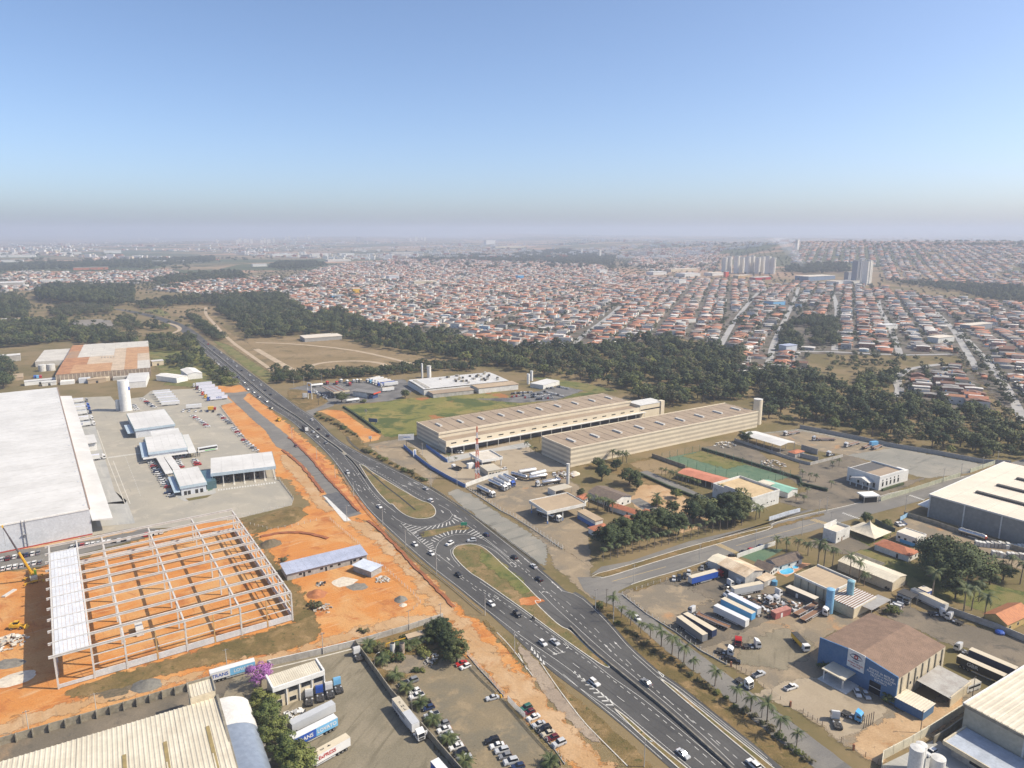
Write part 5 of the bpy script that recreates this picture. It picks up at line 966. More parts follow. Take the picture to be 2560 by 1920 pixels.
# dock trucks and yard trucks
U_=fr.a
for i,(y,x0,cab,lab)in enumerate(((312,60,'grey','white trailer with grey cab at the dock end of the white warehouse'),(368,75,'blue','white box truck with blue cab, second from the far dock end'),(402,85,'blue','white box truck with blue cab, third from the far dock end'),(450,100,'dark blue','white box truck with dark blue cab at the dock'),(520,120,'white','white box truck with white cab between the docked trucks'),(582,140,'white','white trailer with blue lettering nearest of the docked truck group'),(972,250,'white','lone white box truck docked near the middle of the warehouse'))):
 a,b=ZL(x0,y),ZL(x0+175,y-8);h=fr.a;L_=14.6 if i not in(6,)else 12.2;pr=TRAILER if i!=6 else TRAILER_S
 e=b+Vector((math.cos(h),math.sin(h),0))*-1.5;tr=trl(e-Vector((math.cos(h),math.sin(h),0))*(L_/2-1),h,'white box trailer backed to the warehouse dock, '+ORD[i]+' from the far end','white','silver' if i%2 else 'lilac white',pr,'trailers at the warehouse dock',z=.17)
 trk(e+Vector((math.cos(h),math.sin(h),0))*1.5,h,cab,f'{cab} truck cab at the white warehouse dock, {ORD[i]} from the far end','truck cabs at the warehouse dock',z=.17)
 if i==5:text(tr,'Ibrand',1.7,PAINT['blue'],(0,-1.31,2.6),(math.pi/2,0,0))
for i in range(6):
 a,b=ZL(1005+i*21,222+i*26),ZL(1245+i*21,200+i*26);trl((a+b)/2,ang(a,b),f'grey-roofed parked box trailer, {ORD[i]} of the six beyond the water tower','white',['silver','lilac white'][i%2],TRAILER,'trailers parked behind the water tower',z=.17)
for i,(c,lab)in enumerate((('white','white'),('maroon','maroon'),('white','white'),('orange red','red'),('yellow','yellow'),('blue','blue'))):
 a,b=ZL(1500+i*36,128+i*32),ZL(1700+i*33,108+i*32);h=ang(b,a);m=(a+b)/2;d=Vector((math.cos(h),math.sin(h),0))
 tr=trl(m-d*1,h,f'white box trailer behind a {lab} cab, {ORD[i]} of the row near the highway junction','lilac white','silver',TRAILER,'trailers parked near the highway junction',z=.17);trk(m+d*6.2,h,c,f'{lab} truck cab, {ORD[i]} of the row near the highway junction','truck cabs near the highway junction',z=.17)
 if i==5:text(tr,'AZUL',2.0,PAINT['blue'],(0,1.32,2.6),(math.pi/2,0,math.pi))
a,b=ZL(1665,400),ZL(1750,395);r=empty('box_truck','small yellow box truck beside the yard fence','truck',(*((a+b)/2).xy,.17),ang(a,b));part(r,'box_body',MB().box(-3.2,1.2,-1.2,1.2,.9,3.5),PAINT['yellow']);part(r,'cab',MB().box(1.3,3.2,-1.1,1.1,.6,2.6),PAINT['red']);[part(r,'wheel',W_TRK,None,loc=(x,y,.5))for x in(-2,2.2)for y in(-1,1)]
trl((ZL(1440,385)+ZL(1560,375))/2,ang(ZL(1440,385),ZL(1560,375)),'white site office cabin beside the yellow box truck','white','white',TRAILER_S,z=.17)
# coach
a,b=ZL(1765,852),ZL(1545,888);r=empty('coach','white and green coach with dark windows parked behind the gatehouse','bus',(*((a+b)/2).xy,.17),ang(a,b));part(r,'body',MB().xprism([(-6.5,.5),(6.4,.5),(6.6,1.6),(6.2,3.4),(-6.5,3.5)][::-1],-1.28,1.28),PAINT['white']);part(r,'green_band',MB().box(-5,2,-1.3,1.3,.9,1.5),mat('coach_green',(.12,.45,.12),s=1,r=.3))
for y in(-1.3,1.27):part(r,'window_band',MB().box(-6.2,5.6,y,y+.03,1.9,3.1),GLASS)
part(r,'windscreen',MB().add([(6.56,-1.1,1.8),(6.56,1.1,1.8),(6.28,1.05,3.2),(6.28,-1.05,3.2)],[(0,1,2,3)]),GLASS);[part(r,'wheel',W_TRK,None,loc=(x,y,.5))for x in(-4.2,-3,4.2)for y in(-1.1,1.1)]
# motorcycles
MOTO=Proto();MOTO.add('frame',MB().box(-.6,.5,-.14,.14,.45,.85).box(-.75,-.1,-.16,.16,.85,1.0).box(.3,.45,-.35,.35,1.0,1.08),PAINT['black']);[MOTO.add('wheel',wheel_mesh(.31,.12),None,loc=(x,0,.31))for x in(-.65,.65)]
for i in range(26):
 q=ZL(1265+(i%13)*25,945-(i%13)*3.2+(i//13)*18);MOTO.put('motorcycle',f'dark parked motorcycle in the crowded row behind the covered walkways','motorcycle',(q.x,q.y,.17),fr.a+1.4+random.uniform(-.2,.2),'motorcycles behind the covered walkways',{'frame':PAINT[random.choice(['black','red','grey','black'])]})
# car rows of the yard
car_row(ZL,(1000,990),(1190,1290),15,(60,-8),'in the long row beside the covered walkway','cars beside the covered walkway',z=.17)
car_row(ZL,(1205,1355),(1230,1385),2,(60,-8),'of the pair at the gatehouse corner','pair of cars at the gatehouse corner',z=.17,colours=['dark blue','white'])
car_row(ZL,(1310,985),(1345,1060),5,(60,-8),'of the short row under the walkway end','cars under the walkway end',z=.17);car_row(ZL,(1510,980),(1545,1030),4,(60,-8),'of the small group beside the motorcycles','cars beside the motorcycles',z=.17)
car_row(ZL,(1490,470),(1655,590),8,(50,-4),'of the diagonal row in the middle of the yard','cars in mid yard',z=.17);car_row(ZL,(1790,455),(1910,555),6,(50,-4),'of the upper row along the yard fence','cars along the upper yard fence',z=.17);car_row(ZL,(1955,610),(2040,700),5,(50,-4),'of the middle row along the yard fence','cars along the middle yard fence',z=.17);car_row(ZL,(2075,745),(2212,865),6,(50,-4),'of the lower row along the yard fence','cars along the lower yard fence',z=.17)
car_row(ZL,(1380,412),(1720,415),6,(3,40),'of the row beside the yellow box truck','cars beside the yellow box truck',z=.17);car_row(ZL,(910,275),(1040,370),8,(50,-6),'of the row behind the parked trailers','cars behind the parked trailers',z=.17);car_row(ZL,(800,345),(845,395),4,(50,-6),'of the row at the foot of the water tower','cars at the water tower',z=.17);car(ZL(185,690),fr.a,'white','van','white van parked at the dock of the white warehouse',far=True,z=.17)
car_row(TA,(-60,478),(225,425),9,(8,-30),'of the row facing the white warehouse wall','cars facing the white warehouse wall',colours=['white','white','silver','maroon','white','black','dark blue','white','grey'],z=.2,far=False);car_row(TA,(-60,533),(235,480),9,(8,-30),'of the row beside the crane','cars beside the crane',colours=['white','silver','white','white','white','silver','silver','white','grey'],z=.2,far=False)
car_row(TA,(415,392),(745,345),12,(8,-30),'of the row behind the concrete frame','cars behind the concrete frame',z=.2);car_row(TA,(840,322),(935,305),4,(8,-30),'of the short row at the far corner of the frame','cars at the far frame corner',z=.2)
fence('grey yard fence between the distribution yard and the service road',TE.ps([(1690,912),(1800,1056),(1900,1186),(2000,1286),(2112,1400),(2114,1475)])+TA.ps([(1610,5),(1690,110),(1680,145),(1560,176),(1310,236)]),2.2,4,CONCL,base=.5)
for i in range(15):
 q=TE(840+i*17.5,1303-i*2.4);struct('painted_bar',MB().box(-.35,.35,-1.5,1.5,0,.006).mesh('painted_bar',LINEW),None,loc=(q.x,q.y,.172))
for a,b in(((820,1300),(960,1659)),((745,1090),(820,1300)),((870,1330),(1000,1659))):struct('yard_line',strip_mb([Vector(TE(*a).xy),Vector(TE(*b).xy)],.35,.171),KERB)
dashes(TE.ps([(960,1290),(1090,1620)]),1.5,2.5,w=.25,z=.173,parent=highway);sheet('planter',TE.ps([(1425,1620),(1560,1598),(1630,1588),(1590,1612),(1450,1637)]),GRASS_I,.2)
sheet('planter',TE.ps([(1588,1530),(1625,1522),(1635,1550),(1600,1562)]),PITCH_M,.2);sheet('gate_pavement',TE.ps([(1340,1600),(1650,1540),(1660,1575),(1560,1612),(1420,1640)]),CONC,.19)
# ---- rusty factory and neighbours
f=Bld('rusty_factory','old factory with patchy rusty sheet roof beyond the distribution yard',TE(425,668,9),TE(1155,612,9),TE(415,450,9),'factory');f.walls(9,mat('rusty_cladding',(.30,.23,.17),(.20,.15,.11),s=.4));nxr,nyr=7,4
pick=[[0,3,3,3,1,3,2],[0,0,1,1,1,3,1],[4,2,2,2,1,3,3],[0,2,2,2,2,2,2]]
for j in range(nyr):
 for i in range(nxr):f.p('roof_sheet',MB().ribs(f.L*i/nxr,f.L*(i+1)/nxr-.05,f.W*j/nyr,f.W*(j+1)/nyr-.05,9.1,1.2,.09),RUSTR[pick[j][i]])
for i in range(24):f.p('cladding_post',MB().box(f.L*i/24,f.L*i/24+.5,-.25,-.003,0,8.6),CREAMW)
for i in range(5):f.p('roof_fan',MB().cyl(f.L*(.44+.035*i),f.W*.42,9.2,10.6,.7,.5,n=8),CONCW)
f.p('side_annex',MB().box(-30,-.3,f.W*.55,f.W*.98,0,6),RUSTR[2]);f.p('back_annex',MB().box(f.L*.15,f.L*.4,f.W+.3,f.W+14,0,7.5),RUSTR[2])
for x,wd,hh,m in((4,12,3.4,WHITEW),(20,10,4.5,GREYMET),(33,14,3.5,CREAMW),(50,18,3,CONCW)):f.p('lean_to',MB().box(x,x+wd,-9,-.4,0,hh),m)
for x in(-12,-20):f.p('storage_tank',MB().cyl(x,f.W*.4,0,7,4,n=16),CONCL)
h_=Bld('white_hall','white mono-pitch hall in front of the rusty factory',TE(960,750,3),TE(1122,738,3),TE(950,660,6),'building');h_.walls(6,WHITEW);h_.flat(6.2,WHITEM,5,ins=-.2)
h2=Bld('white_shed','white twin-gabled shed among lawns beside the highway',TE(1355,690,5.5),TE(1440,672,5.5),TE(1320,645,5.5),'shed');h2.walls(5.3,WHITEW);h2.gable(5.3,1.2,WHITEM,along='y',gm=WHITEW);h3=Bld('white_barn','larger white gabled barn behind the twin-gabled shed',TE(1440,662,6),TE(1552,650,6),TE(1400,622,6),'shed');h3.walls(5.8,WHITEW);h3.gable(5.8,1.5,WHITEM,along='y',gm=WHITEW)
for i,(x,y,L_,W_,hh,m,lab)in enumerate(((75,560,22,14,7,CONCW,'grey plant building left of the rusty factory'),(90,700,20,22,3,TANR,'low tan-roofed store at the left edge beside the white warehouse'),(310,735,26,8,4,WHITEW,'long white cabin in front of the rusty factory'),(20,262,40,12,5,CREAMW,'cream hall among trees at the far left'),(130,255,22,10,5,CREAMW,'cream annex hall among trees near the pond'),(1210,590,12,10,5,CREAMW,'cream pump house at the corner of the rusty factory'),(380,745,12,7,3.5,CONCL,'small pale cabin below the rusty factory corner'),(745,725,16,7,4,TANR,'tan canopy store between pipes in front of the rusty factory'))):
 q=TE(x,y);b=empty('plant_building',lab,'building',(q.x,q.y,0),fr.a);part(b,'wall',MB().box(-L_/2,L_/2,-W_/2,W_/2,0,hh),m);part(b,'roof',MB().box(-L_/2-.3,L_/2+.3,-W_/2-.3,W_/2+.3,hh+.003,hh+.3),[CONCL,TANR,WHITEM][i%3]);part(b,'door',MB().box(-1,1,-W_/2-.06,-W_/2-.003,0,2.4),DARK)
for i,(x,y,c)in enumerate(((270,690,'blue'),(290,690,'light blue'),(312,688,'red'))):q=TE(x,y);solo('shipping_container',MB().box(-3,3,-1.2,1.2,0,2.5),PAINT[c],f'{c} shipping container behind the white warehouse','container',(q.x,q.y,0),fr.a+1.57)
# ---- lower left: curved-front warehouse
cw=Bld('curved_warehouse','cream ribbed-roof warehouse with a curved grey end at the lower left',TA(1250,1248,8.5),TA(0,1622,8.5),TA(1420,1659,8.5),'warehouse',W=75,L=125)
cw.walls(8.3,CREAMW)
for i in range(10):cw.p('roof_sheet',MB().ribs(cw.L*i/10,cw.L*(i+1)/10-.04,0,cw.W,8.4,1.15,.14,fz=lambda x,y:1.4*(1-abs(y/75-.5)*2)),CREAMR)
# ---- curved warehouse details, lower yards
def local(b,P):return Matrix.Rotation(-b.a,3,'Z')@(Vector(P)-Vector((b.r.location.x,b.r.location.y,0)))
rz_=lambda y:8.55+1.4*(1-abs(y/75-.5)*2)
for x,y0,y1 in((1195,1420,1700),(950,1510,1800),(715,1585,1900)):
 q=local(cw,TA(x,y0,9));ye=min(cw.W-2,q.y+26);cw.p('skylight',MB().add([(q.x-.5,q.y,rz_(q.y)+.08),(q.x+.5,q.y,rz_(q.y)+.08),(q.x+.5,ye,rz_(ye)+.08),(q.x-.5,ye,rz_(ye)+.08),(q.x-.5,q.y,rz_(q.y)-.1),(q.x+.5,q.y,rz_(q.y)-.1),(q.x+.5,ye,rz_(ye)-.1),(q.x-.5,ye,rz_(ye)-.1)],[(0,1,2,3),(0,4,5,1),(1,5,6,2),(2,6,7,3),(3,7,4,0)]),GOLD)
cw.p('ridge_cap',MB().box(.2,cw.L,37.1,37.9,9.86,10.1),CONCL)
def arc(y0,y1,m):
 n=10;v=[];R=4.9
 for y in(y0,y1):v+=[(-.4-8.6*math.sin(i/n*math.pi/2),y,4.0+R*math.cos(i/n*math.pi/2))for i in range(n+1)]
 return MB().add(v,[(i,i+1,n+2+i,n+1+i)for i in range(n)])
cw.p('curved_cladding',arc(2,16,0),CONCL,smooth=True);cw.p('curved_cladding',arc(16.03,70,0),mat('blue_grey_cladding',(.30,.34,.40),(.25,.29,.35),s=.1,r=.35,metal=.3),smooth=True);cw.p('end_wall',MB().box(-8.9,-8.6,2,70,0,4),CREAMW);cw.p('edge_parapet',MB().box(-.45,.25,0,72,8.3,9.3),CONCD)
for i in range(9):cw.p('bracket',MB().box(-9.8,-8.95,8+i*7,8.25+i*7,2.6,3.4),CONCL)
cw.p('stair_block',MB().box(.3,7.5,-7.5,-.02,0,10.6),CREAMW);cw.p('stair_block_roof',MB().ribs(.5,7.3,-7.3,-.2,10.62,.9,.12),CREAMR);cw.p('stair_parapet',MB().box(.1,.5,-7.6,0,10.6,11.3).box(7.3,7.7,-7.6,0,10.6,11.3).box(.1,7.7,-7.9,-7.52,10.6,11.3),CONCD)
wall('buttressed_wall','long stained concrete panel wall with buttresses below the earthworks',TA.ps([(-260,1605),(0,1532),(560,1368),(1150,1192)]),2.7,CONCD,.22,panel=3.9,buttress=.9)
wall('yard_wall','grey concrete wall between the dirt track and the truck yard',[TA(1560,1085)]+TB.ps([(160,1075),(480,1002),(662,958)]),2.4,CONCW,.25,cap=CONCL,panel=5);wall('yard_wall','grey wall between the orange dirt road and the planted corner',TB.ps([(665,955),(800,915),(960,868),(1170,800)]),2.4,CONCW,.25,panel=5)
wall('dividing_wall','long dark wall dividing the truck yard from the car park',TB.ps([(668,960),(730,1045),(870,1240),(1050,1440),(1240,1659),(1330,1760)]),2.5,CONCD,.25,panel=5);struct('yard_kerb',kerb_mb([Vector(p.xy)for p in TB.ps([(160,1095),(480,1018),(650,975)])],.5,0,.22),KERB)
o=Bld('yard_office','two-storey cream office with ribbed roof in the truck yard',ZB(965,545,7.4),ZB(378,745,7.4),ZB(880,412,7.4),'building');o.walls(7.3,CREAMW)
for i in range(6):o.p('roof_sheet',MB().ribs(.3+(o.L-.6)*i/6,.3+(o.L-.6)*(i+1)/6-.03,.3,o.W-.3,7.32,.55,.07,fz=lambda x,y:.03*y),CREAMR)
for sd in(0,1):pass
FACE='n' if True else 's'
cand=local(o,ZB(700,800,3));FACE='s' if cand.y<o.W/2 else 'n';yb=(-.55,-.03)if FACE=='s' else(o.W+.03,o.W+.55)
o.p('white_fascia',MB().box(-.2,o.L+.2,yb[0],yb[1],6.3,7.9),WHITEW);o.p('parapet',MB().box(-.3,.28,0,o.W,7.3,8.0),WHITEW);o.p('parapet',MB().box(o.L-.28,o.L+.3,0,o.W,7.3,8.0),WHITEW)
for k in range(5):o.p('pilaster',MB().box(o.L*k/4-.15,o.L*k/4+.15,min(yb[0],yb[1])+(.15 if FACE=='s' else 0),max(yb[0],yb[1])-(0 if FACE=='s' else .15),0,6.3),WHITEW)
o.wins(FACE,[o.L*k for k in(.04,.29,.54,.79)],4.3,5.9,3.0);o.wins(FACE,[o.L*k for k in(.07,.6)],.1,2.6,1.4,DARK,'door');o.wins(FACE,[o.L*k for k in(.3,.82)],.9,2.4,2.2)
# trucks of the yard
for x0,y0,x1,y1,c,lab in((800,990,790,740,'white','white truck cab facing the cream office, first of four'),(930,900,905,740,'blue','blue truck cab between white cabs facing the cream office'),(1050,860,1010,700,'white','white truck cab third of four facing the cream office'),(1160,830,1095,620,'light blue','white and light blue truck cab last of four facing the office'),(1390,450,1320,270,'white','lone white truck cab parked in the far corner of the truck yard')):
 p,h=span(ZB,(x0,y0),(x1+10,y1+60));trk(p,h,c,lab)
for(rear,front,body,roof,lab)in(((1105,1010),(640,1240),'silver','silver','grey box trailer parked behind the light blue lettered trailer'),((1130,1170),(680,1400),'light blue','white','light blue lettered box trailer in the truck yard'),((1275,1400),(850,1640),'white','cream','white lettered box trailer with tan roof nearest the camera in the truck yard')):
 a,b=ZB(*rear,1.2),ZB(*front,1.2);h=ang(a,b);d=Vector((math.cos(h),math.sin(h),0));nrm=Vector((-d.y,d.x,0))*-1.29
 t=trl(a+d*7.3+nrm*(1 if body!='silver' else 1),h,lab,body,roof,TRAILER)
 # lettering reads on the side that faces the camera
 side=1.31 if(Vector((-d.y,d.x,0)).y<0)else-1.31;rot=(math.pi/2,0,math.pi if side>0 else 0);k=-1 if side>0 else 1
 if body=='light blue':
  part(t,'blue_panel',MB().box(-.1 if k>0 else-.1,7.28,side-.004 if side<0 else side-.016,side+.016 if side<0 else side+.004,1.2,3.85),PAINT['blue'])
  text(t,'TRANS',1.75,PAINT['white'],(3.6,side*1.022,2.4),rot);text(t,'LOVATO',1.6,PAINT['white'],(-3.6,side*1.022,2.5),rot)
 elif body=='white':
  text(t,'Lag',2.1,mat('letter_green',(.02,.22,.10),s=1),(5.2,side*1.015,2.5),rot);text(t,'ExPRESS',1.6,PAINT['red'],(.3,side*1.015,2.6),rot)
  for i,ch in enumerate('1 3 4'.split()):text(t,ch,1.6,CHASSIS,(3.5-i*2.2,0,3.975),(0,0,math.pi/2))
a,b=ZB(1790,845,3.95),ZB(2025,1145,3.95);h=ang(a,b);m=(a+b)/2;d=Vector((math.cos(h),math.sin(h),0));L_=(b-a).length
t=trl(m,h,'long white lettered box trailer coupled beside the dividing wall','white','silver',trailer(L_-.2)if False else TRAILER);part(t,'tan_roof_sheet',MB().box(-7.3,.5,-1.28,1.28,3.965,3.99),PAINT['beige'])
text(t,'Log EXPRESS',1.5,PAINT['grey'],(-2,-1.31,2.6),(math.pi/2,0,0));text(t,'H',1.5,CHASSIS,(-2,0,4.0),(0,0,math.pi/2));text(t,'7',1.5,CHASSIS,(-4,0,4.0),(0,0,math.pi/2));text(t,'L',1.5,CHASSIS,(-.3,0,4.0),(0,0,math.pi/2))
tt=trk(m+d*8.3,h,'white','white truck cab with open door coupled to the lettered trailer');part(tt,'open_door',MB().box(2.2,2.3,1.2,2.3,1.2,2.7),PAINT['white'])
a,b=ZC(600,1700,3.5),ZC(580,1590,3.5);r=trl(ZC(620,1780,2),ang(TB(870,1240),TB(1050,1440)),'blue and white box trailer cut by the lower picture edge beside the dividing wall','blue','white',TRAILER_S)
p,h=span(ZB,(-220,640),(60,560));t=trl(p,h,'white and light blue lettered trailer parked behind the purple blossom tree','light blue','white',TRAILER);sd=-1.31
part(t,'white_panel',MB().box(-7.28,-1,-1.306,-1.292,1.2,3.85),PAINT['white']);text(t,'TRANS',1.7,PAINT['blue'],(-4.2,-1.315,2.4),(math.pi/2,0,0));text(t,'LOVATO',1.6,PAINT['white'],(3.4,-1.31,2.5),(math.pi/2,0,0))
rubble('scrap_heap','jumble of white cab fairings and black tyres beside the green trees',ZB(620,1090),4.2,46,[PAINT['white'],CHASSIS,PAINT['white']],21,.8,'scrap')
# trees of the yard
TN={850:'first',1010:'second',1190:'third',1420:'fourth',1600:'fifth'}
for x,y,s_ in((270,850,1.05),(320,1010,1.1),(420,1190,1.15),(560,1420,1.2),(700,1600,1.25)):tree('green',ZB(x-25,y,4.5),s_*.84,f'bright green leafy tree beside the curved warehouse, {TN[y]} from the cream office','green trees along the curved warehouse')
tree('blossom',ZB(240,720),1.15,'purple blossoming tree beside the cream office',rz=0)
[tree(random.choice(['bush','bush','drybush']),TB(760+i*46+random.uniform(-15,15),965+(i%4)*32-i*6),random.uniform(.8,1.3),'leafy shrub in the planted corner beside the upright tanks','shrubs of the planted corner')for i in range(11)];tree('oak2',TB(1215,900,4),.78,'dark green tree at the corner of the dirt road and planted corner');tree('oak',TB(1160,850,4),.85,'dark leafy tree behind the block hut');tree('oak2',TB(1130,870,3),.8,'dark leafy tree left of the corner trees behind the hut');tree('oak',TB(1190,940,3),.85,'dark tree in the middle of the planted corner edge');tree('oak',TB(1250,1010,3),.95,'dark tree overhanging the red car in the car park')
for i,(x,y,k,s_)in enumerate(((745,985,'bush',1.1),(800,965,'drybush',1.2),(830,1040,'bush',1),(1010,1105,'bush',.8),(1050,1105,'bush',.7),(250,470,'drybush',1.4),(440,740,'drybush',1.5),(420,720,'drybush',1.2),(720,880,'drybush',1.0),(690,870,'bush',.6))):tree(k,TB(x,y),s_*.75,['low green shrub among palms in the planted corner','dry scrub bush on the slope or plot edge'][k=='drybush'],'scrub on the left side')
PL=[(740,975),(830,1055),(890,1150),(920,985),(965,970),(1000,950),(1040,930),(1095,925),(1130,850),(1200,1035),(960,1225),(1045,1310),(1115,1410),(1205,1520),(1300,1650),(1790,1645)]
for i,(x,y)in enumerate(PL):
 palm('l',TB(x,y),2.3 if i<10 else 2.2,'bushy low palm in the planted corner beside the block hut' if i<10 else f'bushy low palm at the car park edge, {ORD[i - 10]} from the planted corner','low palms round the car park')
hut=Bld('block_hut','small grey block hut with flat tan roof in the planted corner',ZC(185,165,3.6),ZC(385,110,3.6),ZC(135,130,3.6),'hut');hut.walls(3.5,BLOCKW);hut.p('roof',MB().box(-.2,hut.L+.2,-.2,hut.W+.2,3.503,3.7),TANR);hut.wins('s',[hut.L*.45],.1,2.2,1.1,DARK,'door');hut.wins('s',[hut.L*.75],2.4,2.9,.8)
for i,x in enumerate((865,920)):q=TB(x+15,1000);t=empty('storage_silo',['pale upright tank left of the pair by the block hut','stained upright tank right of the pair by the block hut'][i],'tank',(q.x,q.y,0));part(t,'tank',MB().cyl(0,0,.3,4.2,.95,n=16),[CONCL,mat('stained_tank',(.42,.34,.27),(.22,.17,.13),s=.8)][i]);part(t,'lid',MB().cyl(0,0,4.203,4.35,.8,n=16),DARK);part(t,'frame',MB().box(-1.1,1.1,-1.1,-.98,0,.35).box(-1.1,1.1,.98,1.1,0,.35),YEL)
solo('gantry',MB().bar((-4,0,3.2),(3.5,1,3.2),.2,.3).bar((-4,0,0),(-4,0,3.2),.2,.2).bar((3.5,1,0),(3.5,1,3.2),.2,.2),YEL,'yellow pipe gantry above the two upright tanks','gantry',tuple(TB(905,975)),.4)
rubble('stone_pile','pile of pale stones in the planted corner',ZC(430,385),3.2,50,[PALE,CONCL],31,.4);rubble('rock_debris','dark rock and debris beside the stone pile',ZC(430,450),2.2,40,[CONCW,DARK],32,.4)
# car park cars: explicit places
for(t,x,y,dx,dy,c,k,lab)in((ZC,130,690,-60,20,'black','hatchback','black car under the low palms at the head of the car park'),(ZC,230,655,-60,20,'grey','SUV','dark grey SUV beside the black car at the head of the car park'),(ZC,260,775,-60,20,'white','hatchback','white car half hidden behind the white pickup'),(ZC,285,830,-60,20,'white','pickup truck','white pickup with dark bed cover by the dividing wall'),(ZC,370,910,-60,20,'black','saloon','black car behind the first edge palm'),(ZC,420,965,-60,20,'dark blue','hatchback','dark blue car beside the first edge palm'),(ZC,455,1050,-60,20,'silver','pickup truck','silver pickup with black bed cover in the car park'),(ZC,590,1150,-60,20,'grey','hatchback','grey car hidden behind the second edge palm'),(ZC,600,1215,-60,20,'white','saloon','white saloon beside the second edge palm'),(ZC,630,1280,-60,20,'silver','saloon','silver saloon with roof bars by the dividing wall'),(ZC,710,1350,-60,20,'white','hatchback','white car behind the third edge palm'),(ZC,740,1415,-60,20,'white','saloon','white car nearer than the third edge palm'),(ZC,790,1485,-60,20,'black','SUV','black SUV in the wall row of the car park'),(ZC,835,1540,-60,20,'silver','saloon','silver saloon at the lamp post in the wall row'),
  (ZC,800,455,-60,20,'red','saloon','red car half hidden under trees in the car park'),(ZC,845,490,-60,25,'white','hatchback','white hatchback beside the red car'),(ZC,1155,850,-60,15,'silver','saloon','lone silver saloon beside the yellow gate post'),
  (ZC,1155,1345,-60,15,'black','SUV','black SUV heading the middle row of the car park'),(ZC,1210,1400,-60,15,'white','saloon','white saloon second in the middle row'),(ZC,1265,1455,-60,15,'silver','estate','silver estate third in the middle row'),(ZC,1305,1520,-60,15,'grey','hatchback','dark grey hatchback fourth in the middle row'),(ZC,1370,1585,-60,15,'silver','SUV','silver SUV fifth in the middle row'),(ZC,1450,1640,-60,15,'dark blue','hatchback','dark blue car at the lower end of the middle row'),(ZC,1850,1615,-60,5,'black','saloon','black car beside the palm at the lower fence corner'),
  (ZC,1540,970,-60,25,'green','SUV','dark green SUV heading the row outside the white fence'),(ZC,1580,1015,-60,25,'maroon','hatchback','maroon car second outside the white fence'),(ZC,1630,1075,-60,25,'white','saloon','white saloon third outside the white fence'),(ZC,1690,1155,-60,20,'silver','saloon','silver saloon fourth outside the white fence'),(ZC,1755,1210,-60,20,'black','SUV','black SUV fifth outside the white fence'),(ZC,1800,1260,-60,20,'beige','saloon','beige saloon sixth outside the white fence'),(ZC,1850,1310,-60,20,'maroon','hatchback','maroon hatchback seventh outside the white fence'),(ZC,1925,1375,-60,25,'silver','SUV','silver SUV with open tailgate last outside the white fence')):
 a=t(x,y,.6);car(a,ang(a,t(x+dx,y+dy,.6)),c,k,lab)
PICKET=mat('white_picket',(.70,.69,.66),s=1)
fence('white picket fence between the car park and the dirt road',ZC.ps([(870,365),(1000,520),(1150,680),(1290,840)]),2.0,.9,PICKET,.05,2,base=.4);fence('white slatted gate at the car park entrance',ZC.ps([(1335,890),(1430,995),(1530,1090)]),2.2,.45,PICKET,.07,2,name='gate');fence('low white post fence behind the parked row outside the car park',ZC.ps([(1545,1105),(1700,1270),(1880,1460),(1990,1620)]),1.6,2.2,PICKET,.05,2,base=.3)
solo('barrier_post',MB().box(-.2,.2,-.2,.2,0,1.1).bar((0,0,1),(2.4,.4,1.05),.1,.12),YEL,'yellow barrier post at the car park entrance','barrier',tuple(ZC(1255,850)),2.6)
poles(CURVL,'yard_lamp','lamp post',None,((ZB,1553,560,'curved lamp post beside the lone truck cab in the yard'),(ZC,232,1010,'curved lamp post beside the long lettered trailer'),(ZC,738,1640,'lamp post at the lower end of the dividing wall')),.6,.85)
poles(UTIL,'utility_pole','utility pole','utility poles along the dirt track',((TB,480,1005,'utility pole at the wall above the truck yard'),(TA,1310,1100,'utility pole by the dirt track under the grass slope'),(TB,975,865,'utility pole behind the block hut'),(TB,1157,825,'utility pole at the corner of the dirt road'),(TA,1862,1000,'utility pole where the dirt track climbs'),(TA,560,1365,'utility pole with lamp at the buttressed wall'),(TA,170,1470,'utility pole near the lower left corner')),.55,.9)
# ================================================================ CENTRE: cream warehouses, gatehouse, tanker yard, station
BAND=[mat('cream_band',(.66,.575,.43),(.60,.52,.39),s=.1,r=.8,var=.04),mat('grey_band',(.45,.385,.29),(.40,.345,.265),s=.1,r=.8,var=.04)];SEAM=mat('roof_seam',(.66,.60,.48),s=1);BROWNR=mat('brown_membrane',(.32,.245,.17),(.27,.205,.145),s=.08,r=.85,var=.05)
def bands(b,h,n,faces,x0=0.0,y0=0.0,L=None,W=None):
 L=L or b.L;W=W or b.W
 for i in range(n):
  z0,z1=h*i/n,h*(i+1)/n-.02;m=BAND[i%2]
  if 's' in faces:b.p('wall_band',MB().box(x0,x0+L,y0-.12,y0,z0,z1),m)
  if 'w' in faces:b.p('wall_band',MB().box(x0-.12,x0,y0,y0+W,z0,z1),m)
def monitors(b,n,z,y,ln=8.0):
 for i in range(n):q=b.p('roof_monitor',MB().box(b.L*(i+.55)/n-.9,b.L*(i+.55)/n+.9,y,y+ln,z,z+1.0),CONCL);[part(q,'vent',MB().box(b.L*(i+.55)/n-.93,b.L*(i+.55)/n+.93,y+.4+k*ln/5,y+.4+k*ln/5+.7,z+.35,z+1.03),CONCW)for k in range(5)]
c1=Bld('cream_warehouse','large two-level cream striped warehouse with brown roof behind the radio mast',ZM(1735,755,12),TG(912,318,12),ZM(1510,620,12),'warehouse');c1.walls(12,BAND[0]);bands(c1,12,8,'w')
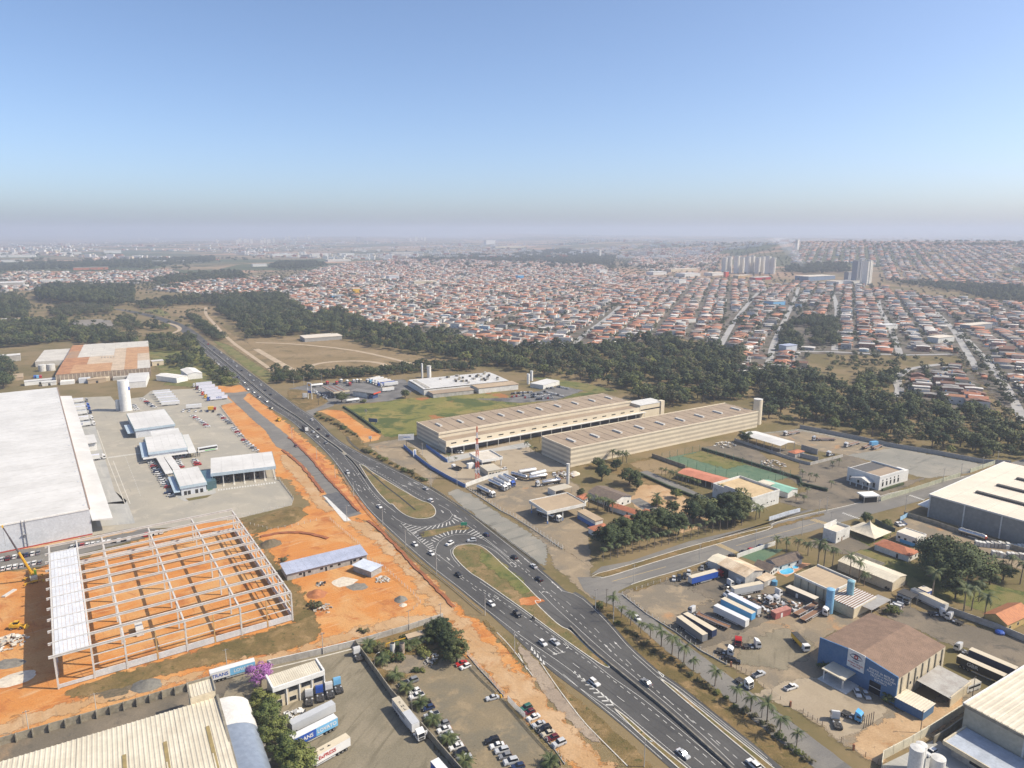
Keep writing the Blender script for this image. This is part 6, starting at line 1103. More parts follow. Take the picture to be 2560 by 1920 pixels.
c1.flat(12.0,BROWNR,20,ins=.5,gap=.5,t=.2);c1.p('seam_bed',MB().box(.45,c1.L-.45,.45,c1.W-.45,11.6,11.78),SEAM);c1.p('parapet',MB().box(-.2,c1.L+.2,-.5,.3,11.2,12.6),BAND[0]);c1.p('parapet',MB().box(-.2,.3,.32,c1.W,11.6,12.5),BAND[0]);monitors(c1,10,12.0,c1.W*.42)
wl=-local(c1,ZM(1822,848,8.8)).y;LL=c1.L+5
c1.p('low_wing_roof',MB().box(.3,LL,-wl+.3,-.55,8.4,8.6),BROWNR);c1.p('low_wing_end',MB().box(0,.25,-wl,-.6,0,9.2),BAND[0]);[c1.p('wall_band',MB().box(-.12,-.003,-wl,-.3,9.2*i/5,9.2*(i+1)/5-.02),BAND[i%2])for i in range(5)]
c1.p('low_wing_front',MB().box(0,LL,-wl-.3,-wl,5.0,9.2),CREAMW if 0 else BAND[0]);c1.p('dock_shadow_wall',MB().box(.5,LL,-wl+3,-wl+3.3,0,5),mat('dock_shade',(.10,.10,.10),(.16,.155,.15),s=.15));c1.p('dock_canopy',MB().box(2,LL,-wl-3.2,-wl-.31,4.7,5.0),CONCL)  # set-back wall coloured dark to paint the shade of the open docks
for i in range(18):c1.p('window',MB().box(4+i*(LL-10)/18,8+i*(LL-10)/18,-wl-.36,-wl-.303,6.6,7.4),GLASS)
for i in range(20):c1.p('canopy_post',MB().box(3+i*(LL-5)/19,3.3+i*(LL-5)/19,-wl-3,-wl-2.7,0,4.7),CONCL)
c1.p('end_block',MB().box(c1.L+.3,c1.L+26,-wl-.5,4,0,10.5),BAND[0]);c1.p('end_block_roof',MB().box(c1.L+.2,c1.L+26.2,-wl-.7,4.2,10.503,10.9),CONCL);c1.p('end_window_band',MB().box(c1.L+1,c1.L+25,-wl-.56,-wl-.503,6,7),GLASS);c1.p('end_stair_tower',MB().box(c1.L+23,c1.L+27,-wl-1.2,-wl+3,0,11.6),BAND[0])
text(c1.r,'NCA',1.6,CONCW,(-.16,c1.W*.14,10.4),(math.pi/2,0,-math.pi/2))
c2=Bld('cream_warehouse','long cream striped warehouse with brown roof in front of the dark wood',TG(450,682,12.5),TG(1890,397,12.5),TG(210,592,12.5),'warehouse');c2.walls(12.5,BAND[0]);bands(c2,12.5,8,'sw');c2.flat(12.5,BROWNR,22,ins=.5,gap=.5,t=.2);c2.p('seam_bed',MB().box(.45,c2.L-.45,.45,c2.W-.45,12.1,12.28),SEAM);monitors(c2,9,12.5,c2.W*.3,9);[c2.p('parapet',MB().box(*q,12.1,13.0),BAND[0])for q in((-.2,c2.L+.2,-.35,.25),(-.3,.25,.27,c2.W),(-.2,c2.L,c2.W-.25,c2.W+.3))]
q=TH(158,490);t=empty('cream_tank','tall round cream tank at the far corner of the long warehouse','tank',(q.x,q.y,0));part(t,'tank',MB().cyl(0,0,0,20,3.4,n=24),BAND[0]);part(t,'tank_top',MB().cyl(0,0,20.003,20.4,3.5,n=24),CONCL);part(t,'ladder',MB().box(3.4,3.7,-.3,.3,0,21),STEEL)
# radio mast
q=ZK(985,640);t=empty('radio_mast','red and white lattice radio mast beside the gatehouse','mast',(q.x,q.y,0),.4);ns=9;HM=34;MR=mat('mast_red',(.60,.10,.05),s=1);MW=mat('mast_white',(.72,.70,.72),s=1)
for i in range(ns):
 z0,z1=HM*i/ns,HM*(i+1)/ns;r0,r1=.95*(1-i/ns)+.2,.95*(1-(i+1)/ns)+.2;m=MB();K4=[(1,1),(-1,1),(-1,-1),(1,-1)]
 for k in range(4):
  a,b_=K4[k],K4[(k+1)%4];m.tube((a[0]*r0,a[1]*r0,z0),(a[0]*r1,a[1]*r1,z1),.10,n=5).tube((a[0]*r0,a[1]*r0,z0),(b_[0]*r1,b_[1]*r1,z1),.055,n=4).tube((b_[0]*r0,b_[1]*r0,z0),(a[0]*r1,a[1]*r1,z1),.08,n=4).tube((a[0]*r1,a[1]*r1,z1),(b_[0]*r1,b_[1]*r1,z1),.08,n=4)
 part(t,'mast_section',m,MR if i%2==0 else MW)
PALERF=mat('pale_flat_roof',(.55,.50,.42),(.48,.43,.36),s=.2)
g1=Bld('gatehouse_canopy','white flat canopy over the gatehouse lanes beside the mast',ZK(1035,425,5.6),ZK(1270,385,5.6),ZK(868,345,5.6),'canopy');g1.p('roof',MB().box(0,g1.L,0,g1.W,4.9,5.3),PALERF);[g1.p('fascia',MB().box(*q,4.4,6.1),WHITEW)for q in((-.2,g1.L+.2,-.35,-.05),(-.2,g1.L+.2,g1.W+.05,g1.W+.3),(-.35,-.05,-.04,g1.W+.04),(g1.L+.05,g1.L+.35,-.04,g1.W+.04))];[g1.p('column',MB().box(x-.3,x+.3,y-.3,y+.3,0,4.9),CONCL)for x in(.6,g1.L-.6)for y in(.6,g1.W/2,g1.W-.6)]
g2=Bld('gatehouse','cream gatehouse block below the white canopy',ZK(1105,548,3.4),ZK(1262,522,3.4),ZK(1010,482,3.4),'building');g2.walls(3.4,CREAMW);g2.p('roof',MB().box(-.2,g2.L+.2,-.2,g2.W+.2,3.403,3.7),PAINT['beige']);g2.wins('s',[g2.L*.1,g2.L*.3,g2.L*.75],1,2.2,1.4);g2.wins('s',[g2.L*.58],.05,2.3,1,DARK,'door')
BLUEW=mat('blue_wall_paint',(.07,.16,.42),(.10,.19,.40),s=.4);WHITEP=mat('white_wall_paint',(.66,.65,.61),(.55,.54,.50),s=.3)
wall('blue_wall','long blue painted wall beside the gravel frontage',ZM.ps([(1335,915),(1450,1015),(1640,1160),(1840,1275),(2042,1380)]),2.2,BLUEW,.2,panel=6,pmat=BLUEW);wall('blue_wall','short blue wall along the foot of the two-level warehouse',ZK.ps([(395,268),(500,345),(640,445)]),2.2,BLUEW,.2,panel=5);wall('white_wall','white wall between the gatehouse yard and the tanker yard',ZK.ps([(850,728),(980,680),(1110,632),(1340,580)]),2.6,WHITEP,.25,panel=5)
fence('concrete post fence along the gravel lane by the tanker yard',ZK.ps([(860,745),(1060,875),(1250,1000),(1400,1075),(1600,1200),(1750,1300),(1960,1440)]),2.3,3,CONCL,.09,4,base=.4);fence('wire fence at the tanker yard gravel end',ZK.ps([(1750,1310),(1850,1390),(1970,1450)]),2.0,2,CONCL)
q=ZK(262,380);t=empty('totem_sign','white and blue totem sign in the gap of the blue wall','sign',(q.x,q.y,0),fr.a);part(t,'panel',MB().box(-1.1,1.1,-.35,.35,0,5.2),WHITEW);part(t,'blue_stripe',MB().box(-.5,.5,-.38,-.353,.5,4.8),BLUEW)
def billboard(t,base,w_,h_,z0,label,mt,rz,words=None,wm=None,legs=1):
 p=t(*base);r=empty('billboard',label,'billboard',(p.x,p.y,0),rz)
 for i in range(legs):x=(i-(legs-1)/2)*w_*.6;part(r,'leg',MB().box(x-.2,x+.2,-.2,.2,0,z0),POLE_D)
 part(r,'panel',MB().box(-w_/2,w_/2,-.2,.2,z0,z0+h_),mt)
 if words:text(r,words,h_*.32,wm or CHASSIS,(0,-.23,z0+h_*.5),(math.pi/2,0,0))
 return r
b_=billboard(ZM,(1365,915),11,4.2,5.5,'white billboard on a single post at the start of the blue wall',WHITEW,.15,'TERMINAL',BLUEW);part(b_,'grey_shape',MB().box(-5,-2,-.26,-.21,6.3,8.6),PAINT['silver'])
billboard(ZM,(980,640),7.5,3,1.2,'small blue notice board in the green field',mat('board_blue',(.06,.11,.20),s=1),-.3,legs=2);billboard(ZM,(948,850),2.2,2,2.2,'small white board beside the orange dirt lot',WHITEW,0,legs=1);billboard(ZK,(828,1200),3.2,1.6,1.6,'green road sign on the hatched island',mat('sign_green',(.02,.22,.13),s=1),.2,legs=2);billboard(ZK,(345,1290),2.6,.9,1.2,'back of a dark road sign on the hatched island',POLE_D,.4,legs=2)
p=ZM(900,545);solo('scarecrow_mast',MB().tube((0,0,0),(0,0,5),.15,n=6).box(-1.2,1.2,-.1,.1,3.4,4.2).box(-.6,.6,-.1,.1,4.4,5.2),CONCW,'small weathered mast with panels standing in the green field','mast',tuple(p));tree('bush',ZM(850,590),.9,'dark shrub beside the weathered mast in the field')
wall('hedge_row','dark hedge along the left edge of the green field',ZM.ps([(640,455),(760,530),(900,630),(1060,750)]),1.5,LEAF['dark'],1.6,cat='hedge')
for i in range(44):k=i/43;x,y=(330+470*k*2,540+250*k*2)if k<.5 else(830+780*(k-.5)*2,930+380*(k-.5)*2);tree(random.choice(['bush','drybush']),ZM(x+random.uniform(-25,25),y+random.uniform(-14,14)),random.uniform(.5,1.05),'dark scrub bush on the bank between highway and gravel frontage','scrub on the highway bank')
# vehicles in the gate and tanker yards
a,b=ZK(690,505),ZK(800,545);r=empty('tipper_truck','white truck with dark open bed in the gate yard','truck',(*((a+b)/2).xy,.1),ang(b,a));part(r,'cab',MB().box(2.2,4.1,-1.1,1.1,.7,2.7),PAINT['white']);part(r,'open_bed',MB().box(-4,2,-1.2,1.2,.9,1.2).box(-4,2,-1.2,-1.1,1.2,2).box(-4,2,1.1,1.2,1.2,2),CHASSIS);[part(r,'wheel',W_TRK,None,loc=(x,y,.5))for x in(-2.6,-1.4,3)for y in(-1,1)]
solo('white_cabin',MB().box(-2.2,2.2,-1.4,1.4,0,3.2),WHITEW,'white box cabin tucked beside the gatehouse canopy','cabin',tuple(ZK(905,505)),fr.a);car(ZK(1290,525),fr.a+3.1,'white','hatchback','white hatchback beside the cream gatehouse',far=True);car_row(ZK,(730,330),(800,335),3,(30,20),'of the three at the warehouse dock corner','cars at the warehouse dock corner',colours=['black','grey','white'])
for i,(rear,front,cab,body,lab)in enumerate((((985,760),(1150,840),'white',None,'polished tanker with white cab nearest the yard fence'),((1120,690),(1285,765),'white',None,'polished tanker with white cab second from the yard fence'),((1175,665),(1420,790),'white','white','white tanker with blue-sided cab third from the yard fence'),((1235,640),(1490,775),'blue','white','white tanker with white and blue cab fourth from the yard fence'),((1290,625),(1430,690),None,None,'uncoupled polished tank trailer behind the white tankers'),((1375,605),(1540,650),None,None,'uncoupled long tank trailer beside the white wall'),((1660,560),(1480,590),None,'white','white tank trailer in the back of the tanker yard'),((1770,580),(1590,625),None,'white','white tank trailer in front of the back row'),((1785,625),(1600,655),None,None,'polished tank trailer nearest in the back group'),((1940,680),(1660,725),'white',None,'polished tanker with white cab facing left near the small canopy'))):
 a,b=ZK(*rear),ZK(*front);h=ang(a,b);d=Vector((math.cos(h),math.sin(h),0));c0=a+d*6.25
 trl(c0,h,lab.replace('tanker with','tank trailer behind')if cab else lab,body or 'none',proto=TANKER,name='tank_trailer')
 if cab:trk(c0+d*7.3,h,cab,lab.split(' tanker')[0]+' tanker cab, '+ORD[i]+' counted from the lane fence',proto=TRACTOR)
q=ZK(2025,690);t=empty('white_column','white cylindrical water column at the corner of the tanker yard','water tower',(q.x,q.y,0));part(t,'shaft',MB().cyl(0,0,0,12.6,.95,n=18),WHITEP);part(t,'cap',MB().cyl(0,0,12.603,12.9,1.02,n=18),CONCL)
s=Bld('small_canopy','small pale canopy at the foot of the white column',ZK(1880,775,3.5),ZK(2080,725,3.5),ZK(1785,735,3.5),'canopy');s.p('roof',MB().box(0,s.L,0,s.W,3.3,3.55),PAINT['beige']);s.p('wall',MB().box(0,s.L*.5,s.W-.3,s.W,0,3.3).box(0,.3,0,s.W-.31,0,3.3),WHITEP);[s.p('post',MB().box(x,x+.2,.1,.3,0,3.3),STEEL)for x in(.2,s.L/2,s.L-.4)]
rubble('debris_heap','white debris and scrap behind the tanker yard',ZK(1980,590),7,80,[PAINT['white'],CONCW,RUST],41,.8);heap('sand_heap','white sand heap at the foot of the long warehouse',ZK(2100,575),4,2,PALE,seed=22)
tc=Bld('fuel_canopy','tall tan-roofed canopy on white columns with trucks beneath',TG(270,1165,7.2),TG(565,1100,7.2),TG(120,1082,7.2),'canopy');[tc.p('roof_sheet',MB().ribs(.3,tc.L-.3,tc.W*i/5,tc.W*(i+1)/5-.04,6.9,1,.06),TANR)for i in range(5)];tc.p('soffit',MB().box(.2,tc.L-.2,.2,tc.W-.2,5.8,6.0),CONCW)
[tc.p('fascia',MB().box(*q,5.7,7.4),WHITEP)for q in((-.2,tc.L+.2,-.3,0),(-.3,0,.003,tc.W),(tc.L,tc.L+.3,.003,tc.W),(-.2,tc.L+.2,tc.W,tc.W+.3))];[tc.p('column',MB().box(x-.25,x+.25,y-.25,y+.25,1.6,5.8),WHITEP)for x in(.8,tc.L*.42,tc.L-.8)for y in(.8,tc.W-.8)];[tc.p('column_foot',MB().box(x-.27,x+.27,y-.27,y+.27,0,1.6),BLUEW)for x in(.8,tc.L*.42,tc.L-.8)for y in(.8,tc.W-.8)]
trl((TG(190,1180)+TG(330,1235))/2,ang(TG(190,1180),TG(330,1235)),'polished tank trailer in the shade of the tan canopy','none',proto=TANKER,name='tank_trailer');trk(TG(340,1235),ang(TG(190,1180),TG(330,1235)),'white','white truck cab in the shade of the tan canopy')
tb=Bld('canopy_office','low blue and white office beside the tan canopy',TG(640,1240,4),TG(698,1225,4),TG(500,1165,4),'building');tb.walls(4,WHITEP);tb.p('roof',MB().box(-.3,tb.L+.3,-.3,tb.W+.3,4.003,4.4),TANR);tb.p('blue_base',MB().box(-.06,-.003,0,tb.W,0,2.2),BLUEW)
def house(label,A,B,C,h,rise,roof=None,wallm=None,along='x',hip=False,wn=3,name='house'):
 b=Bld(name,label,A,B,C,'house');b.walls(h,wallm or WHITEP)
 if hip:b.hip(h,rise,roof or TILE)
 else:b.gable(h,rise,roof or TILE,along,gm=wallm or WHITEP,over=.6,pitch=.8,amp=.06)
 b.wins('s',[b.L*(k+.35)/wn for k in range(wn)],1.0,2.1,1.2);b.wins('w',[b.W*.3],.05,2.1,.9,DARK,'door');return b
house('terracotta tiled bungalow beside the tan canopy office',TG(665,1330,3),TG(780,1298,3),TG(612,1280,3),3,1.4,hip=True);house('long dark-roofed barn with open end behind the red-tiled houses',TG(785,1085,4.5),TG(915,1040,4.5),TG(615,1000,4.5),4.4,1.8,TILED,along='y',name='barn');house('long terracotta veranda house in the garden',TG(950,1180,3),TG(990,1160,3),TG(795,1100,3),3,1.2,along='y');house('square terracotta hip-roofed house among garden trees',TG(960,1260,3),TG(1010,1225,3),TG(850,1208,3),3,1.5,hip=True);house('small terracotta wing beside the hip-roofed house',TG(1110,1210,3),TG(1160,1190,3),TG(1010,1165,3),3,1.2,along='y');house('small red-roofed outbuilding behind the tan canopy',TG(545,1070,3),TG(590,1045,3),TG(495,1050,3),3,1.0)
tn=Bld('tan_building','cream building with flat tan roof and stepped parapet beside dark trees',TG(1845,1068,7.5),TG(2055,1003,7.5),TG(1545,955,7.5),'building');tn.walls(7.5,WHITEP);tn.flat(7.0,PAINT['cream']if 0 else mat('ochre_roof',(.52,.39,.22),(.45,.33,.185),s=.1),5,ins=.3,along='y');[tn.p('parapet',MB().box(*q,7.2,8.3),WHITEP)for q in((-.1,tn.L+.1,-.15,.27),(-.15,.27,.28,tn.W),(tn.L-.27,tn.L+.15,.28,tn.W),(-.1,tn.L+.1,tn.W-.27,tn.W+.15))];tn.p('front_gable',MB().box(-.3,.1,tn.W*.2,tn.W*.7,7.5,9.6),WHITEP);tn.wins('s',[tn.L*k for k in(.55,.7,.8)],2.2,2.9,.8);tn.wins('w',[tn.W*k for k in(.3,.5,.7)],1,2.6,1.4)
lr=Bld('long_pavilion','long red-roofed pavilion beside the green sports pitch',TG(1580,948,4),TG(1665,908,4),TG(1332,840,4),'pavilion');lr.gable(3.8,1.0,mat('red_sheet',(.45,.17,.10),(.38,.14,.08),s=.2,r=.7),'y',over=.4);[lr.p('post',MB().box(x,x+.25,y,y+.25,0,3.8),WHITEP)for x in(.1,lr.L-.3)for y in[lr.W*k/7 for k in range(8)]];lr.p('wall',MB().box(lr.L-.2,lr.L,.3,lr.W,0,3.7),WHITEP)
gr=Bld('club_house','bungalow with half cream and half teal sheet roof beside the pitch',TG(2120,1018,3.5),TG(2195,988,3.5),TG(1925,938,3.5),'house');gr.walls(3.4,WHITEP);gr.gable(3.4,1.2,mat('teal_sheet',(.22,.42,.33),(.18,.36,.28),s=.2),'y',n=2,gm=WHITEP);gr.p('cream_sheet',MB().box(-.5,gr.L*.5,gr.W*.6,gr.W+.4,4.5,4.8),CREAMR)
wc=Bld('white_canopy','broad white arched canopy on posts beside the gravel yard',TG(2062,658,6.5),TG(2175,630,6.5),TG(1778,566,6.5),'canopy');wc.gable(6.4,1.0,WHITEM,'y',over=.3,n=4,amp=.03);[wc.p('post',MB().box(x,x+.3,y,y+.3,0,6.4),STEEL)for x in(.2,wc.L-.5)for y in[wc.W*k/5 for k in range(6)]]
ch=Bld('white_hall','white hall with portico, arched windows and grey roof near the gravel yard',TH(1105,905,8),TH(1290,850,8),TH(850,832,8),'building');ch.walls(8,WHITEW);ch.p('roof',MB().box(.3,ch.L-.3,.3,ch.W*.5,7.6,7.8),BROWNR);ch.p('dark_roof',MB().box(.3,ch.L-.3,ch.W*.5+.02,ch.W-.3,7.6,7.82),mat('dark_membrane',(.10,.095,.09),s=.3));[ch.p('parapet',MB().box(*q,7.5,8.8),WHITEW)for q in((-.1,ch.L+.1,-.15,.25),(-.15,.25,.26,ch.W),(ch.L-.25,ch.L+.15,.26,ch.W))]
ch.wins('s',[ch.L*(.12+.16*k)for k in range(5)],2,4.6,1.5);ch.wins('s',[ch.L*(.12+.16*k)for k in range(5)],5.2,6.2,1.0);ch.p('hedge',MB().box(1,ch.L-2,-2.2,-1.0,0,1.4),LEAF['dark']);ch.p('portico_roof',MB().add([(-5,3,4.6),(-.2,3,4.6),(-.2,ch.W*.75,4.6),(-5,ch.W*.75,4.6),(-5,ch.W*.4,6.6),(-.2,ch.W*.4,6.6)],[(0,1,5,4),(2,3,4,5),(0,4,3),(1,2,5),(3,2,1,0)]),CONCL);[ch.p('column',MB().cyl(-4.6,3.4+k*(ch.W*.75-3.8)/3,0,4.6,.3,n=10),WHITEW)for k in range(4)];ch.wins('w',[ch.W*k for k in(.12,.3,.45,.6,.85)],1,3.8,1.3);ch.p('corner_tower',MB().box(ch.L+.3,ch.L+7,1,8,0,7),WHITEW)
hu=Bld('guard_hut','white canopied guard hut at the avenue gate',TH(985,1052,4),TH(1108,1045,4),TH(1000,1025,4),'hut');hu.p('roof',MB().box(0,hu.L,0,hu.W+2,3.7,4.4),WHITEW);hu.p('cabin',MB().box(1,hu.L-1,1,hu.W+1,0,3.7),GLASS);[hu.p('post',MB().box(x,x+.3,.2,.5,0,3.7),STEEL)for x in(.2,hu.L-.5)]
wall('block_wall','long grey block wall between the gravel yard and the wood',TH.ps([(490,525),(720,570),(960,618),(1200,670),(1550,728),(1900,795),(2110,805)]),3.0,BLOCKW,.25,panel=9);GREENW=mat('pale_green_wall',(.44,.45,.34),(.36,.37,.28),s=.3);wall('green_wall','pale green panel wall along the avenue in front of the white hall',TH.ps([(1112,1085),(1390,1000),(1560,945),(1720,895)]),2.6,GREENW,.2,panel=4);wall('green_wall','pale green panel wall at the far end of the avenue',TH.ps([(1798,865),(1900,830),(2000,795)]),2.6,GREENW,.2,panel=4)
wall('grey_wall','low grey wall around the white canopy yard',[TG(1710,620),TG(2212,790)]+TH.ps([(570,808),(700,775),(820,745)]),2.0,CONCW,.25,panel=6);wall('hedge_wall','dark hedge along the far side of the sports pitch',[TG(1460,690),TG(1800,790),TG(2212,920)]+TH.ps([(500,960),(700,1010)]),1.8,LEAF['dark'],1.4,cat='hedge');wall('hedge_wall','dark hedge along the garden path beside the tan lawn',TG.ps([(980,880),(1200,980),(1560,1120)]),1.5,LEAF['dark'],1.2,cat='hedge');wall('white_wall','white slatted wall in front of the cream building on the avenue',TG.ps([(1975,1235),(2100,1195),(2212,1165)]),2.2,mat('blue_white_wall',(.58,.62,.68),s=.5),.2,panel=2.2);wall('grey_wall','dark court wall beside the tan lawn',TG.ps([(1075,745),(1200,790),(1330,835)]),2.6,CONCD,.25)
fence('tall green mesh fence around the sports pitch',TG.ps([(1150,765),(1440,705),(2135,905),(1905,965),(1560,885),(1150,765)]),5,7,mat('green_post',(.06,.16,.10),s=1),.08,6)
for i,(t,x,y,dx,dy,c,k,z)in enumerate(((TH,440,570,-30,6,'white','flat',0),(TH,690,620,-30,0,'white','flat',0),(TH,900,655,-30,8,'white','flat',0),(TH,1010,675,-30,12,None,'flat',0),(TH,1080,680,-30,12,None,'flat',0),(TH,780,725,-20,4,'white','cab',0))):
 a=t(x,y);h=ang(a,t(x+dx,y+dy));d=Vector((math.cos(h),math.sin(h),0))
 if k=='flat':trl(a,h,f'rusty flatbed trailer in the gravel yard, {ORD[i]} from the white canopy',proto=FLAT,name='flatbed_trailer')
 if c:trk(a+d*7,h,c,f'white truck cab in the gravel yard, {ORD[i]} from the white canopy')
solo('blue_container',MB().box(-3,3,-1.2,1.2,1.3,3.9),PAINT['light blue'],'pale blue container on a flatbed in the gravel yard','container',tuple(TH(1055,665)),.3);q=TH(1000,665)
hs=Bld('yard_hut','small red-roofed hut among grey block bays in the yard',TH(455,720,3),TH(525,700,3),TH(420,700,3),'hut');hs.walls(3,BLOCKW);hs.hip(3,1,TILE);wall('block_bay','tall grey block bay beside the red-roofed hut',TH.ps([(500,690),(625,728)]),4,BLOCKW,.3);wall('block_bay','long grey block screen in front of the red-roofed hut',TH.ps([(490,745),(630,778)]),3,BLOCKW,.3);rubble('timber_pile','rubble and timber at the edge of the sports pitch',TG(2010,800),8,70,[CONCL,TANR,CONCW],51,.7);rubble('debris_heap','white debris behind the sports pitch hedge',TG(1640,655),8,60,[CONCL,PALE],52,.7)
# ---- petrol station and white factory
pc=Bld('station_canopy','reddish brown petrol station canopy beside the highway',ZM(525,278,6.5),ZM(705,255,6.5),ZM(420,208,6.5),'canopy');[pc.p('roof_sheet',MB().ribs(pc.L*i/6,pc.L*(i+1)/6-.1,.3,pc.W-.3,6.2,1.2,.08),[mat('brown_sheet',(.20,.10,.075),(.15,.08,.06),s=.2),mat('grey_sheet',(.22,.21,.20),s=.2)][i%2])for i in range(6)];[pc.p('fascia',MB().box(*q,5.2,6.6),CREAMW)for q in((-.2,pc.L+.2,-.3,0),(-.3,0,.003,pc.W),(pc.L,pc.L+.3,.003,pc.W))];[pc.p('column',MB().box(x,x+.5,y,y+.5,0,5.3),CONCL)for x in(2,pc.L-2.5)for y in(3,pc.W/2,pc.W-3)];[pc.p('fuel_pump',MB().box(pc.L*.5-.4,pc.L*.5+.4,y,y+1.2,0,1.9),PAINT['red'])for y in(5,11,17)]
pd=Bld('station_canopy','lower brown station canopy stretching towards the white factory',ZM(985,292,5.5),ZM(1065,268,5.5),ZM(715,252,5.5),'canopy');[pd.p('roof_sheet',MB().ribs(.2,pd.L-.2,pd.W*i/5,pd.W*(i+1)/5-.1,5.2,1.2,.08),MATS['grey_sheet'])for i in range(5)];pd.p('fascia',MB().box(-.2,pd.L+.2,-.3,0,4.4,5.6),PAINT['orange red']);pd.p('shop',MB().box(1,pd.L-1,pd.W*.3,pd.W*.9,0,4.3),WHITEP);pd.p('blue_booth',MB().box(.5,pd.L*.8,1.5,6,0,3.6),mat('booth_blue',(.03,.06,.16),s=1))
q=(ZM(225,350)+ZM(285,365))/2;t=empty('station_sign','tall white petrol station sign with a yellow shell emblem','sign',(q.x,q.y,0),ang(ZM(225,350),ZM(285,365))+.1);[part(t,'leg',MB().box(x-.3,x+.3,-.2,.2,0,15),WHITEW)for x in(-2.6,2.6)];part(t,'panel',MB().box(-2.3,2.3,-.3,.3,11,15.2),WHITEW);part(t,'price_panel',MB().box(-2.3,2.3,-.28,.28,5.6,7.8),PAINT['blue'])
sh=[(-.35,-1.2),(.35,-1.2),(.5,-.9)]+[(1.35*math.sin(a),1.35*math.cos(a)-.05)for a in[math.radians(d)for d in range(110,-111,-20)]]+[(-.5,-.9)]
part(t,'emblem_rim',MB().add([(x*1.18,-.33,13.1+y*1.18)for x,y in sh],[tuple(range(len(sh)))]),PAINT['red']);part(t,'emblem',MB().add([(x,-.35,13.1+y)for x,y in sh],[tuple(range(len(sh)))]),PAINT['yellow'])
billboard(ZM,(195,350),4,4,1,'white panel board below the tall station sign',WHITEW,.2,legs=2);billboard(ZM,(352,425),2.6,2.6,6,'dark square board on a pole at the station entrance',POLE_D,.3)
wf=Bld('white_factory','broad white-roofed factory with rooftop air units behind the green field',TF(1290,785,5),TF(1945,718,5),TF(1150,715,5),'factory');wf.walls(5,WHITEP);[wf.p('roof_sheet',MB().ribs(wf.L*i/8,wf.L*(i+1)/8-.1,0,wf.W,5.1,2,.08,fz=lambda x,y:1.2-abs(y/60-.5)),WHITEM)for i in range(8)]
for i in range(14):wf.p('roof_vent',MB().box(1.5+i*.9,2.3+i*.9,wf.W*(.08+.055*i),wf.W*(.08+.055*i)+1.6,5.2,6.6),CONCD)if i<0 else wf.p('air_unit',MB().box(3,6.5,wf.W*(.05+.06*i),wf.W*(.05+.06*i)+1.2,6.0,6.9),CONCW)
for i in range(34):x,y=random.uniform(.3,.95)*wf.L,random.uniform(.1,.9)*wf.W;wf.p('air_unit',MB().box(x,x+2,y,y+1.6,6.0,8.0),random.choice([CONCD,CHASSIS,CONCW]))
wf.p('front_wing',MB().box(wf.L*.55,wf.L*1.02,-16,-.3,0,5),WHITEP);wf.p('front_wing_roof',MB().box(wf.L*.54,wf.L*1.03,-16.4,-.35,5.003,5.5),TANR);wf.p('side_wing',MB().box(4,wf.L*.5,-14,-.3,0,3.6),CONCW);wf.p('side_wing_roof',MB().box(3.8,wf.L*.51,-14.3,-.35,3.603,3.9),BROWNR)
for i,(x,y,r,hh)in enumerate(((1277,692,1.0,15),(1330,688,2.2,12))):q=TF(x,y);t=empty('white_chimney',['slim white chimney behind the white factory','thick white tank tower behind the white factory'][i],'chimney',(q.x,q.y,0));part(t,'shaft',MB().cyl(0,0,0,hh,r,n=16),WHITEW);part(t,'cap',MB().cyl(0,0,hh+.003,hh+.5,r*1.1,n=16),CONCL)
for i,(x,y)in enumerate(((125,185),(150,160))):q=TG(x,y);solo('white_tank',MB().cyl(0,0,0,10,1.4,n=14).cyl(0,0,10.003,10.4,1.5,n=14),WHITEW,['white tank with blue band, left of the pair behind the factory','white tank, right of the pair behind the factory'][i],'tank',tuple(q))
ws=Bld('white_store','low white store behind the factory car park',TG(240,195,4),TG(365,160,4),TG(190,165,4),'building');ws.walls(4,WHITEP);ws.flat(4.2,WHITEM,3,ins=-.2)
for i,c in enumerate(('white','light blue','white','white','blue','white')):
 a,b=ZM(910+i*38,168+i*10),ZM(1080+i*38,128+i*14);h=ang(b,a);d=Vector((math.cos(h),math.sin(h),0));trl((a+b)/2,h,f'box trailer in the station lorry park, {ORD[i]} from the hedge','blue' if i==4 else 'white',['cream','white'][i%2],TRAILER,'trailers in the station lorry park');trk((a+b)/2+d*8,h,c,f'{c} truck cab in the station lorry park, {ORD[i]} from the hedge','truck cabs in the station lorry park')
for i,(x,y,c)in enumerate(((440,190,'red'),(550,190,'red'),(600,165,'white'),(670,175,'white'),(745,170,'silver'),(785,165,'white'),(825,165,'cream'),(700,205,'red'))):trk(ZM(x,y),fr.a-1.2,c,f'{c} lorry cab in the row along the station hedge, {ORD[i]} from the sign','lorries along the station hedge')
for i,(x,y,c)in enumerate(((330,220,'silver'),(745,395,'white'),(1150,270,'white'))):trl(ZM(x,y),fr.a,f'{["silver tank trailer near the station sign", "white tank trailer beside the dark station tree", "white trailer between station shop and factory"][i]}','white',proto=[TANKER,TANKER,TRAILER_S][i],name='tank_trailer' if i<2 else 'semi_trailer')
for i in range(12):q=ZM(300+(i%6)*28,265+(i%6)*14+(i//6)*22);car(q,random.uniform(0,6),random.choice(CARMIX),'hatchback',f'small car on the station forecourt, {ORD[i]} from the sign','cars on the station forecourt',True)
for k,(a,b,n)in enumerate((((0,262),(150,250),12),((0,285),(230,262),15),((100,292),(300,278),13),((190,305),(310,293),8),((250,245),(390,283),9),((270,222),(310,215),4),((350,208),(430,225),7))):car_row(TG,a,b,n,(4,-14),f'in row {["one", "two", "three", "four", "five", "six", "seven"][k]} of the white factory car park','cars in the white factory car park')
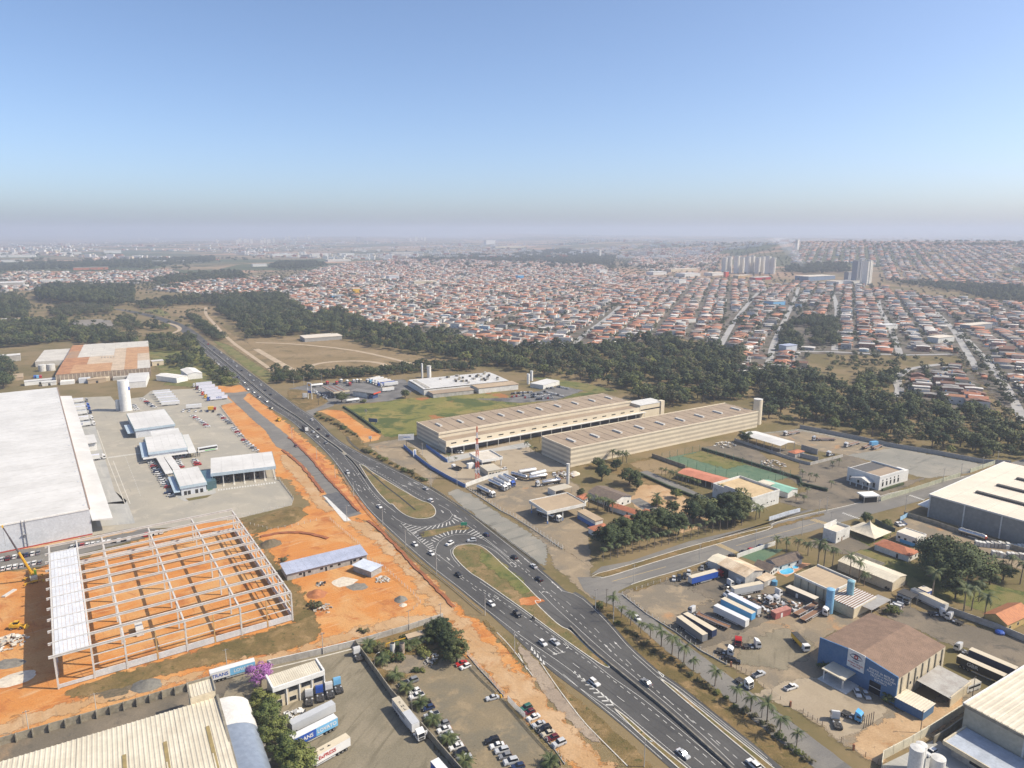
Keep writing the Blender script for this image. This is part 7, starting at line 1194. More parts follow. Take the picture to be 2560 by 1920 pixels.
# ---- poles, signs along the highway
poles(LAMPP,'highway_lamp','lamp post','lamp posts along the highway',((TB,1582,1000,'tall lamp post at the bus bay kerb'),(TB,1412,780,'tall lamp post on the left verge below the teardrop island'),(TB,1133,540,'tall lamp post on the left verge opposite the teardrop tip'),(TB,955,388,'tall lamp post on the left verge opposite the hatching'),(TB,823,262,'tall lamp post on the left verge opposite the upper island'),(TB,655,95,'tall lamp post where the raw road ends'),(TC,945,1655,'tall lamp post on the slip road verge at the lower edge'),(ZM,757,1480,'lamp post at the guard rail above the raw road'),(ZM,545,1265,'lamp post on the red bank, near one'),(ZM,333,1050,'lamp post on the red bank, middle one'),(ZM,48,820,'lamp post on the red bank, far one'),(TB,617,240,'lamp post at the raw road end beside the concrete stubs')),-.6,.9)
poles(UTIL,'utility_pole','utility pole','utility poles right of the highway',((ZK,450,715,'concrete utility pole at the start of the guard rail'),(ZK,750,715,'utility pole at the end of the blue wall'),(ZM,1550,1010,'utility pole inside the blue wall'),(TC,665,745,'utility pole at the junction beside the verge'),(TC,768,820,'concrete utility pole among the first palms'),(TC,885,598,'concrete utility pole at the corner of the truck lot'),(TC,1263,478,'concrete utility pole on the avenue near the tile crossing'),(TC,1585,388,'concrete utility pole on the avenue near the white wall'),(TH,505,1345,'concrete utility pole on the avenue beside the pool garden'),(TH,725,1285,'concrete utility pole on the avenue beside the white box house'),(TH,635,1195,'concrete utility pole on the service lane'),(TH,695,1170,'second concrete utility pole on the service lane'),(TH,1590,940,'utility pole at the green wall'),(TH,1725,900,'utility pole at the end of the green wall'),(TH,2005,800,'utility pole at the far corner of the avenue'),(TH,1890,845,'utility pole beside the far green wall'),(TH,1300,1155,'utility pole at the grey warehouse gate'),(ZM,68,215,'utility pole far left of the station'),(ZM,390,165,'utility pole at the station hedge'),(ZM,185,190,'utility pole near the station sign')),.5,.95)
poles(DPOLE,'dark_pole','pole','dark poles right of the highway',((TC,728,730,'dark pole beside the frontage road junction'),(TC,1143,1030,'dark pole between palms on the verge'),(TC,1622,1370,'dark pole between the lower palms'),(ZE,1293,1255,'dark pole in front of the blue workshop'),(ZE,1890,850,'dark pole beside the old minibus'),(TG,210//1,640,'dark pole at the corner of the long warehouse')),.4)
# ================================================================ RIGHT SIDE
BLUEB=mat('workshop_blue',(.055,.135,.27),(.075,.155,.28),s=.3,r=.7);BRT=mat('brown_tile_roof',(.29,.19,.13),(.235,.155,.105),s=.3,r=.85,bump=.3,bs=2.5);GREYW=mat('grey_cladding',(.235,.235,.22),(.20,.20,.19),s=.1,r=.7);PALER=mat('pale_roof',(.62,.55,.45),(.55,.49,.40),s=.06,r=.7,var=.04)
bw=Bld('blue_workshop','blue-fronted truck workshop with broad brown roof and a white eye sign',TD(675,920,9.5),TD(1120,1142,9.5),TD(1010,787,9.5),'workshop');bw.walls(9.3,CREAMW,mats=[BLUEB,CREAMW,CREAMW,CREAMW]);bw.gable(9.3,1.7,BRT,'y',over=.1,n=8,pitch=.6,amp=.07,gm=CREAMW);L,W=bw.L,bw.W
bw.p('front_parapet',MB().add([(-.3,-.5,0),(L+.1,-.5,0),(L+.1,-.5,10.0),(L*.56,-.5,11.6),(L*.44,-.5,11.6),(-.3,-.5,10.4),(-.3,-.03,0),(L+.1,-.03,0),(L+.1,-.03,10.0),(L*.56,-.03,11.6),(L*.44,-.03,11.6),(-.3,-.03,10.4)],[(0,1,2,3,4,5),(11,10,9,8,7,6),(1,7,8,2),(2,8,9,3),(3,9,10,4),(4,10,11,5),(5,11,6,0)]),BLUEB)
sg=bw.p('sign_panel',MB().box(L*.38,L*.60,-.75,-.53,5.4,11.9),WHITEW);cx=L*.49;EY=mat('eye_navy',(.03,.04,.12),s=1)
def arcband(r,z,a0,a1,w0,up):
 n=12;pts=[(cx+r*math.cos(a0+(a1-a0)*i/n),z+up*r*.55*math.sin(a0+(a1-a0)*i/n))for i in range(n+1)];ww=[w0*math.sin(math.pi*(i+.6)/(n+1.2))for i in range(n+1)]
 return MB().add([(x,-.79,y)for x,y in pts]+[(x,-.79,y+w)for(x,y),w in zip(pts,ww)],[(i,i+1,n+2+i,n+1+i)for i in range(n)])
part(sg,'eye_lid',arcband(2.3,9.3,.15,2.9,.45,1),EY);part(sg,'eye_lid',arcband(2.3,10.2,.4,3.0,.4,-1),EY);part(sg,'iris',MB().add([(cx+.75*math.cos(a),-.785,9.9+.75*math.sin(a))for a in[i*.3927 for i in range(16)]],[tuple(range(16))]),PAINT['red']);part(sg,'pupil',MB().add([(cx+.3*math.cos(a),-.80,9.9+.3*math.sin(a))for a in[i*.524 for i in range(12)]],[tuple(range(12))]),WHITEW)
for i,(s_,z,c)in enumerate((('EYENET',8.3,EY),('ALVIMAX DE OLEO',7.4,PAINT['red']),('19 3864-2120',6.5,PAINT['red']))):text(sg,s_,.62,c,(cx,-.79,z),(math.pi/2,0,0))
for s_,z,k in(('POSTO de MOLAS',8.3,1.05),('FUNILARIA e PINTURA',7.3,.95),('TROCA de OLEO',6.3,.95),('ELETRICA',5.3,.95)):text(bw.r,s_,k,WHITEW,(L*.81,-.53,z),(math.pi/2,0,0))
dw=bw.p('glazed_door',MB().box(L*.68,L*.82,-.55,-.503,.2,4.4),GLASS);part(dw,'transom',MB().box(L*.68,L*.82,-.58,-.553,2.3,2.5),CONCL);[bw.p('pilaster',MB().box(L+.003,L+.3,W*(k+.5)/7-.25,W*(k+.5)/7+.25,0,9.1),CONCD)for k in range(7)];bw.wins('e',[W*.21,W*.26,W*.4,W*.9],4,5,.9)
bw.p('porch_roof',MB().box(L*.2,L*.5,-7.5,-.55,3.8,4.2),CREAMR);[bw.p('porch_column',MB().box(x,x+.4,-7.2,-6.8,.3,3.8),WHITEP)for x in(L*.22,L*.47)];bw.p('porch_floor',MB().box(L*.18,L*.56,-8.5,-.6,0,.3),CONCL);bw.p('side_annex',MB().box(L+.3,L+9,-1,6,0,3.2),BLUEB);bw.p('annex_roof',MB().ribs(L+.1,L+9.3,-1.3,6.3,3.25,.8,.06),CREAMR);bw.p('lean_to_roof',MB().ribs(L+.4,L+11,W*.38,W*.85,4.6,.5,.03,fz=lambda x,y:-.06*(x-20)),mat('dull_tin',(.36,.35,.33),(.29,.27,.25),s=.3));bw.p('lean_to_wall',MB().box(L+10.6,L+10.9,W*.4,W*.85,0,3.8),CREAMW)
gw=Bld('grey_warehouse','large grey-walled warehouse with pale ribbed roof at the right edge',TH(1490,1032,12.6),TH(2212,1235,12.6),TH(2212,772,12.6),'warehouse',L=125,W=95);gw.walls(12.4,GREYW);[gw.p('roof_sheet',MB().ribs(gw.L*i/14-.2,gw.L*(i+1)/14-.25,-.3,gw.W,12.5,1.0,.1),PALER)for i in range(14)];[gw.p('wall_post',MB().box(x,x+.6,-.3,-.003,0,12.3),CONCL)for x in(.1,17,34,51,68,85)];[gw.p('roof_vent',MB().box(x,x+33,y,y+2.4,12.6,13.6),CHASSIS)for x,y in((13,22),(15,43),(17,64))];gw.p('edge_trim',MB().box(-.5,gw.L,-.45,-.02,12.0,12.75),CONCL);gw.p('gable_trim',MB().box(-.5,-.02,-.4,gw.W,12.0,12.75),WHITEW);gw.p('side_canopy',MB().box(-6,-.6,1,16,4.4,4.9),WHITEW)
br=Bld('corner_warehouse','cream-walled ribbed-roof warehouse at the lower right corner',TD(1505,1290,11),TD(1843,1470,11),TD(1843,1072,11),'warehouse',L=70,W=60);br.walls(10.8,mat('beige_wall',(.42,.385,.30),(.37,.34,.265),s=.15));[br.p('roof_sheet',MB().ribs(br.L*i/8-.2,br.L*(i+1)/8-.24,.3,br.W,10.9,1.5,.18),CREAMR)for i in range(8)];br.p('white_verge',MB().box(-.5,-.02,-.4,br.W,10.2,11.4),WHITEW);br.p('eave_trim',MB().box(-.3,br.L,-.5,-.02,10.2,11.2),CONCD);[br.p('wall_post',MB().box(x,x+.5,-.25,-.003,0,10.1),CONCL)for x in(16,32)];br.p('roof_monitor',MB().box(26,36,8,12,11,12.2),CREAMR)
br.p('office_wing',MB().box(3,38,-11,-.3,0,3.8),BLOCKW);br.p('office_wing_roof',MB().box(1.5,40,-12.5,-.55,3.803,4.2),mat('blue_grey_deck',(.40,.44,.50),s=.3,r=.5));br.p('office_fascia',MB().box(1.2,40,-12.9,-12.52,3.3,4.6).box(1.1,1.48,-12.5,-.6,3.3,4.6),CREAMW);[br.p('office_window',MB().box(8+i*6,12+i*6,-11.06,-11.003,1,2.8),GLASS)for i in range(5)]
for i,(x,y,z,r,lab)in enumerate(((1265,1425,9.5,1.9,'tallest white upright silo at the lower right'),(1310,1385,8.6,1.5,'white silo hidden behind the tallest one'),(1505,1540,6.4,1.9,'shorter white silo beside the white car at the lower right'))):q=ZE(x,y,z);t=empty('white_silo',lab,'silo',(q.x,q.y,0));part(t,'tank',MB().cyl(0,0,0,z,r,n=22),WHITEW,smooth=False);part(t,'lid',MB().cyl(0,0,z+.003,z+.35,r,r*.3,n=22),CONCL)
car(ZE(1415,1480,.6),ang(ZE(1370,1500),ZE(1460,1450))+math.pi,'white','estate','white estate car behind the white silos')
wall('cream_wall','long cream boundary wall running down to the lower right silos',TD.ps([(1500,1330),(1330,1440),(1200,1520),(1030,1610),(1020,1680)]),3,mat('cream_panel_wall',(.58,.53,.40),(.50,.46,.35),s=.3),.25,panel=4);wall('grey_wall','grey yard wall beside the cream warehouse office wing',TD.ps([(1495,1400),(1400,1470),(1320,1520)]),2.6,CONCD,.25)
wall('boundary_wall','grey wall between the back truck yard and the palm garden',TD.ps([(1200,680),(1350,740),(1480,790),(1680,860),(1843,930),(1960,975)]),2.6,CONCW,.25,panel=6);wall('boundary_wall','dark wall below the large grey warehouse',TD.ps([(1150,205),(1330,260),(1500,320),(1843,420)]),2.4,CONCD,.25);wall('white_wall','white garden wall along the avenue above the lawn',TC.ps([(1480,450),(1600,408),(1700,375)]),2.2,WHITEP,.2);wall('green_wall','dark green gate wall at the tank yard entrance',TD.ps([(985,245),(1060,285),(1100,300)]),2.2,mat('dark_green_wall',(.10,.13,.11),s=.5),.2);wall('blue_gate','pale blue gate at the tank yard entrance',TD.ps([(1128,235),(1170,212)]),2.2,mat('gate_blue',(.30,.50,.70),s=1),.15,cat='gate')
# lot buildings
wk=Bld('tin_workshop','corrugated tin workshop with stained roof in the truck lot',ZD(1215,375,5.5),ZD(1412,297,5.5),ZD(905,228,5.5),'workshop');TIN=mat('tin_wall',(.45,.44,.41),(.34,.33,.31),s=.4,r=.6);STR=mat('stained_tin_roof',(.58,.48,.35),(.42,.31,.20),s=.18,r=.7);wk.walls(5.4,TIN);wk.gable(5.4,1.5,STR,'y',over=.5,n=5,pitch=.7,gm=TIN);wk.p('dark_opening',MB().box(-.08,-.01,wk.W*.62,wk.W*.95,.1,4.6),DARK)
an=Bld('tin_annex','lower pale annex at the back of the tin workshop',ZD(900,222,4),ZD(1015,150,4),ZD(808,168,4),'shed');an.walls(3.9,WHITEP);an.gable(3.9,.7,CREAMR,'y',over=.4,gm=WHITEP);an.wins('s',[an.L*.3],1,2.2,1.2)
for(rear,front,body,roof,cab,lab)in(((565,480),(880,395),'blue','cream','red','blue curtain-sided trailer with red cab entering the tin workshop'),((1395,540),(1060,605),'silver','cream','white','grey box trailer with white bonneted cab below the tin workshop'),((430,925),(760,1165),'grey','cream',None,'dark grey box trailer nearest the frontage road'),((500,890),(870,1110),'dark blue','cream',None,'ochre-roofed box trailer beside the dark grey one'),((860,800),(1235,985),'white','white',None,'pale grey box trailer beside the empty flatbed'),((940,720),(1310,905),'sky blue','cream',None,'cream-roofed trailer with blue rear doors in the truck lot'),((1050,680),(1340,830),'silver','lilac white',None,'silver low trailer beside the cream-roofed trailer')):
 a,b=ZD(*rear),ZD(*front);h=ang(a,b);d=Vector((math.cos(h),math.sin(h),0));trl((a+b)/2,h,lab.split(' with')[0]+' in the truck lot' if cab else lab,body,roof,TRAILER)
 if cab:trk((a+b)/2+d*8.2,h,cab,lab.split('with ')[1].split(' cab')[0]+' cab coupled to the '+lab.split(' with')[0],proto=TRACTORB if 'bonneted' in lab else TRACTOR)
for(rear,front,lab)in(((1000,985),(690,855),'empty rusty flatbed trailer with white sides in the truck lot'),((1820,830),(1990,740),'flat trailer deck beside the blue water tower'),((1880,900),(2070,790),'flatbed loaded with scrap at the lot edge')):a,b=ZD(*rear),ZD(*front);trl((a+b)/2,ang(a,b),lab,proto=FLAT,name='flatbed_trailer')
for(x,y,hx,hy,c,lab,pr)in((640,800,-20,-10,'white','white cab coupled to the empty flatbed',TRACTOR1),(1000,480,30,-8,'white','white cab without trailer at the tin workshop door',TRACTOR),(1110,470,30,-8,'white','second white cab at the tin workshop door',TRACTOR1),(2080,780,30,10,'white','white cab beside the blue water tower',TRACTOR1),(1530,660,-30,8,'white','white dismantled cab, left of the two among scrap',TRACTOR1),(1610,650,-30,8,'white','white dismantled cab, right of the two among scrap',TRACTOR1),(1560,590,20,-8,'white','white cab shell standing behind the dismantled pair',TRACTOR1),(980,1240,30,8,'white','white cab at the frontage fence below the ochre-roofed trailer',TRACTOR),(1290,1170,30,0,'white','white cab chassis facing right in the workshop yard',TRACTOR),(1130,1120,0,20,'red','white and red old cab between two white cabs',TRACTOR1),(1200,1600,30,20,'white','white truck cab parked on the frontage road',TRACTOR)):
 a=ZD(x,y,1);trk(a,ang(a,ZD(x+hx,y+hy,1)),c,lab,proto=pr)
for(x0,y0,x1,y1,c,lab)in((350,1220,300,1090,'white','white cab beside the stacked poles in the forecourt'),(420,1050,600,1130,'sky blue','bright blue cab beside the stacked poles in the forecourt')):p,h=span(ZE,(x0,y0),(x1,y1));trk(p,h,c,lab)
r=empty('dump_truck','yellow-sided dump truck with dark tarpaulin beside the blue workshop','truck',(*ZD(1850,1180).xy,.1),ang(ZD(1780,1130),ZD(1880,1240)));part(r,'cab',MB().box(2.6,4.4,-1.15,1.15,.7,2.9),PAINT['white']);part(r,'dump_body',MB().box(-5,2.4,-1.25,1.25,1.1,2.7),PAINT['yellow']);part(r,'tarpaulin',MB().box(-5,2.4,-1.2,1.2,2.703,2.9),CHASSIS);part(r,'windscreen',MB().box(4.41,4.44,-1,1,1.7,2.6),GLASS);[part(r,'wheel',W_TRK,None,loc=(x,y,.5))for x in(-3.6,-2.3,3.4)for y in(-1.05,1.05)]
def boxy(name,label,t,c,L_,W_,h_,rz,m,rm,cat='container'):q=t(*c);r=empty(name,label,cat,(q.x,q.y,0),rz);part(r,'shell',MB().box(-L_/2,L_/2,-W_/2,W_/2,.2,h_),m);part(r,'roof',MB().box(-L_/2-.1,L_/2+.1,-W_/2-.1,W_/2+.1,h_+.003,h_+.12),rm);[part(r,'door',MB().box(L_*k-.5,L_*k+.5,-W_/2-.05,-W_/2-.003,.3,2.2),WHITEW)for k in(-.1,)];return r
boxy('red_container','faded red open container in the truck lot',ZD,(1620,830),8.5,2.5,2.8,ang(ZD(1510,860),ZD(1720,790)),mat('faded_red',(.36,.10,.09),(.27,.09,.08),s=.5),mat('faded_red_top',(.42,.19,.15),s=.6));boxy('container_office','dark container office with white door behind the scrap cabs',ZD,(1860,630),13,3,3,ang(ZD(1690,560),ZD(2010,700)),mat('dark_container',(.07,.075,.08),s=.5),PALER);boxy('block_store','rough block store beside the tin workshop',ZD,(1440,450),8,5,2.8,fr.a,CONCW,STR,'shed');q=ZD(1545,470);solo('water_drum',MB().cyl(0,0,0,2,1.3,n=14),mat('drum_blue',(.10,.30,.48),s=1),'blue water drum beside the rough block store','drum',tuple(q))
for i,(x,y,k)in enumerate(((1250,700,7),(1400,770,6),(1480,650,5),(1750,730,6),(1560,720,4))):rubble('scrap_heap',f'scrap metal and white truck parts, heap {["behind the silver trailer", "beside the red container", "around the dismantled cabs", "in weeds near the container office", "between dismantled cabs and red container"][i]}',ZD(x,y),k,45,[PAINT['white'],CHASSIS,RUST],60+i,.8,'scrap')
for(t,x,y,dx,dy,c,k,lab)in((ZD,390,400,0,20,'silver','hatchback','silver car first along the truck lot verge'),(ZD,450,395,0,20,'black','SUV','black car second along the truck lot verge'),(ZD,515,375,0,20,'black','hatchback','black car third along the truck lot verge'),(ZD,560,340,0,20,'silver','SUV','silver car fourth along the truck lot verge'),(ZD,715,280,0,20,'grey','hatchback','grey car on the verge behind the blue trailer'),(ZD,800,245,15,15,'silver','saloon','silver car beside the pale annex'),(ZD,1195,90,30,-8,'black','saloon','black car parked outside the white garden wall'),(ZD,1280,65,30,-8,'red','hatchback','red car parked outside the white garden wall'),(ZD,1390,25,30,-8,'dark blue','saloon','dark blue car at the far end of the white garden wall'),(ZD,1060,135,30,-8,'black','hatchback','black car behind the tin workshop'),(ZD,1010,1320,30,6,'black','saloon','black car at the frontage fence, left of two'),(ZD,1085,1350,30,6,'black','SUV','black car at the frontage fence, right of two'),(ZD,1370,1500,30,-12,'silver','pickup truck','silver pickup parked beside the frontage gate'),(ZE,570,795,10,20,'white','hatchback','white car in the shade of the blue workshop'),(ZE,670,820,14,20,'silver','hatchback','silver car in the shade of the blue workshop'),(ZD,1740,1650,30,-10,'white','pickup truck','white flat pickup in the workshop forecourt'),(ZF,1165,492,-30,4,'silver','saloon','silver car beside the blue and white building'),(ZF,820,315,25,14,'white','hatchback','white car first at the tank yard gate'),(ZF,850,308,25,14,'white','saloon','white car second at the tank yard gate'),(ZF,880,300,25,14,'dark blue','hatchback','dark blue car third at the tank yard gate'),(ZF,790,1225,-25,-8,'white','van','white van beside the shaded truck shelter'),(ZF,820,1200,-25,-8,'silver','van','silver van behind the white van'),(ZF,690,1010,25,14,'black','SUV','black car in the shade beside the long cream building'),(TC,905,795,20,20,'white','hatchback','white car hidden behind a palm on the frontage road')):a=t(x,y,.6);car(a,ang(a,t(x+dx,y+dy,.6)),c,k,lab)
# pool garden, tan building, towers
dk=sheet('pool_terrace',ZD.ps([(1515,312),(1800,205),(1965,230),(1690,382)]),mat('terracotta_paving',(.50,.26,.13),(.42,.21,.11),s=.5),.12)
POOL=mat('pool_water',(.06,.36,.60),(.09,.42,.66),s=.5,r=.1)
for(x,y,rx,ry,lab)in((1690,315,4.2,2.6,'kidney-shaped bright blue swimming pool on the terrace'),(1790,270,1.9,1.3,'small pale blue paddling pool beside the swimming pool')):q=ZD(x,y);r=empty('swimming_pool',lab,'swimming pool',(q.x,q.y,.13),.55);n=20;P=[(rx*(1+.12*math.sin(2*a))*math.cos(a),ry*math.sin(a))for a in[2*math.pi*i/n for i in range(n)]];part(r,'water',MB().prism(P,0,.02),POOL);part(r,'coping',kerb_mb([Vector(p)for p in P+P[:2]],.35,0,.1),CONCL)
house('white pool house with dark tiled roof',ZD(1500,305,3.2),ZD(1580,255,3.2),ZD(1350,225,3.2),3.2,1.5,TILED,along='y');house('long dark-tiled veranda wing behind the swimming pool',ZD(1580,250,3.2),ZD(1870,155,3.2),ZD(1480,175,3.2),3.2,1.6,TILED)
tb2=Bld('cream_hall','large cream hall with flat tan roof beside the blue water towers',TD(740,645,5.5),TD(872,585,5.5),TD(515,548,5.5),'hall');tb2.walls(5.5,CREAMW);tb2.flat(5.3,TANR,6,ins=.3,along='y');[tb2.p('parapet',MB().box(*q,5.2,6.1),WHITEP)for q in((-.1,tb2.L+.1,-.2,.27),(tb2.L-.27,tb2.L+.2,.28,tb2.W),(-.2,.27,.28,tb2.W))];[tb2.p('wall_post',MB().box(-.25,-.003,y,y+.3,0,5.1),CONCD)for y in[tb2.W*k/5 for k in range(1,5)]]
pg=Bld('slatted_pergola','slatted brown and white pergola roof between the blue towers',TD(865,740,4.5),TD(995,668,4.5),TD(745,648,4.5),'pergola');[pg.p('slat',MB().box(.2,pg.L-.2,y,y+.55,4.2,4.4),[CONCL,RUST][i%2])for i,y in enumerate([pg.W*k/22 for k in range(22)])];pg.p('wall',MB().box(0,.25,0,pg.W,0,4.1),CREAMW);pg.p('wall',MB().box(.26,pg.L,0,.25,0,4.1),CREAMW)
cn=Bld('white_canopy','pale grey flat canopy beside the slatted pergola',TD(968,748,4),TD(1080,688,4),TD(895,712,4),'canopy');cn.p('roof',MB().ribs(0,cn.L,0,cn.W,3.8,.8,.05),MATS['dull_tin']);[cn.p('post',MB().box(x,x+.2,y,y+.2,0,3.8),STEEL)for x in(.2,cn.L-.4)for y in(.2,cn.W-.4)]
for i,(x,y,m,lab)in enumerate(((718,762,mat('tower_blue',(.20,.42,.62),s=.4),'sky blue cylindrical water tower beside the cream hall'),(834,712,mat('tower_teal',(.20,.38,.45),s=.4),'teal cylindrical water tower inside the slatted pergola'))):q=TD(x,y);t=empty('water_tower',lab,'water tower',(q.x,q.y,0));part(t,'shaft',MB().cyl(0,0,0,10.2,1.55-.15*i,n=20),m);part(t,'lid',MB().cyl(0,0,10.203,10.5,1.6-.15*i,.8,n=20),m)
lb=Bld('long_store','long cream store with half grey half cream curved roof beside the lawn',TD(1088,588,4.5),TD(1165,547,4.5),TD(800,452,4.5),'building');lb.walls(4.4,CREAMW);lb.gable(4.4,1.0,CREAMR,'y',over=.3,n=2,gm=CREAMW);[lb.p('slat_screen',MB().box(lb.L+.5+k*.6,lb.L+.8+k*.6,lb.W*.45,lb.W,4.2,4.4),CONCD)for k in range(6)]
wb=Bld('white_box','white roofless-looking box building on the avenue corner',ZF(140,400,6),ZF(292,333,6),ZF(2,345,6),'building');wb.walls(6,WHITEP);wb.p('roof',MB().box(.3,wb.L-.3,.3,wb.W-.3,4.6,4.8),PALER);wb.p('tall_panel',MB().box(0,wb.L*.9,wb.W-.2,wb.W+.1,6,7.6),WHITEP);wb.wins('s',[wb.L*k for k in(.15,.55)],1.5,2.4,.9);wb.wins('s',[wb.L*.4],.05,2.2,.9,mat('brown_door',(.25,.15,.08),s=1),'door')
q=ZF(490,440);t=empty('tent_canopy','cream peaked tent canopy on the plot beside the red-tiled house','tent',(q.x,q.y,0),fr.a);n=8;V=[];FS=[]
for i in range(n+1):
 k=i/n;s_=7.5*(1-k)**1.7+.05;z=3+5.5*k**1.25;V+=[(s_,s_,z),(-s_,s_,z),(-s_,-s_,z),(s_,-s_,z)]
for i in range(n):FS+=[(4*i+j,4*i+(j+1)%4,4*i+4+(j+1)%4,4*i+4+j)for j in range(4)]
part(t,'membrane',MB().add(V,FS),mat('tent_cloth',(.62,.55,.42),s=.5));[part(t,'post',MB().cyl(x,y,0,3,.12,n=6),STEEL)for x in(-7.2,7.2)for y in(-7.2,7.2)]
bb=Bld('blue_white_office','white office with blue painted base and flat roof in the tank yard',ZF(1035,470,4.8),ZF(1135,422,4.8),ZF(792,398,4.8),'building');bb.walls(4.8,WHITEP);bb.p('roof',MB().box(.3,bb.L-.3,.3,bb.W-.3,4.2,4.4),PALER);bb.p('blue_base',MB().box(-.06,-.003,0,bb.W*.8,0,1.8),PAINT['sky blue']);bb.p('blue_base',MB().box(0,bb.L,-.06,-.003,0,1.5),PAINT['sky blue']);bb.wins('w',[bb.W*k for k in(.1,.5,.8)],1.9,2.9,1.1);bb.wins('s',[bb.L*.4],.05,2.2,1,PAINT['sky blue'],'door')
house('long red-tiled bungalow beside the tent canopy',ZF(940,665,3),ZF(1045,612,3),ZF(532,545,3),3,2.0,hip=True,wn=2);house('ochre house with orange gable roof at the right edge',ZF(2025,1412,3.8),ZF(2290,1290,3.8),ZF(1835,1275,3.8),3.8,2.2,mat('orange_tiles',(.48,.20,.085),(.40,.16,.075),s=.6,bump=.3,bs=3),mat('ochre_wall',(.50,.36,.14),s=.4))
part(trl((ZF(1510,425)+ZF(1760,500))/2,ang(ZF(1510,425),ZF(1760,500)),'chrome tank trailer with orange end beside the dark wall','none',proto=TANKER,name='tank_trailer'),'end_cap',MB().tube((5.9,0,2.25),(6.4,0,2.25),1.15,.8,n=14),PAINT['orange red'])
for i,(x,y,n)in enumerate(((1900,570,9),(2080,580,10),(2090,690,14))):q=ZF(x,y);r=empty('crate_stack',['stack of pale crates in the tank yard, left one','stack of pale crates against the grey warehouse','large flat stack of white crates at the right edge'][i],'crate stack',(q.x,q.y,0),-.25);[part(r,'crate',MB().box(-9+k*1.6,-7.7+k*1.6,-1.2,1.2,0,random.uniform(2,3)),random.choice([CONCL,CONCW,WHITEP]))for k in range(n)]
p,h=span(ZE,(1700,470),(2212,700));d=Vector((math.cos(h),math.sin(h),0));t=trl(ZE(1715,470)+d*7.4,h,'black trailer lettered GBR behind the blue workshop','black','cream',TRAILER);text(t,'GBR',1.9,PAINT['silver'],(-2.2,-1.31,2.6),(math.pi/2,0,0));trl(ZE(1850,395)+d*7.4,h,'navy box trailer behind the black lettered one','dark blue','cream',TRAILER);trk(ZE(1790,340),h+math.pi,'white','white cab behind the blue workshop beside the navy trailer')
for(x,y,hx,hy,c,lab)in((1250,1300,30,4,'white','white cab under the palm shade in the back yard'),(1440,1370,-30,-12,'white','white cab facing left along the back yard wall'),(850,1120,-10,20,'white','white cab in the dark shelter, left one'),(920,1150,-10,20,'white','white cab in the dark shelter, right one')):a=ZF(x,y,1);trk(a,ang(a,ZF(x+hx,y+hy,1)),c,lab)
trl((ZF(1040,1150)+ZF(1270,1260))/2,ang(ZF(1040,1150),ZF(1270,1260)),'white box trailer along the back yard wall','white','cream',TRAILER);boxy('blue_cabin','small cream-roofed blue cabin beside the garden wall',ZF,(1115,1100),4,4,3,.5,PAINT['blue'],PALER,'cabin');solo('tarpaulin_pile',MB().sphere((0,0,.5),1.8,9,5,sz=.55),PAINT['blue'],'blue tarpaulin heap at the back yard wall','tarpaulin',tuple(ZF(1945,1520)))
sh_=Bld('truck_shelter','dark flat truck shelter beside the garden wall',ZF(970,1130,4.5),ZF(1050,1090,4.5),ZF(800,1060,4.5),'shelter');sh_.p('roof',MB().box(0,sh_.L,0,sh_.W,4.2,4.5),CHASSIS);[sh_.p('post',MB().box(x,x+.2,y,y+.2,0,4.2),STEEL)for x in(.2,sh_.L-.4)for y in(.2,sh_.W-.4)]
r=empty('minibus','old white minibus with dirty roof beside the workshop lean-to','bus',(*ZE(1870,760).xy,.05),ang(ZE(1960,730),ZE(1800,790)));part(r,'body',MB().xprism([(-3.4,.4),(3.3,.4),(3.5,1.4),(3.1,2.7),(-3.4,2.8)][::-1],-1.1,1.1),PAINT['white']);part(r,'roof',MB().box(-3.3,3.0,-1.0,1.0,2.81,2.9),PAINT['beige']);[part(r,'window_band',MB().box(-3.1,2.7,y,y+.03,1.6,2.3),GLASS)for y in(-1.13,1.1)];part(r,'windscreen',MB().add([(3.46,-.95,1.5),(3.46,.95,1.5),(3.2,.9,2.5),(3.2,-.9,2.5)],[(0,1,2,3)]),GLASS);[part(r,'wheel',W_TRK,None,loc=(x,y,.45))for x in(-2.1,2.1)for y in(-.95,.95)]
solo('orange_machine',MB().box(-.8,.8,-.6,.6,0,1.5).box(-.5,.3,-.4,.4,1.5,2.3),mat('machine_orange',(.55,.15,.05),s=1),'orange machine at the corner of the blue annex','machine',tuple(ZE(1315,1010)))
for i in range(5):solo('timber_pole',MB().cyl(0,0,0,4.5,.12,n=6),POLE_D,f'upright timber pole, {ORD[i]} of five beside the blue cab','pole',tuple(ZE(640+i*26,1205-i*12)),0,'timber poles beside the blue cab')
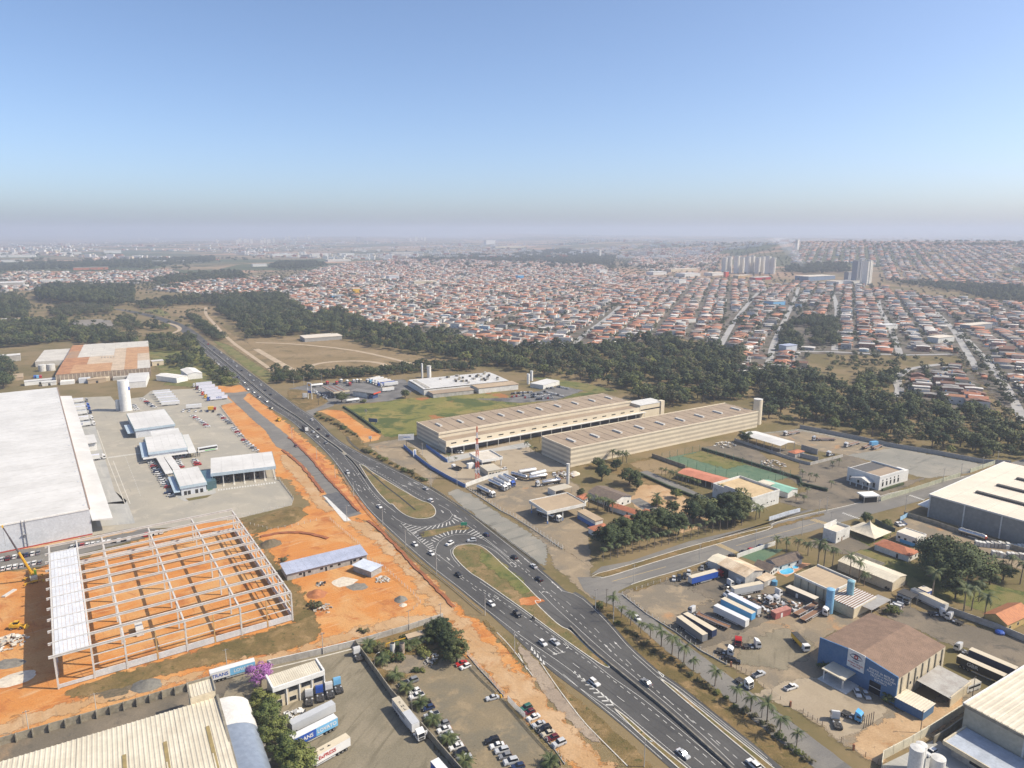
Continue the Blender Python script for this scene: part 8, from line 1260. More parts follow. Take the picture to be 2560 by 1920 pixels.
FENCEP=mat('rusty_fence',(.14,.09,.06),s=1);fence('rusty wire fence between the truck lot and the frontage road',TC.ps([(820,665),(960,775),(1130,880),(1270,985),(1420,1065)]),1.8,3,CONCL,.07,3,base=.5);fence('rusty rail gate at the workshop forecourt',TC.ps([(1450,1075),(1560,1130)]),1.8,2,FENCEP,.06,5,name='gate');fence('rusty rail fence beside the white truck cab',TD.ps([(295,1160),(490,1305)]),1.4,4,FENCEP,.05,2);fence('rail gate in front of the blue cab',TD.ps([(570,1345),(680,1420)]),1.8,2,FENCEP,.06,5,name='gate');fence('rail fence with brick posts at the lower forecourt corner',TD.ps([(790,1510),(860,1555),(1000,1640)]),1.8,3,FENCEP,.06,4);[solo('brick_post',MB().box(-.25,.25,-.25,.25,0,2),mat('brick',(.36,.15,.08),s=1),l_,'gate post',tuple(TD(x,y)))for x,y,l_ in((860,1555,'brick gate post at the lower forecourt corner'),(155,1075,'brick gate post beside the black cars'),(497,1305,'brick gate post at the open forecourt entrance'))];fence('white post fence along the truck lot verge',TC.ps([(900,635),(1000,600),(1150,558),(1320,510)]),1.5,3.5,CONCL)
# palms of the right side
for i,(x,y)in enumerate(((768,760),(818,795),(868,840),(925,885),(978,918),(1048,962),(1105,1005),(1172,1052),(1232,1098),(1350,1188),(1480,1285),(1562,1335),(1650,1395),(1730,1475),(1828,1535))):palm('p',TC(x+random.uniform(-6,6),y),random.uniform(.78,1.3),f'street palm on the highway verge, {ORD[i]} from the avenue junction','palms along the highway verge')
for i in range(24):x=690+i*52;y=740+i*37+random.uniform(-6,30);tree(random.choice(['drybush','bush','drybush']),TC(x,y),random.uniform(.45,.85),'low scrub bush under the street palms on the highway verge','scrub under the street palms')
for i,(t,x,y,s_,k)in enumerate(((TD,418,398,.85,'p'),(TD,475,412,.9,'p'),(TD,540,410,.9,'p'),(TD,598,435,1,'p'),(TD,655,490,1.15,'t'),(TD,690,500,1.1,'t'),(TD,738,505,1,'t'),(TD,838,560,1.05,'t'),(TD,890,590,1,'t'),(TD,920,608,.9,'p'))):palm(k,t(x,y),s_*1.25,f'palm in the row between pool garden and long store, {ORD[i]} from the avenue','palms between pool garden and store')
for i,(x,y,s_)in enumerate(((1310,690,1.25),(1490,790,1.2),(1540,750,1.0),(1610,820,1.1),(1580,700,.9),(1660,560,.9),(1760,560,1),(1820,600,1))):palm('t',TD(x,y),s_*1.3,f'tall garden palm near the boundary wall, {ORD[i]} from the dark shelter','palms in the right garden')
for t,x,y,s_,lab in((ZK,1545,290,1,'palm at the corner of the long striped warehouse, left one'),(ZK,1655,345,.9,'palm at the corner of the long striped warehouse, right one'),(ZK,1600,320,.8,'palm at the corner of the long striped warehouse, middle one'),(ZK,655,420,.8,'palm behind the gatehouse, left of two'),(ZK,735,440,.6,'short palm behind the gatehouse, right of two')):palm('p',t(x,y),s_,lab)
for i in range(10):palm('p',TG(1150+i*31,885+i*11),.9,f'palm in the row beside the club path, {ORD[i]} from the tan lawn','palms beside the club path')
for i,(x,y)in enumerate(((1590,1055),(1680,1100),(1870,1230),(1900,1215),(1115,1130),(770,770),(810,785),(850,790),(880,790),(590,1130),(660,1150),(700,1150),(740,1170),(770,1180))):palm('p',TG(x,y),1.3,f'garden palm between the tan canopy and the cream building, {ORD[i]} listed from the avenue side','palms in the central gardens')
for i,(x,y)in enumerate(((510,905),(565,925),(610,935),(730,985),(490,1010),(545,1040),(460,1090),(520,1100),(740,830),(790,815))):palm('p',TH(x,y),.85,'short palm round the club drive beside the white hall','palms round the club drive')
for i in range(20):palm('t',TG(700+i*56,1545-i*14.5),random.uniform(.8,1.0),f'slim avenue palm along the shaded kerb, {ORD[i]} from the junction','avenue palms')
for t,k,x,y,s_,lab in((ZF,'big',1400,930,1.3,'huge spreading dark tree behind the long red-tiled bungalow'),(TG,'oak',690,930,1.15,'dark round tree at the corner of the tanker yard'),(TG,'oak2',660,830,.8,'round green tree beside the long warehouse corner'),(TG,'oak2',900,960,1.2,'tall dark tree behind the dark-roofed barn'),(TG,'oak',960,1000,.8,'dark tree at the end of the dark-roofed barn'),(TG,'oak',800,850,.8,'dark tree beneath the four palms'),(TG,'green',1260,1060,.7,'light green tree in the garden soil'),(TG,'bush',1110,1120,1.6,'pale shrub below the garden palm'),(TG,'oak',1230,1180,.8,'olive tree beside the garden drive'),(TG,'oak',530,1060,.6,'dark shrub tree behind the tan canopy'),(TG,'oak2',1800,640,1.0,'dark tree in front of the white arched canopy'),(ZF,'oak',460,310,.7,'round dark tree at the avenue lawn corner'),(ZF,'bush',700,340,1.3,'round shrub beside the dark green gate wall'),(ZF,'oak',1450,1140,1.0,'dark garden tree beside the boundary wall'),(ZF,'oak',1830,980,1.0,'dark garden tree at the right edge'),(ZF,'oak2',1980,930,.9,'second dark garden tree at the right edge'),(ZM,'oak2',620,400,1.1,'dark spreading tree at the station entrance'),(ZM,'oak',1350,350,.9,'dark tree beside the factory side wing'),(ZM,'bush',870,400,1.2,'small dark bush at the station edge'),(ZE,'bush',210,520,1.2,'dark shrub against the blue workshop front'),(ZE,'bush',920,880,1.2,'shrub bed under the blue lettering'),(TD,'bush',1080,770,1.3,'dry bush at the back corner of the blue workshop'),(TC,'bush',1570,540,1.0,'small dark bush beside the tin workshop')):tree(k,t(x,y),s_,lab)
for i,(x,y,s_,k)in enumerate(((730,1470,1.15,'oak'),(790,1440,1.1,'oak2'),(850,1400,1.15,'oak'),(920,1400,1.1,'oak2'),(990,1370,1.2,'oak'),(1060,1340,1.15,'oak2'),(1130,1330,1.2,'oak'),(1200,1320,1.1,'oak2'),(1280,1340,.9,'oak'),(1390,1260,1.1,'oak'),(1440,1220,1.2,'oak2'),(1510,1250,1.0,'oak'),(1580,1270,.9,'oak2'),(1640,1200,1.15,'oak'),(1720,1190,1.3,'oak2'),(1760,1250,1.1,'oak'),(1690,1260,1.0,'oak2'))):tree(k,TG(x,y),s_*1.22,f'dark dense tree of the grove on the avenue, {ORD[i]} from the junction','dark grove along the avenue')
# traffic
for(t,x,y,x2,y2,c,k,lab)in((TC,1170,1580,1200,1605,'silver','saloon','silver saloon lowest on the left carriageway'),(TC,660,1168,690,1192,'white','estate','white estate beside the chevrons on the left carriageway'),(TC,362,940,385,960,'white','hatchback','white car left of two side by side on the left carriageway'),(TC,432,935,455,953,'silver','saloon','silver car right of two side by side on the left carriageway'),(TC,215,775,240,795,'black','SUV','black SUV on the left carriageway beside the motorcyclist'),(TC,65,715,88,733,'white','hatchback','white car behind the black SUV on the left carriageway'),(TC,1575,1642,1550,1620,'white','SUV','white car at the lower edge on the right carriageway'),(TC,960,1168,935,1148,'grey','saloon','dark grey car on the right carriageway near the slip road'),(TC,340,572,315,552,'black','saloon','black car on the right carriageway beside the lane arrows'),(TC,310,498,285,478,'silver','saloon','silver car nearest the right guard rail'),(TC,198,445,172,425,'black','hatchback','black car on the right carriageway above the silver one'),(TC,38,315,12,296,'dark blue','hatchback','dark blue car beside the hatched tip'),(TB,1260,548,1285,568,'black','hatchback','black car left of the teardrop island'),(TB,1102,424,1127,442,'white','hatchback','white car at the lamp post beside the hatching'),(TB,1008,372,1033,392,'white','hatchback','white car higher beside the hatching on the left carriageway'),(TB,1335,350,1310,352,'silver','SUV','silver car entering the turning loop'),(TB,1208,368,1188,378,'white','SUV','white car rounding the turning loop'),(TB,803,154,825,172,'white','saloon','white car beside the upper island'),(TB,1070,50,1045,35,'silver','saloon','silver car on the right carriageway opposite the upper island'),(TB,1098,120,1072,104,'white','van','white van turning out of the right carriageway'),(ZM,688,1205,705,1225,'silver','SUV','silver car at the fork of the left carriageway'),(ZM,440,865,460,885,'grey','saloon','dark car beside the median barrier below the lorry'),(ZM,335,790,355,808,'white','saloon','white car below the dark lorry'),(ZM,290,735,310,752,'silver','saloon','silver car beside the dark lorry'),(ZM,460,780,438,762,'black','hatchback','black car on the right carriageway opposite the lorry'),(ZM,352,703,330,685,'black','saloon','second black car opposite the lorry'),(ZM,275,595,253,577,'white','saloon','white car leaving the station slip road'),(ZM,92,900,112,915,'maroon','hatchback','maroon car parked on the raw service road')):
 a=t(x,y,.5);car(a,ang(a,t(x2,y2,.5)),c,k,lab,z=.13)
for i in range(26):k=(i%13)/12;x=1560+k*520+random.uniform(-15,15);rt=i>=13;y=(462+k*425 if not rt else 395+k*400)+random.uniform(-14,14);a=TE(x,y+(28 if not rt else 18));car(a,ang(a,TE(x+(60 if not rt else-60),y+(48 if not rt else-48))),random.choice(CARMIX),random.choice(KINDMIX),f'small distant car on the far highway, {"left" if not rt else "right"} carriageway, {ORD[i % 13]} from the bend','traffic on the far highway',True,z=.13)
a=ZM(200,720);h=ang(a,ZM(240,755));r=empty('lorry','dark covered lorry on the left carriageway near the red bank','truck',(a.x,a.y,.13),h);part(r,'cab',MB().box(2.6,4.6,-1.15,1.15,.7,2.9),PAINT['white']);part(r,'covered_bed',MB().box(-5,2.4,-1.25,1.25,1,3.2),CHASSIS);[part(r,'wheel',W_TRK,None,loc=(x,y,.5))for x in(-3.6,-2.3,3.4)for y in(-1.05,1.05)]
a=TB(1690,805);r=MOTO.put('motorcyclist_bike','motorcycle ridden on the left carriageway beside the median','motorcycle',(a.x,a.y,.13),ang(a,TB(1715,822)));q=MB();q.tube((-.2,0,.95),(.05,0,1.5),.2,.22,8).sphere((.08,0,1.72),.15,8,6).tube((.05,.18,1.42),(.4,.3,1.1),.06,n=6).tube((.05,-.18,1.42),(.4,-.3,1.1),.06,n=6).tube((-.15,.12,.95),(.25,.16,.75),.09,n=6).tube((-.15,-.12,.95),(.25,-.16,.75),.09,n=6).tube((.25,.16,.75),(.1,.16,.35),.07,n=6).tube((.25,-.16,.75),(.1,-.16,.35),.07,n=6);solo('person',q,CHASSIS,'person in dark clothes and helmet riding the motorcycle','person',(a.x,a.y,.13),ang(a,TB(1715,822)))
# ================================================================ BEYOND: woods, towns, towers, smoke
def poly(*chunks):return[p for c in chunks for p in c]
def world_poly(P):return[GT(*p).xy for p in P]
ALLT=[]
def wood(P,gap,size,kinds,label,group,keep=1.0):
 W=world_poly(P);xs=[p[0]for p in W];ys=[p[1]for p in W]
 X,Y=np.meshgrid(np.arange(min(xs),max(xs),gap),np.arange(min(ys),max(ys),gap));X=X.ravel()+RNG.uniform(-.45,.45,X.size)*gap;Y=Y.ravel()+RNG.uniform(-.45,.45,Y.size)*gap
 ok=(sdist(W,X,Y)>0)&(RNG.random(X.size)<keep)
 for x,y in zip(X[ok],Y[ok]):ALLT.append((x,y,random.uniform(*size),random.choice(kinds),label,group))
DK=['broad','tall','broad','round','loose','broad'];MX=['broad','bushy','round','loose','pale','tall','broad']
belt=poly(TJ.px((-30,620),(180,600),(330,640),(430,740),(500,720),(620,690),(800,740),(830,790),(950,810),(1150,838),(1280,888),(1600,908),(1750,955),(2050,990)),TK.px((560,1005),(850,960),(1000,940),(1250,905),(1330,965),(1480,1000),(1620,970),(1830,1020),(1830,1195),(2000,1230)),TL.px((250,1200),(420,1190),(600,1210),(620,1260),(850,1345),(1000,1395),(1180,1405),(1300,1410),(1500,1430),(1700,1485),(1940,1550),(2212,1600),(2400,1640)),
   TH.px((2500,800),(2212,765),(2110,785),(1900,775),(1550,705),(1200,645),(960,590),(720,545),(490,500),(250,470)),TG.px((1920,300),(1600,325),(1160,385),(1000,315),(850,245),(700,185),(560,165),(380,145),(150,115),(0,95)),TF.px((1970,640),(1800,620),(1450,555),(1300,525),(960,470),(760,425),(640,385),(600,355),(380,365),(200,370),(0,378)))
wood(belt,8.2,(.5,1.8),MX+DK,'in the long wood between industry and town','long wood behind the warehouses',.74)
for P,gp,sz,kd,lab,grp,kp in((TF.px((110,735),(140,645),(200,655),(500,660),(900,640),(1200,605),(1350,592),(1700,602),(1720,640),(1400,640),(1000,682),(600,702),(250,735)),6.5,(.7,1.1),DK,'dense dark tree in the hedge row behind the petrol station','hedge row behind the station',1),
  (TE.px((0,60),(100,70),(240,150),(200,250),(0,250)),10,(1.0,1.7),DK,'tall dark tree at the far left behind the rusty factory','far left wood',.9),(TE.px((280,60),(860,60),(870,150),(600,140),(300,110)),11,(1.5,2.2),['tall'],'tall eucalyptus in the dark stand beyond the pond','eucalyptus stand',1),(TE.px((500,150),(850,130),(860,200),(640,220),(400,225),(380,190)),9,(.9,1.4),['dry' if 0 else 'loose','broad'],'brownish tree behind the pond','trees behind the pond',1),
  (TE.px((220,270),(500,290),(520,330),(900,335),(900,420),(1000,350),(1100,440),(660,440),(500,410),(300,440),(0,470),(0,300)),8.5,(.9,1.7),MX,'leafy tree between the pond and the rusty factory','trees round the rusty factory',1),(TE.px((1110,390),(1500,400),(1530,470),(1350,500),(1130,480)),9,(.9,1.4),MX,'leafy tree between the rusty factory and the highway','trees beside the far highway',1),(TE.px((1260,560),(1540,480),(1600,560),(1700,640),(1830,750),(1650,760),(1550,600),(1430,640),(1300,600)),8,(.6,1.2),MX+['pale','bushy'],'green tree on the bank beside the far highway','trees on the highway bank',1),
  (TI.px((1060,640),(1480,600),(1900,570),(2212,560),(2212,900),(1950,840),(1940,740),(1840,700),(1640,640),(1440,640),(1100,680)),10,(1.0,1.7),DK,'dark tree in the wood above the dry field','wood above the dry field',.95),(TI.px((300,500),(600,480),(1060,500),(1060,640),(880,660),(560,600)),12,(1.0,1.6),DK,'dark tree in the far left woodland','far left woodland',.9),(TE.px((1430,215),(1520,235),(1640,325),(1740,395),(1660,412),(1530,325)),7,(.8,1.2),DK,'dark tree in the strip beside the bend of the highway','strip beside the highway bend',1),(TE.px((1820,290),(1660,190),(1720,120),(2212,60),(2212,390),(2000,385),(1900,400)),10,(1.0,1.6),DK,'dark tree in the wood beyond the dry field','wood beyond the dry field',.85),(TE.px((0,560),(100,590),(110,700),(60,780),(0,780)),8,(1.1,1.6),DK,'big dark tree at the left edge behind the white warehouse','left edge trees',1),
  (TE.px((890,240),(1000,215),(1060,300),(1240,290),(1300,320),(1200,345),(1050,320),(920,330)),10,(.8,1.3),MX,'loose tree on the lawn beside the pond','trees beside the pond',.8),(TL.px((340,800),(480,750),(560,740),(720,760),(745,960),(560,975),(500,940),(570,900),(550,820),(370,820),(380,880),(470,960),(430,1000),(270,960),(300,860)),7.5,(.9,1.3),DK,'dark tree in the park square of the right town','park square trees',.95),(TL.px((880,1250),(1000,1190),(1030,1300),(930,1320)),7,(.9,1.3),MX,'tree standing in the green meadow','meadow trees',.9),(TL.px((1070,1220),(1200,1190),(1210,1260),(1090,1300)),6.5,(1.0,1.3),DK,'dark tree beside the curved lane','trees beside the curved lane',1),(TL.px((630,1100),(900,1050),(1200,1090),(1220,1130),(950,1140),(640,1125)),8,(.5,.8),MX,'scrubby tree above the green meadow','scrub above the meadow',.6),(TL.px((1100,455),(1600,475),(2212,510),(2300,640),(1900,600),(1700,540),(1300,485)),12,(1.0,1.5),DK,'distant dark tree below the hillside town','wood below the hillside town',.9),(TL.px((330,345),(520,325),(800,315),(850,385),(500,400),(330,385)),13,(1.1,1.6),DK,'distant dark tree behind the tower blocks','wood behind the tower blocks',.9),(TG.px((1780,60),(2212,60),(2212,200),(1900,180)),8,(.8,1.2),MX,'tree at the town edge above the wood','town edge trees',.4),
  (TJ.px((100,350),(170,310),(440,300),(560,330),(300,365)),14,(1.2,1.8),DK,'distant dark tree left of the big town','distant grove',.9),(TJ.px((1200,280),(1700,240),(2212,270),(2212,310),(1700,290)),15,(1.1,1.7),DK,'distant dark tree behind the big town','distant grove behind the town',.8),(TK.px((0,240),(400,200),(820,260),(800,320),(400,320),(100,290)),15,(1.1,1.7),DK,'distant dark tree behind the big town on the right','distant grove behind the town right',.85),(TI.px((0,330),(1050,290),(1300,280),(1700,260),(1700,300),(1050,350),(0,380)),16,(1.2,1.8),DK,'distant dark tree in the left plain','distant trees in the left plain',.6),(TI.px((1200,440),(1500,400),(1900,380),(1950,440),(1500,460),(1250,490)),14,(1.1,1.6),DK,'distant tree between the left settlements','trees between the left settlements',.8)):
 wood(P,gp,sz,kd,lab,grp,kp)
for a,b,n in(((1640,700),(1800,1000),16),((1880,1110),(2080,1420),14),((740,660),(760,980),14),((1090,640),(1240,1020),16),((1400,590),(1560,740),10),((2000,1150),(2110,1450),10)):
 for i in range(n):p=GT(1860+(a[0]+(b[0]-a[0])*i/n+random.uniform(-12,12))*.31646,560+(a[1]+(b[1]-a[1])*i/n)*.31646);ALLT.append((p.x,p.y,random.uniform(.5,.95),random.choice(DK),'street tree lining a street of the right town','street trees of the right town'))
# ---- towns
WALLC=[('white',(.66,.64,.60)),('cream',(.52,.45,.34)),('grey',(.36,.35,.34)),('pink',(.50,.33,.27)),('pale blue',(.36,.48,.56)),('raw brick',(.33,.17,.11))]
ROOFC=[('terracotta',(.37,.145,.08)),('brown tile',(.20,.105,.07)),('orange tile',(.42,.20,.11)),('grey sheet',(.25,.235,.215)),('white sheet',(.60,.57,.53)),('dark',(.12,.105,.10))]
HM_=[mat('house_wall_'+n.replace(' ','_'),c,s=.08,var=.1)for n,c in WALLC]+[mat('house_roof_'+n.replace(' ','_'),c,tuple(x*.75 for x in c),s=.12,var=.15)for n,c in ROOFC]
HS=[];AV=[]
def street(P,w_=8.0):W=[GT(*p)for p in P];L=resample(smooth_line([p.xy for p in W],1),20);struct('street',strip_mb(L,w_,0,zz=[float(hgt(p.x,p.y))+.5 for p in L]),MATS['town_street']);AV.append((np.array([(p.x,p.y)for p in L]),w_/2+4.5))
mat('town_street',(.34,.33,.31),(.27,.26,.245),s=.05)
for P in(TK.px((460,975),(600,850),(720,770),(860,650)),TK.px((1650,960),(1720,830),(1800,710),(1900,590),(1950,540)),TK.px((2000,1200),(2040,1060),(2060,960),(2120,830),(2212,650))[:4]+TL.px((400,600),(430,500)),TL.px((715,1000),(730,800),(735,650),(700,540)),TL.px((1235,1045),(1190,900),(1120,760),(1070,670),(1060,600)),TL.px((1830,1130),(1740,980),(1650,830),(1560,740),(1480,660)),TL.px((2212,1560),(2100,1340),(2000,1180),(1880,1040),(1700,850)),TL.px((1170,1400),(1240,1330),(1200,1240),(1260,1160),(1400,1130),(1560,1110)),TJ.px((1560,885),(1700,830)),TL.px((210,1000),(480,1010),(700,1010),(1200,1040),(1700,1030))):street(P)
def town(P,deg,label,group,lot=9.0,pitch=47.0,fill=.95,hi=.25,mixw=None,mixr=None,zoff=0.0,holes=()):
 W=world_poly(P);a=math.radians(deg);ex,ey=math.sin(a),math.cos(a)
 xs=np.array([p[0]for p in W]);ys=np.array([p[1]for p in W]);S=xs*ex+ys*ey;T=xs*ey-ys*ex
 t0=T.min()-pitch*1.5
 while t0<T.max():
  t0+=pitch*random.uniform(.86,1.16)
  for row in(0,1):
   s=S.min()
   while s<S.max():
    w_=lot*random.uniform(.85,1.2);s+=w_
    if(s%170)<9:continue
    d=random.uniform(10,18);tt=t0+random.gauss(0,1.6)+(5.5+d/2 if row==0 else pitch-5.5-d/2);x,y=s*ex+tt*ey,s*ey-tt*ex
    sw=random.random()<.45;d2,w2=(w_*.95,d)if sw else(d,w_*random.uniform(.82,.97));bare=math.sin(x/61+2*math.sin(y/83))>.93
    if random.random()<fill and not bare:HS.append([x,y,d2,w2,random.uniform(2.8,3.6)if random.random()>hi else random.uniform(5.4,7.5),-a+random.gauss(0,.05)+(math.pi/2 if sw else 0),random.choices(range(6),mixw or(12,7,6,3,1.2,4))[0],random.choices(range(6),mixr or(6,6,4,9,8,4))[0],random.random(),label,group,id(P)])
    if random.random()<.35:HS.append([x+(d/2+4)*ey*(1 if row==0 else-1),y-(d/2+4)*ex*(1 if row==0 else-1),5,w_*.6,2.8,-a,random.choice((0,2,5)),random.choice((3,3,4,5,0)),1.0,label,group,id(P)])
    if random.random()<(.85 if bare else .24):ALLT.append((x+10*ey,y-10*ex,random.uniform(.4,.95),random.choice(DK),'garden tree in the '+group,'garden trees of the '+group))
 n0=[i for i,h in enumerate(HS)if h[11]==id(P)];X=np.array([HS[i][0]for i in n0]);Y=np.array([HS[i][1]for i in n0]);ok=sdist(W,X,Y)>4
 for q in holes:ok&=sdist(world_poly(q),X,Y)<-6
 for L,r in AV:
  for c in range(0,len(L)-1):ax,ay=L[c];bx,by=L[c+1];e=(bx-ax,by-ay);t=np.clip(((X-ax)*e[0]+(Y-ay)*e[1])/(e[0]**2+e[1]**2+1e-9),0,1);ok&=np.hypot(X-ax-t*e[0],Y-ay-t*e[1])>r+4
 drop={i for i,k in zip(n0,ok)if not k};HS[:]=[h for i,h in enumerate(HS)if i not in drop]
 if min(ys)<1900:soft('town_plots',W,URBAN,.3,w=14,cell=9)
PARK=TL.px((290,830),(340,780),(480,740),(740,750),(750,975),(270,975));FIELD=TL.px((540,1110),(620,1060),(1000,1060),(1640,1050),(1620,1110),(1260,1150),(1200,1260),(1000,1320),(620,1260))
townA=[(697,750),(776,794),(893,794),(940,816),(1004,822),(1146,842),(1194,858),(1289,868),(1457,872),(1549,860),(1676,842),(1799,860),(1870,760),(1935,712),(1900,702),(1700,696),(1560,688),(1500,664),(1340,646),(1150,648),(1000,650),(860,660),(760,680),(660,720)]
town(townA,17,'in the big dense town behind the wood','big dense town',holes=(TJ.px((1200,820),(1590,830),(1590,885),(1260,880)),));SL=(8,4,9,3,2,7)
town([(1805,862),(1872,762),(1940,712),(2000,706),(2180,712),(2330,742),(2460,752),(2560,756),(2700,800),(2700,1090),(2560,1050),(2490,1000),(2430,930),(2400,890),(2160,888),(2010,884),(2010,942),(1925,942),(1835,935),(1842,900)],25,'in the right town of parallel streets','right town',mixr=(5,6,4,10,8,5),mixw=SL,holes=(PARK,FIELD))
town(TL.px((1260,1190),(1420,1135),(1560,1112),(1770,1135),(1850,1250),(1940,1420),(1960,1490),(1700,1470),(1390,1385),(1290,1310)),25,'in the near brick block beside the curved lane','near brick block',lot=7.5,pitch=40,fill=1,hi=.45,mixw=(5,3,4,1,2,14),mixr=(3,5,2,8,6,2))
town(TL.px((1050,330),(1300,150),(1700,155),(2212,170),(2450,180),(2450,510),(1700,480),(1100,445)),25,'on the hillside town far right','hillside town',lot=11,pitch=62,fill=.85,mixr=(5,4,4,5,9,2));town(TL.px((360,310),(380,195),(700,165),(1300,150),(1050,330),(820,310)),25,'on the slope behind the smoke','slope town',lot=11,pitch=62,fill=.85,mixr=(5,4,4,5,9,2));town(TK.px((900,330),(1000,200),(1300,190),(1650,230),(1650,370),(1100,370)),20,'in the distant town behind the towers','distant town',lot=11,pitch=62,fill=.8,mixr=(5,4,4,5,7,2))
town(TI.px((0,400),(170,375),(500,385),(1000,375),(1350,360),(1500,420),(1200,455),(900,500),(300,520),(0,545)),40,'in the left settlement beyond the woods','left settlement',lot=12,pitch=60,fill=.6,mixr=(4,3,3,6,8,2));town(TI.px((1160,520),(1300,480),(1700,440),(2212,420),(2212,550),(1900,578),(1480,550)),30,'in the settlement above the dry field','settlement above the dry field',fill=.9)
HS.sort(key=lambda h:-h[3]*h[4]/h[1]**2);near_h,far_h=HS[:300],HS[300:]
U_W=MB().box(-.5,.5,-.5,.5,0,1).mesh('wall',HM_[0]);U_R=MB().add([(-.53,-.55,0),(.53,-.55,0),(.53,.55,0),(-.53,.55,0),(-.53,0,1),(.53,0,1)],[(0,1,5,4),(2,3,4,5),(0,4,3),(1,2,5),(3,2,1,0)]).mesh('roof',HM_[6]);U_O=MB().box(-.5,.5,-.05,.05,0,1).mesh('window',GLASS);U_T=MB().cyl(0,0,0,1,.6,n=8).mesh('water_tank',mat('tank_blue',(.16,.30,.48),s=1))
for x,y,d,w_,hh,a,wm,rm,fl,lab,grp,_ in near_h:
 r=empty('town_house',f'{WALLC[wm][0]} house with {ROOFC[rm][0]} roof {lab}','house',(x,y,float(hgt(x,y))),a,'houses of the '+grp)
 def u(nm,me,loc,sc3,m=None,rz=0.0):
  o=_link(nm,me,loc,rz,r);o.scale=sc3
  if m:o.material_slots[0].link='OBJECT';o.material_slots[0].material=m
 u('wall',U_W,(0,0,0),(d,w_,hh),HM_[wm]);u('roof',U_R,(0,0,hh+.02),(d,w_,1.7 if rm<3 else .5),HM_[6+rm])
 if d>6:
  for k in(-.28,.22):u('window',U_O,(d*k,-w_/2,hh*.4),(1.5,1,1.1));u('window',U_O,(-d/2,w_*k,hh*.4),(1.4,1,1.1),None,math.pi/2)
  u('door',U_O,(-d/2,0,0),(1.0,1,2.1),HM_[11],math.pi/2)
  if fl>.6:u('water_tank',U_T,(d*.3,w_*.25,hh+.3),(1,1,1.3))
H=np.array([h[:6]for h in far_h]);n=len(H);wm=np.array([h[6]for h in far_h]);rm=np.array([h[7]for h in far_h])
zr=np.where(rm<3,1.7,.5);base=np.array([(-.5,-.5,0),(.5,-.5,0),(.5,.5,0),(-.5,.5,0),(-.5,-.5,1),(.5,-.5,1),(.5,.5,1),(-.5,.5,1),(-.53,-.55,1.005),(.53,-.55,1.005),(.53,.55,1.005),(-.53,.55,1.005),(-.53,0,2),(.53,0,2),(-.53,0,1.0),(.53,0,1.0)])
V=np.repeat(base[None],n,0);zz=np.where(V[...,2]>1.5,H[:,4:5]+zr[:,None],V[...,2]*H[:,4:5]);lx,ly=V[...,0]*H[:,2:3],V[...,1]*H[:,3:4];c_,s_=np.cos(H[:,5:6]),np.sin(H[:,5:6]);G0=hgt(H[:,0],H[:,1])[:,None]
V=np.stack([H[:,0:1]+lx*c_-ly*s_,H[:,1:2]+lx*s_+ly*c_,zz+G0-np.where(V[...,2]==0,3,0)],-1).reshape(-1,3)
Fq_=np.array([(0,1,5,4),(1,2,6,5),(2,3,7,6),(3,0,4,7),(8,9,13,12),(10,11,12,13),(8,12,11,14),(9,15,10,13)]);FF=(Fq_[None]+(np.arange(n)*16)[:,None,None]).reshape(-1,4)
mi=np.stack([wm]*4+[rm+6]*2+[wm]*2,1).ravel();tag(struct('town_houses',np_mesh('town_houses',V,FF,HM_,mi),None,kind='stuff'),'mass of small tiled houses filling the far towns',None)
# ---- larger far buildings, tower blocks
def block(name,label,px,py,L_,W_,h_,wm,rmat,rz=.5,cat='building',wins=False,group=None):
 p=GT(px,py);r=empty(name,label,cat,(p.x,p.y,p.z-1),rz,group);part(r,'wall',MB().box(-L_/2,L_/2,-W_/2,W_/2,0,h_+1),wm);part(r,'roof',MB().box(-L_/2-.4,L_/2+.4,-W_/2-.4,W_/2+.4,h_+1.005,h_+1.8),rmat)
 if wins:
  for k in range(3):
   x=L_*(-.3+.3*k);m=MB()
   for z in range(int(h_/3)):m.box(x-.7,x+.7,-W_/2-.15,-W_/2-.02,2.2+z*3,3.7+z*3)
   o=part(r,'window_column',m,GLASS);o['kind']='stuff'
  part(r,'stair_core',MB().box(-1.8,1.8,-W_/2-1.4,W_/2+1.4,0,h_+4),wm);part(r,'water_tank',MB().box(-2.5,2.5,-3,3,h_+2,h_+4.5),rmat)
 return r
TWR=mat('tower_cream',(.74,.70,.62),s=.02,var=.05);TWG=mat('tower_grey',(.20,.21,.24),(.25,.26,.28),s=.05)
for i,(x,y)in enumerate(((1675,388),(1712,386),(1770,390),(1810,386),(1855,391),(1890,388),(1935,391),(1970,388),(2015,395),(2055,395))):block('tower_block',f'cream apartment tower, {ORD[i]} from the left in the row of ten',1280+x*.31646,560+y*.31646,13,15,52+(i%3)*3,TWR,CONCL,.85,'apartment tower',True,'row of cream towers')
block('tower_block','grey unfinished apartment tower far right, left of the two',1860+885*.31646,560+470*.31646,24,18,64,TWG,CONCW,.5,'apartment tower',True);block('tower_block','cream and grey apartment tower far right, right of the two',1860+965*.31646,560+480*.31646,20,16,66,TWR,CONCW,.5,'apartment tower',True);block('tower_block','low dark unfinished block beside the grey tower',1860+815*.31646,560+455*.31646,14,14,28,TWG,CONCW,.5,'apartment block')
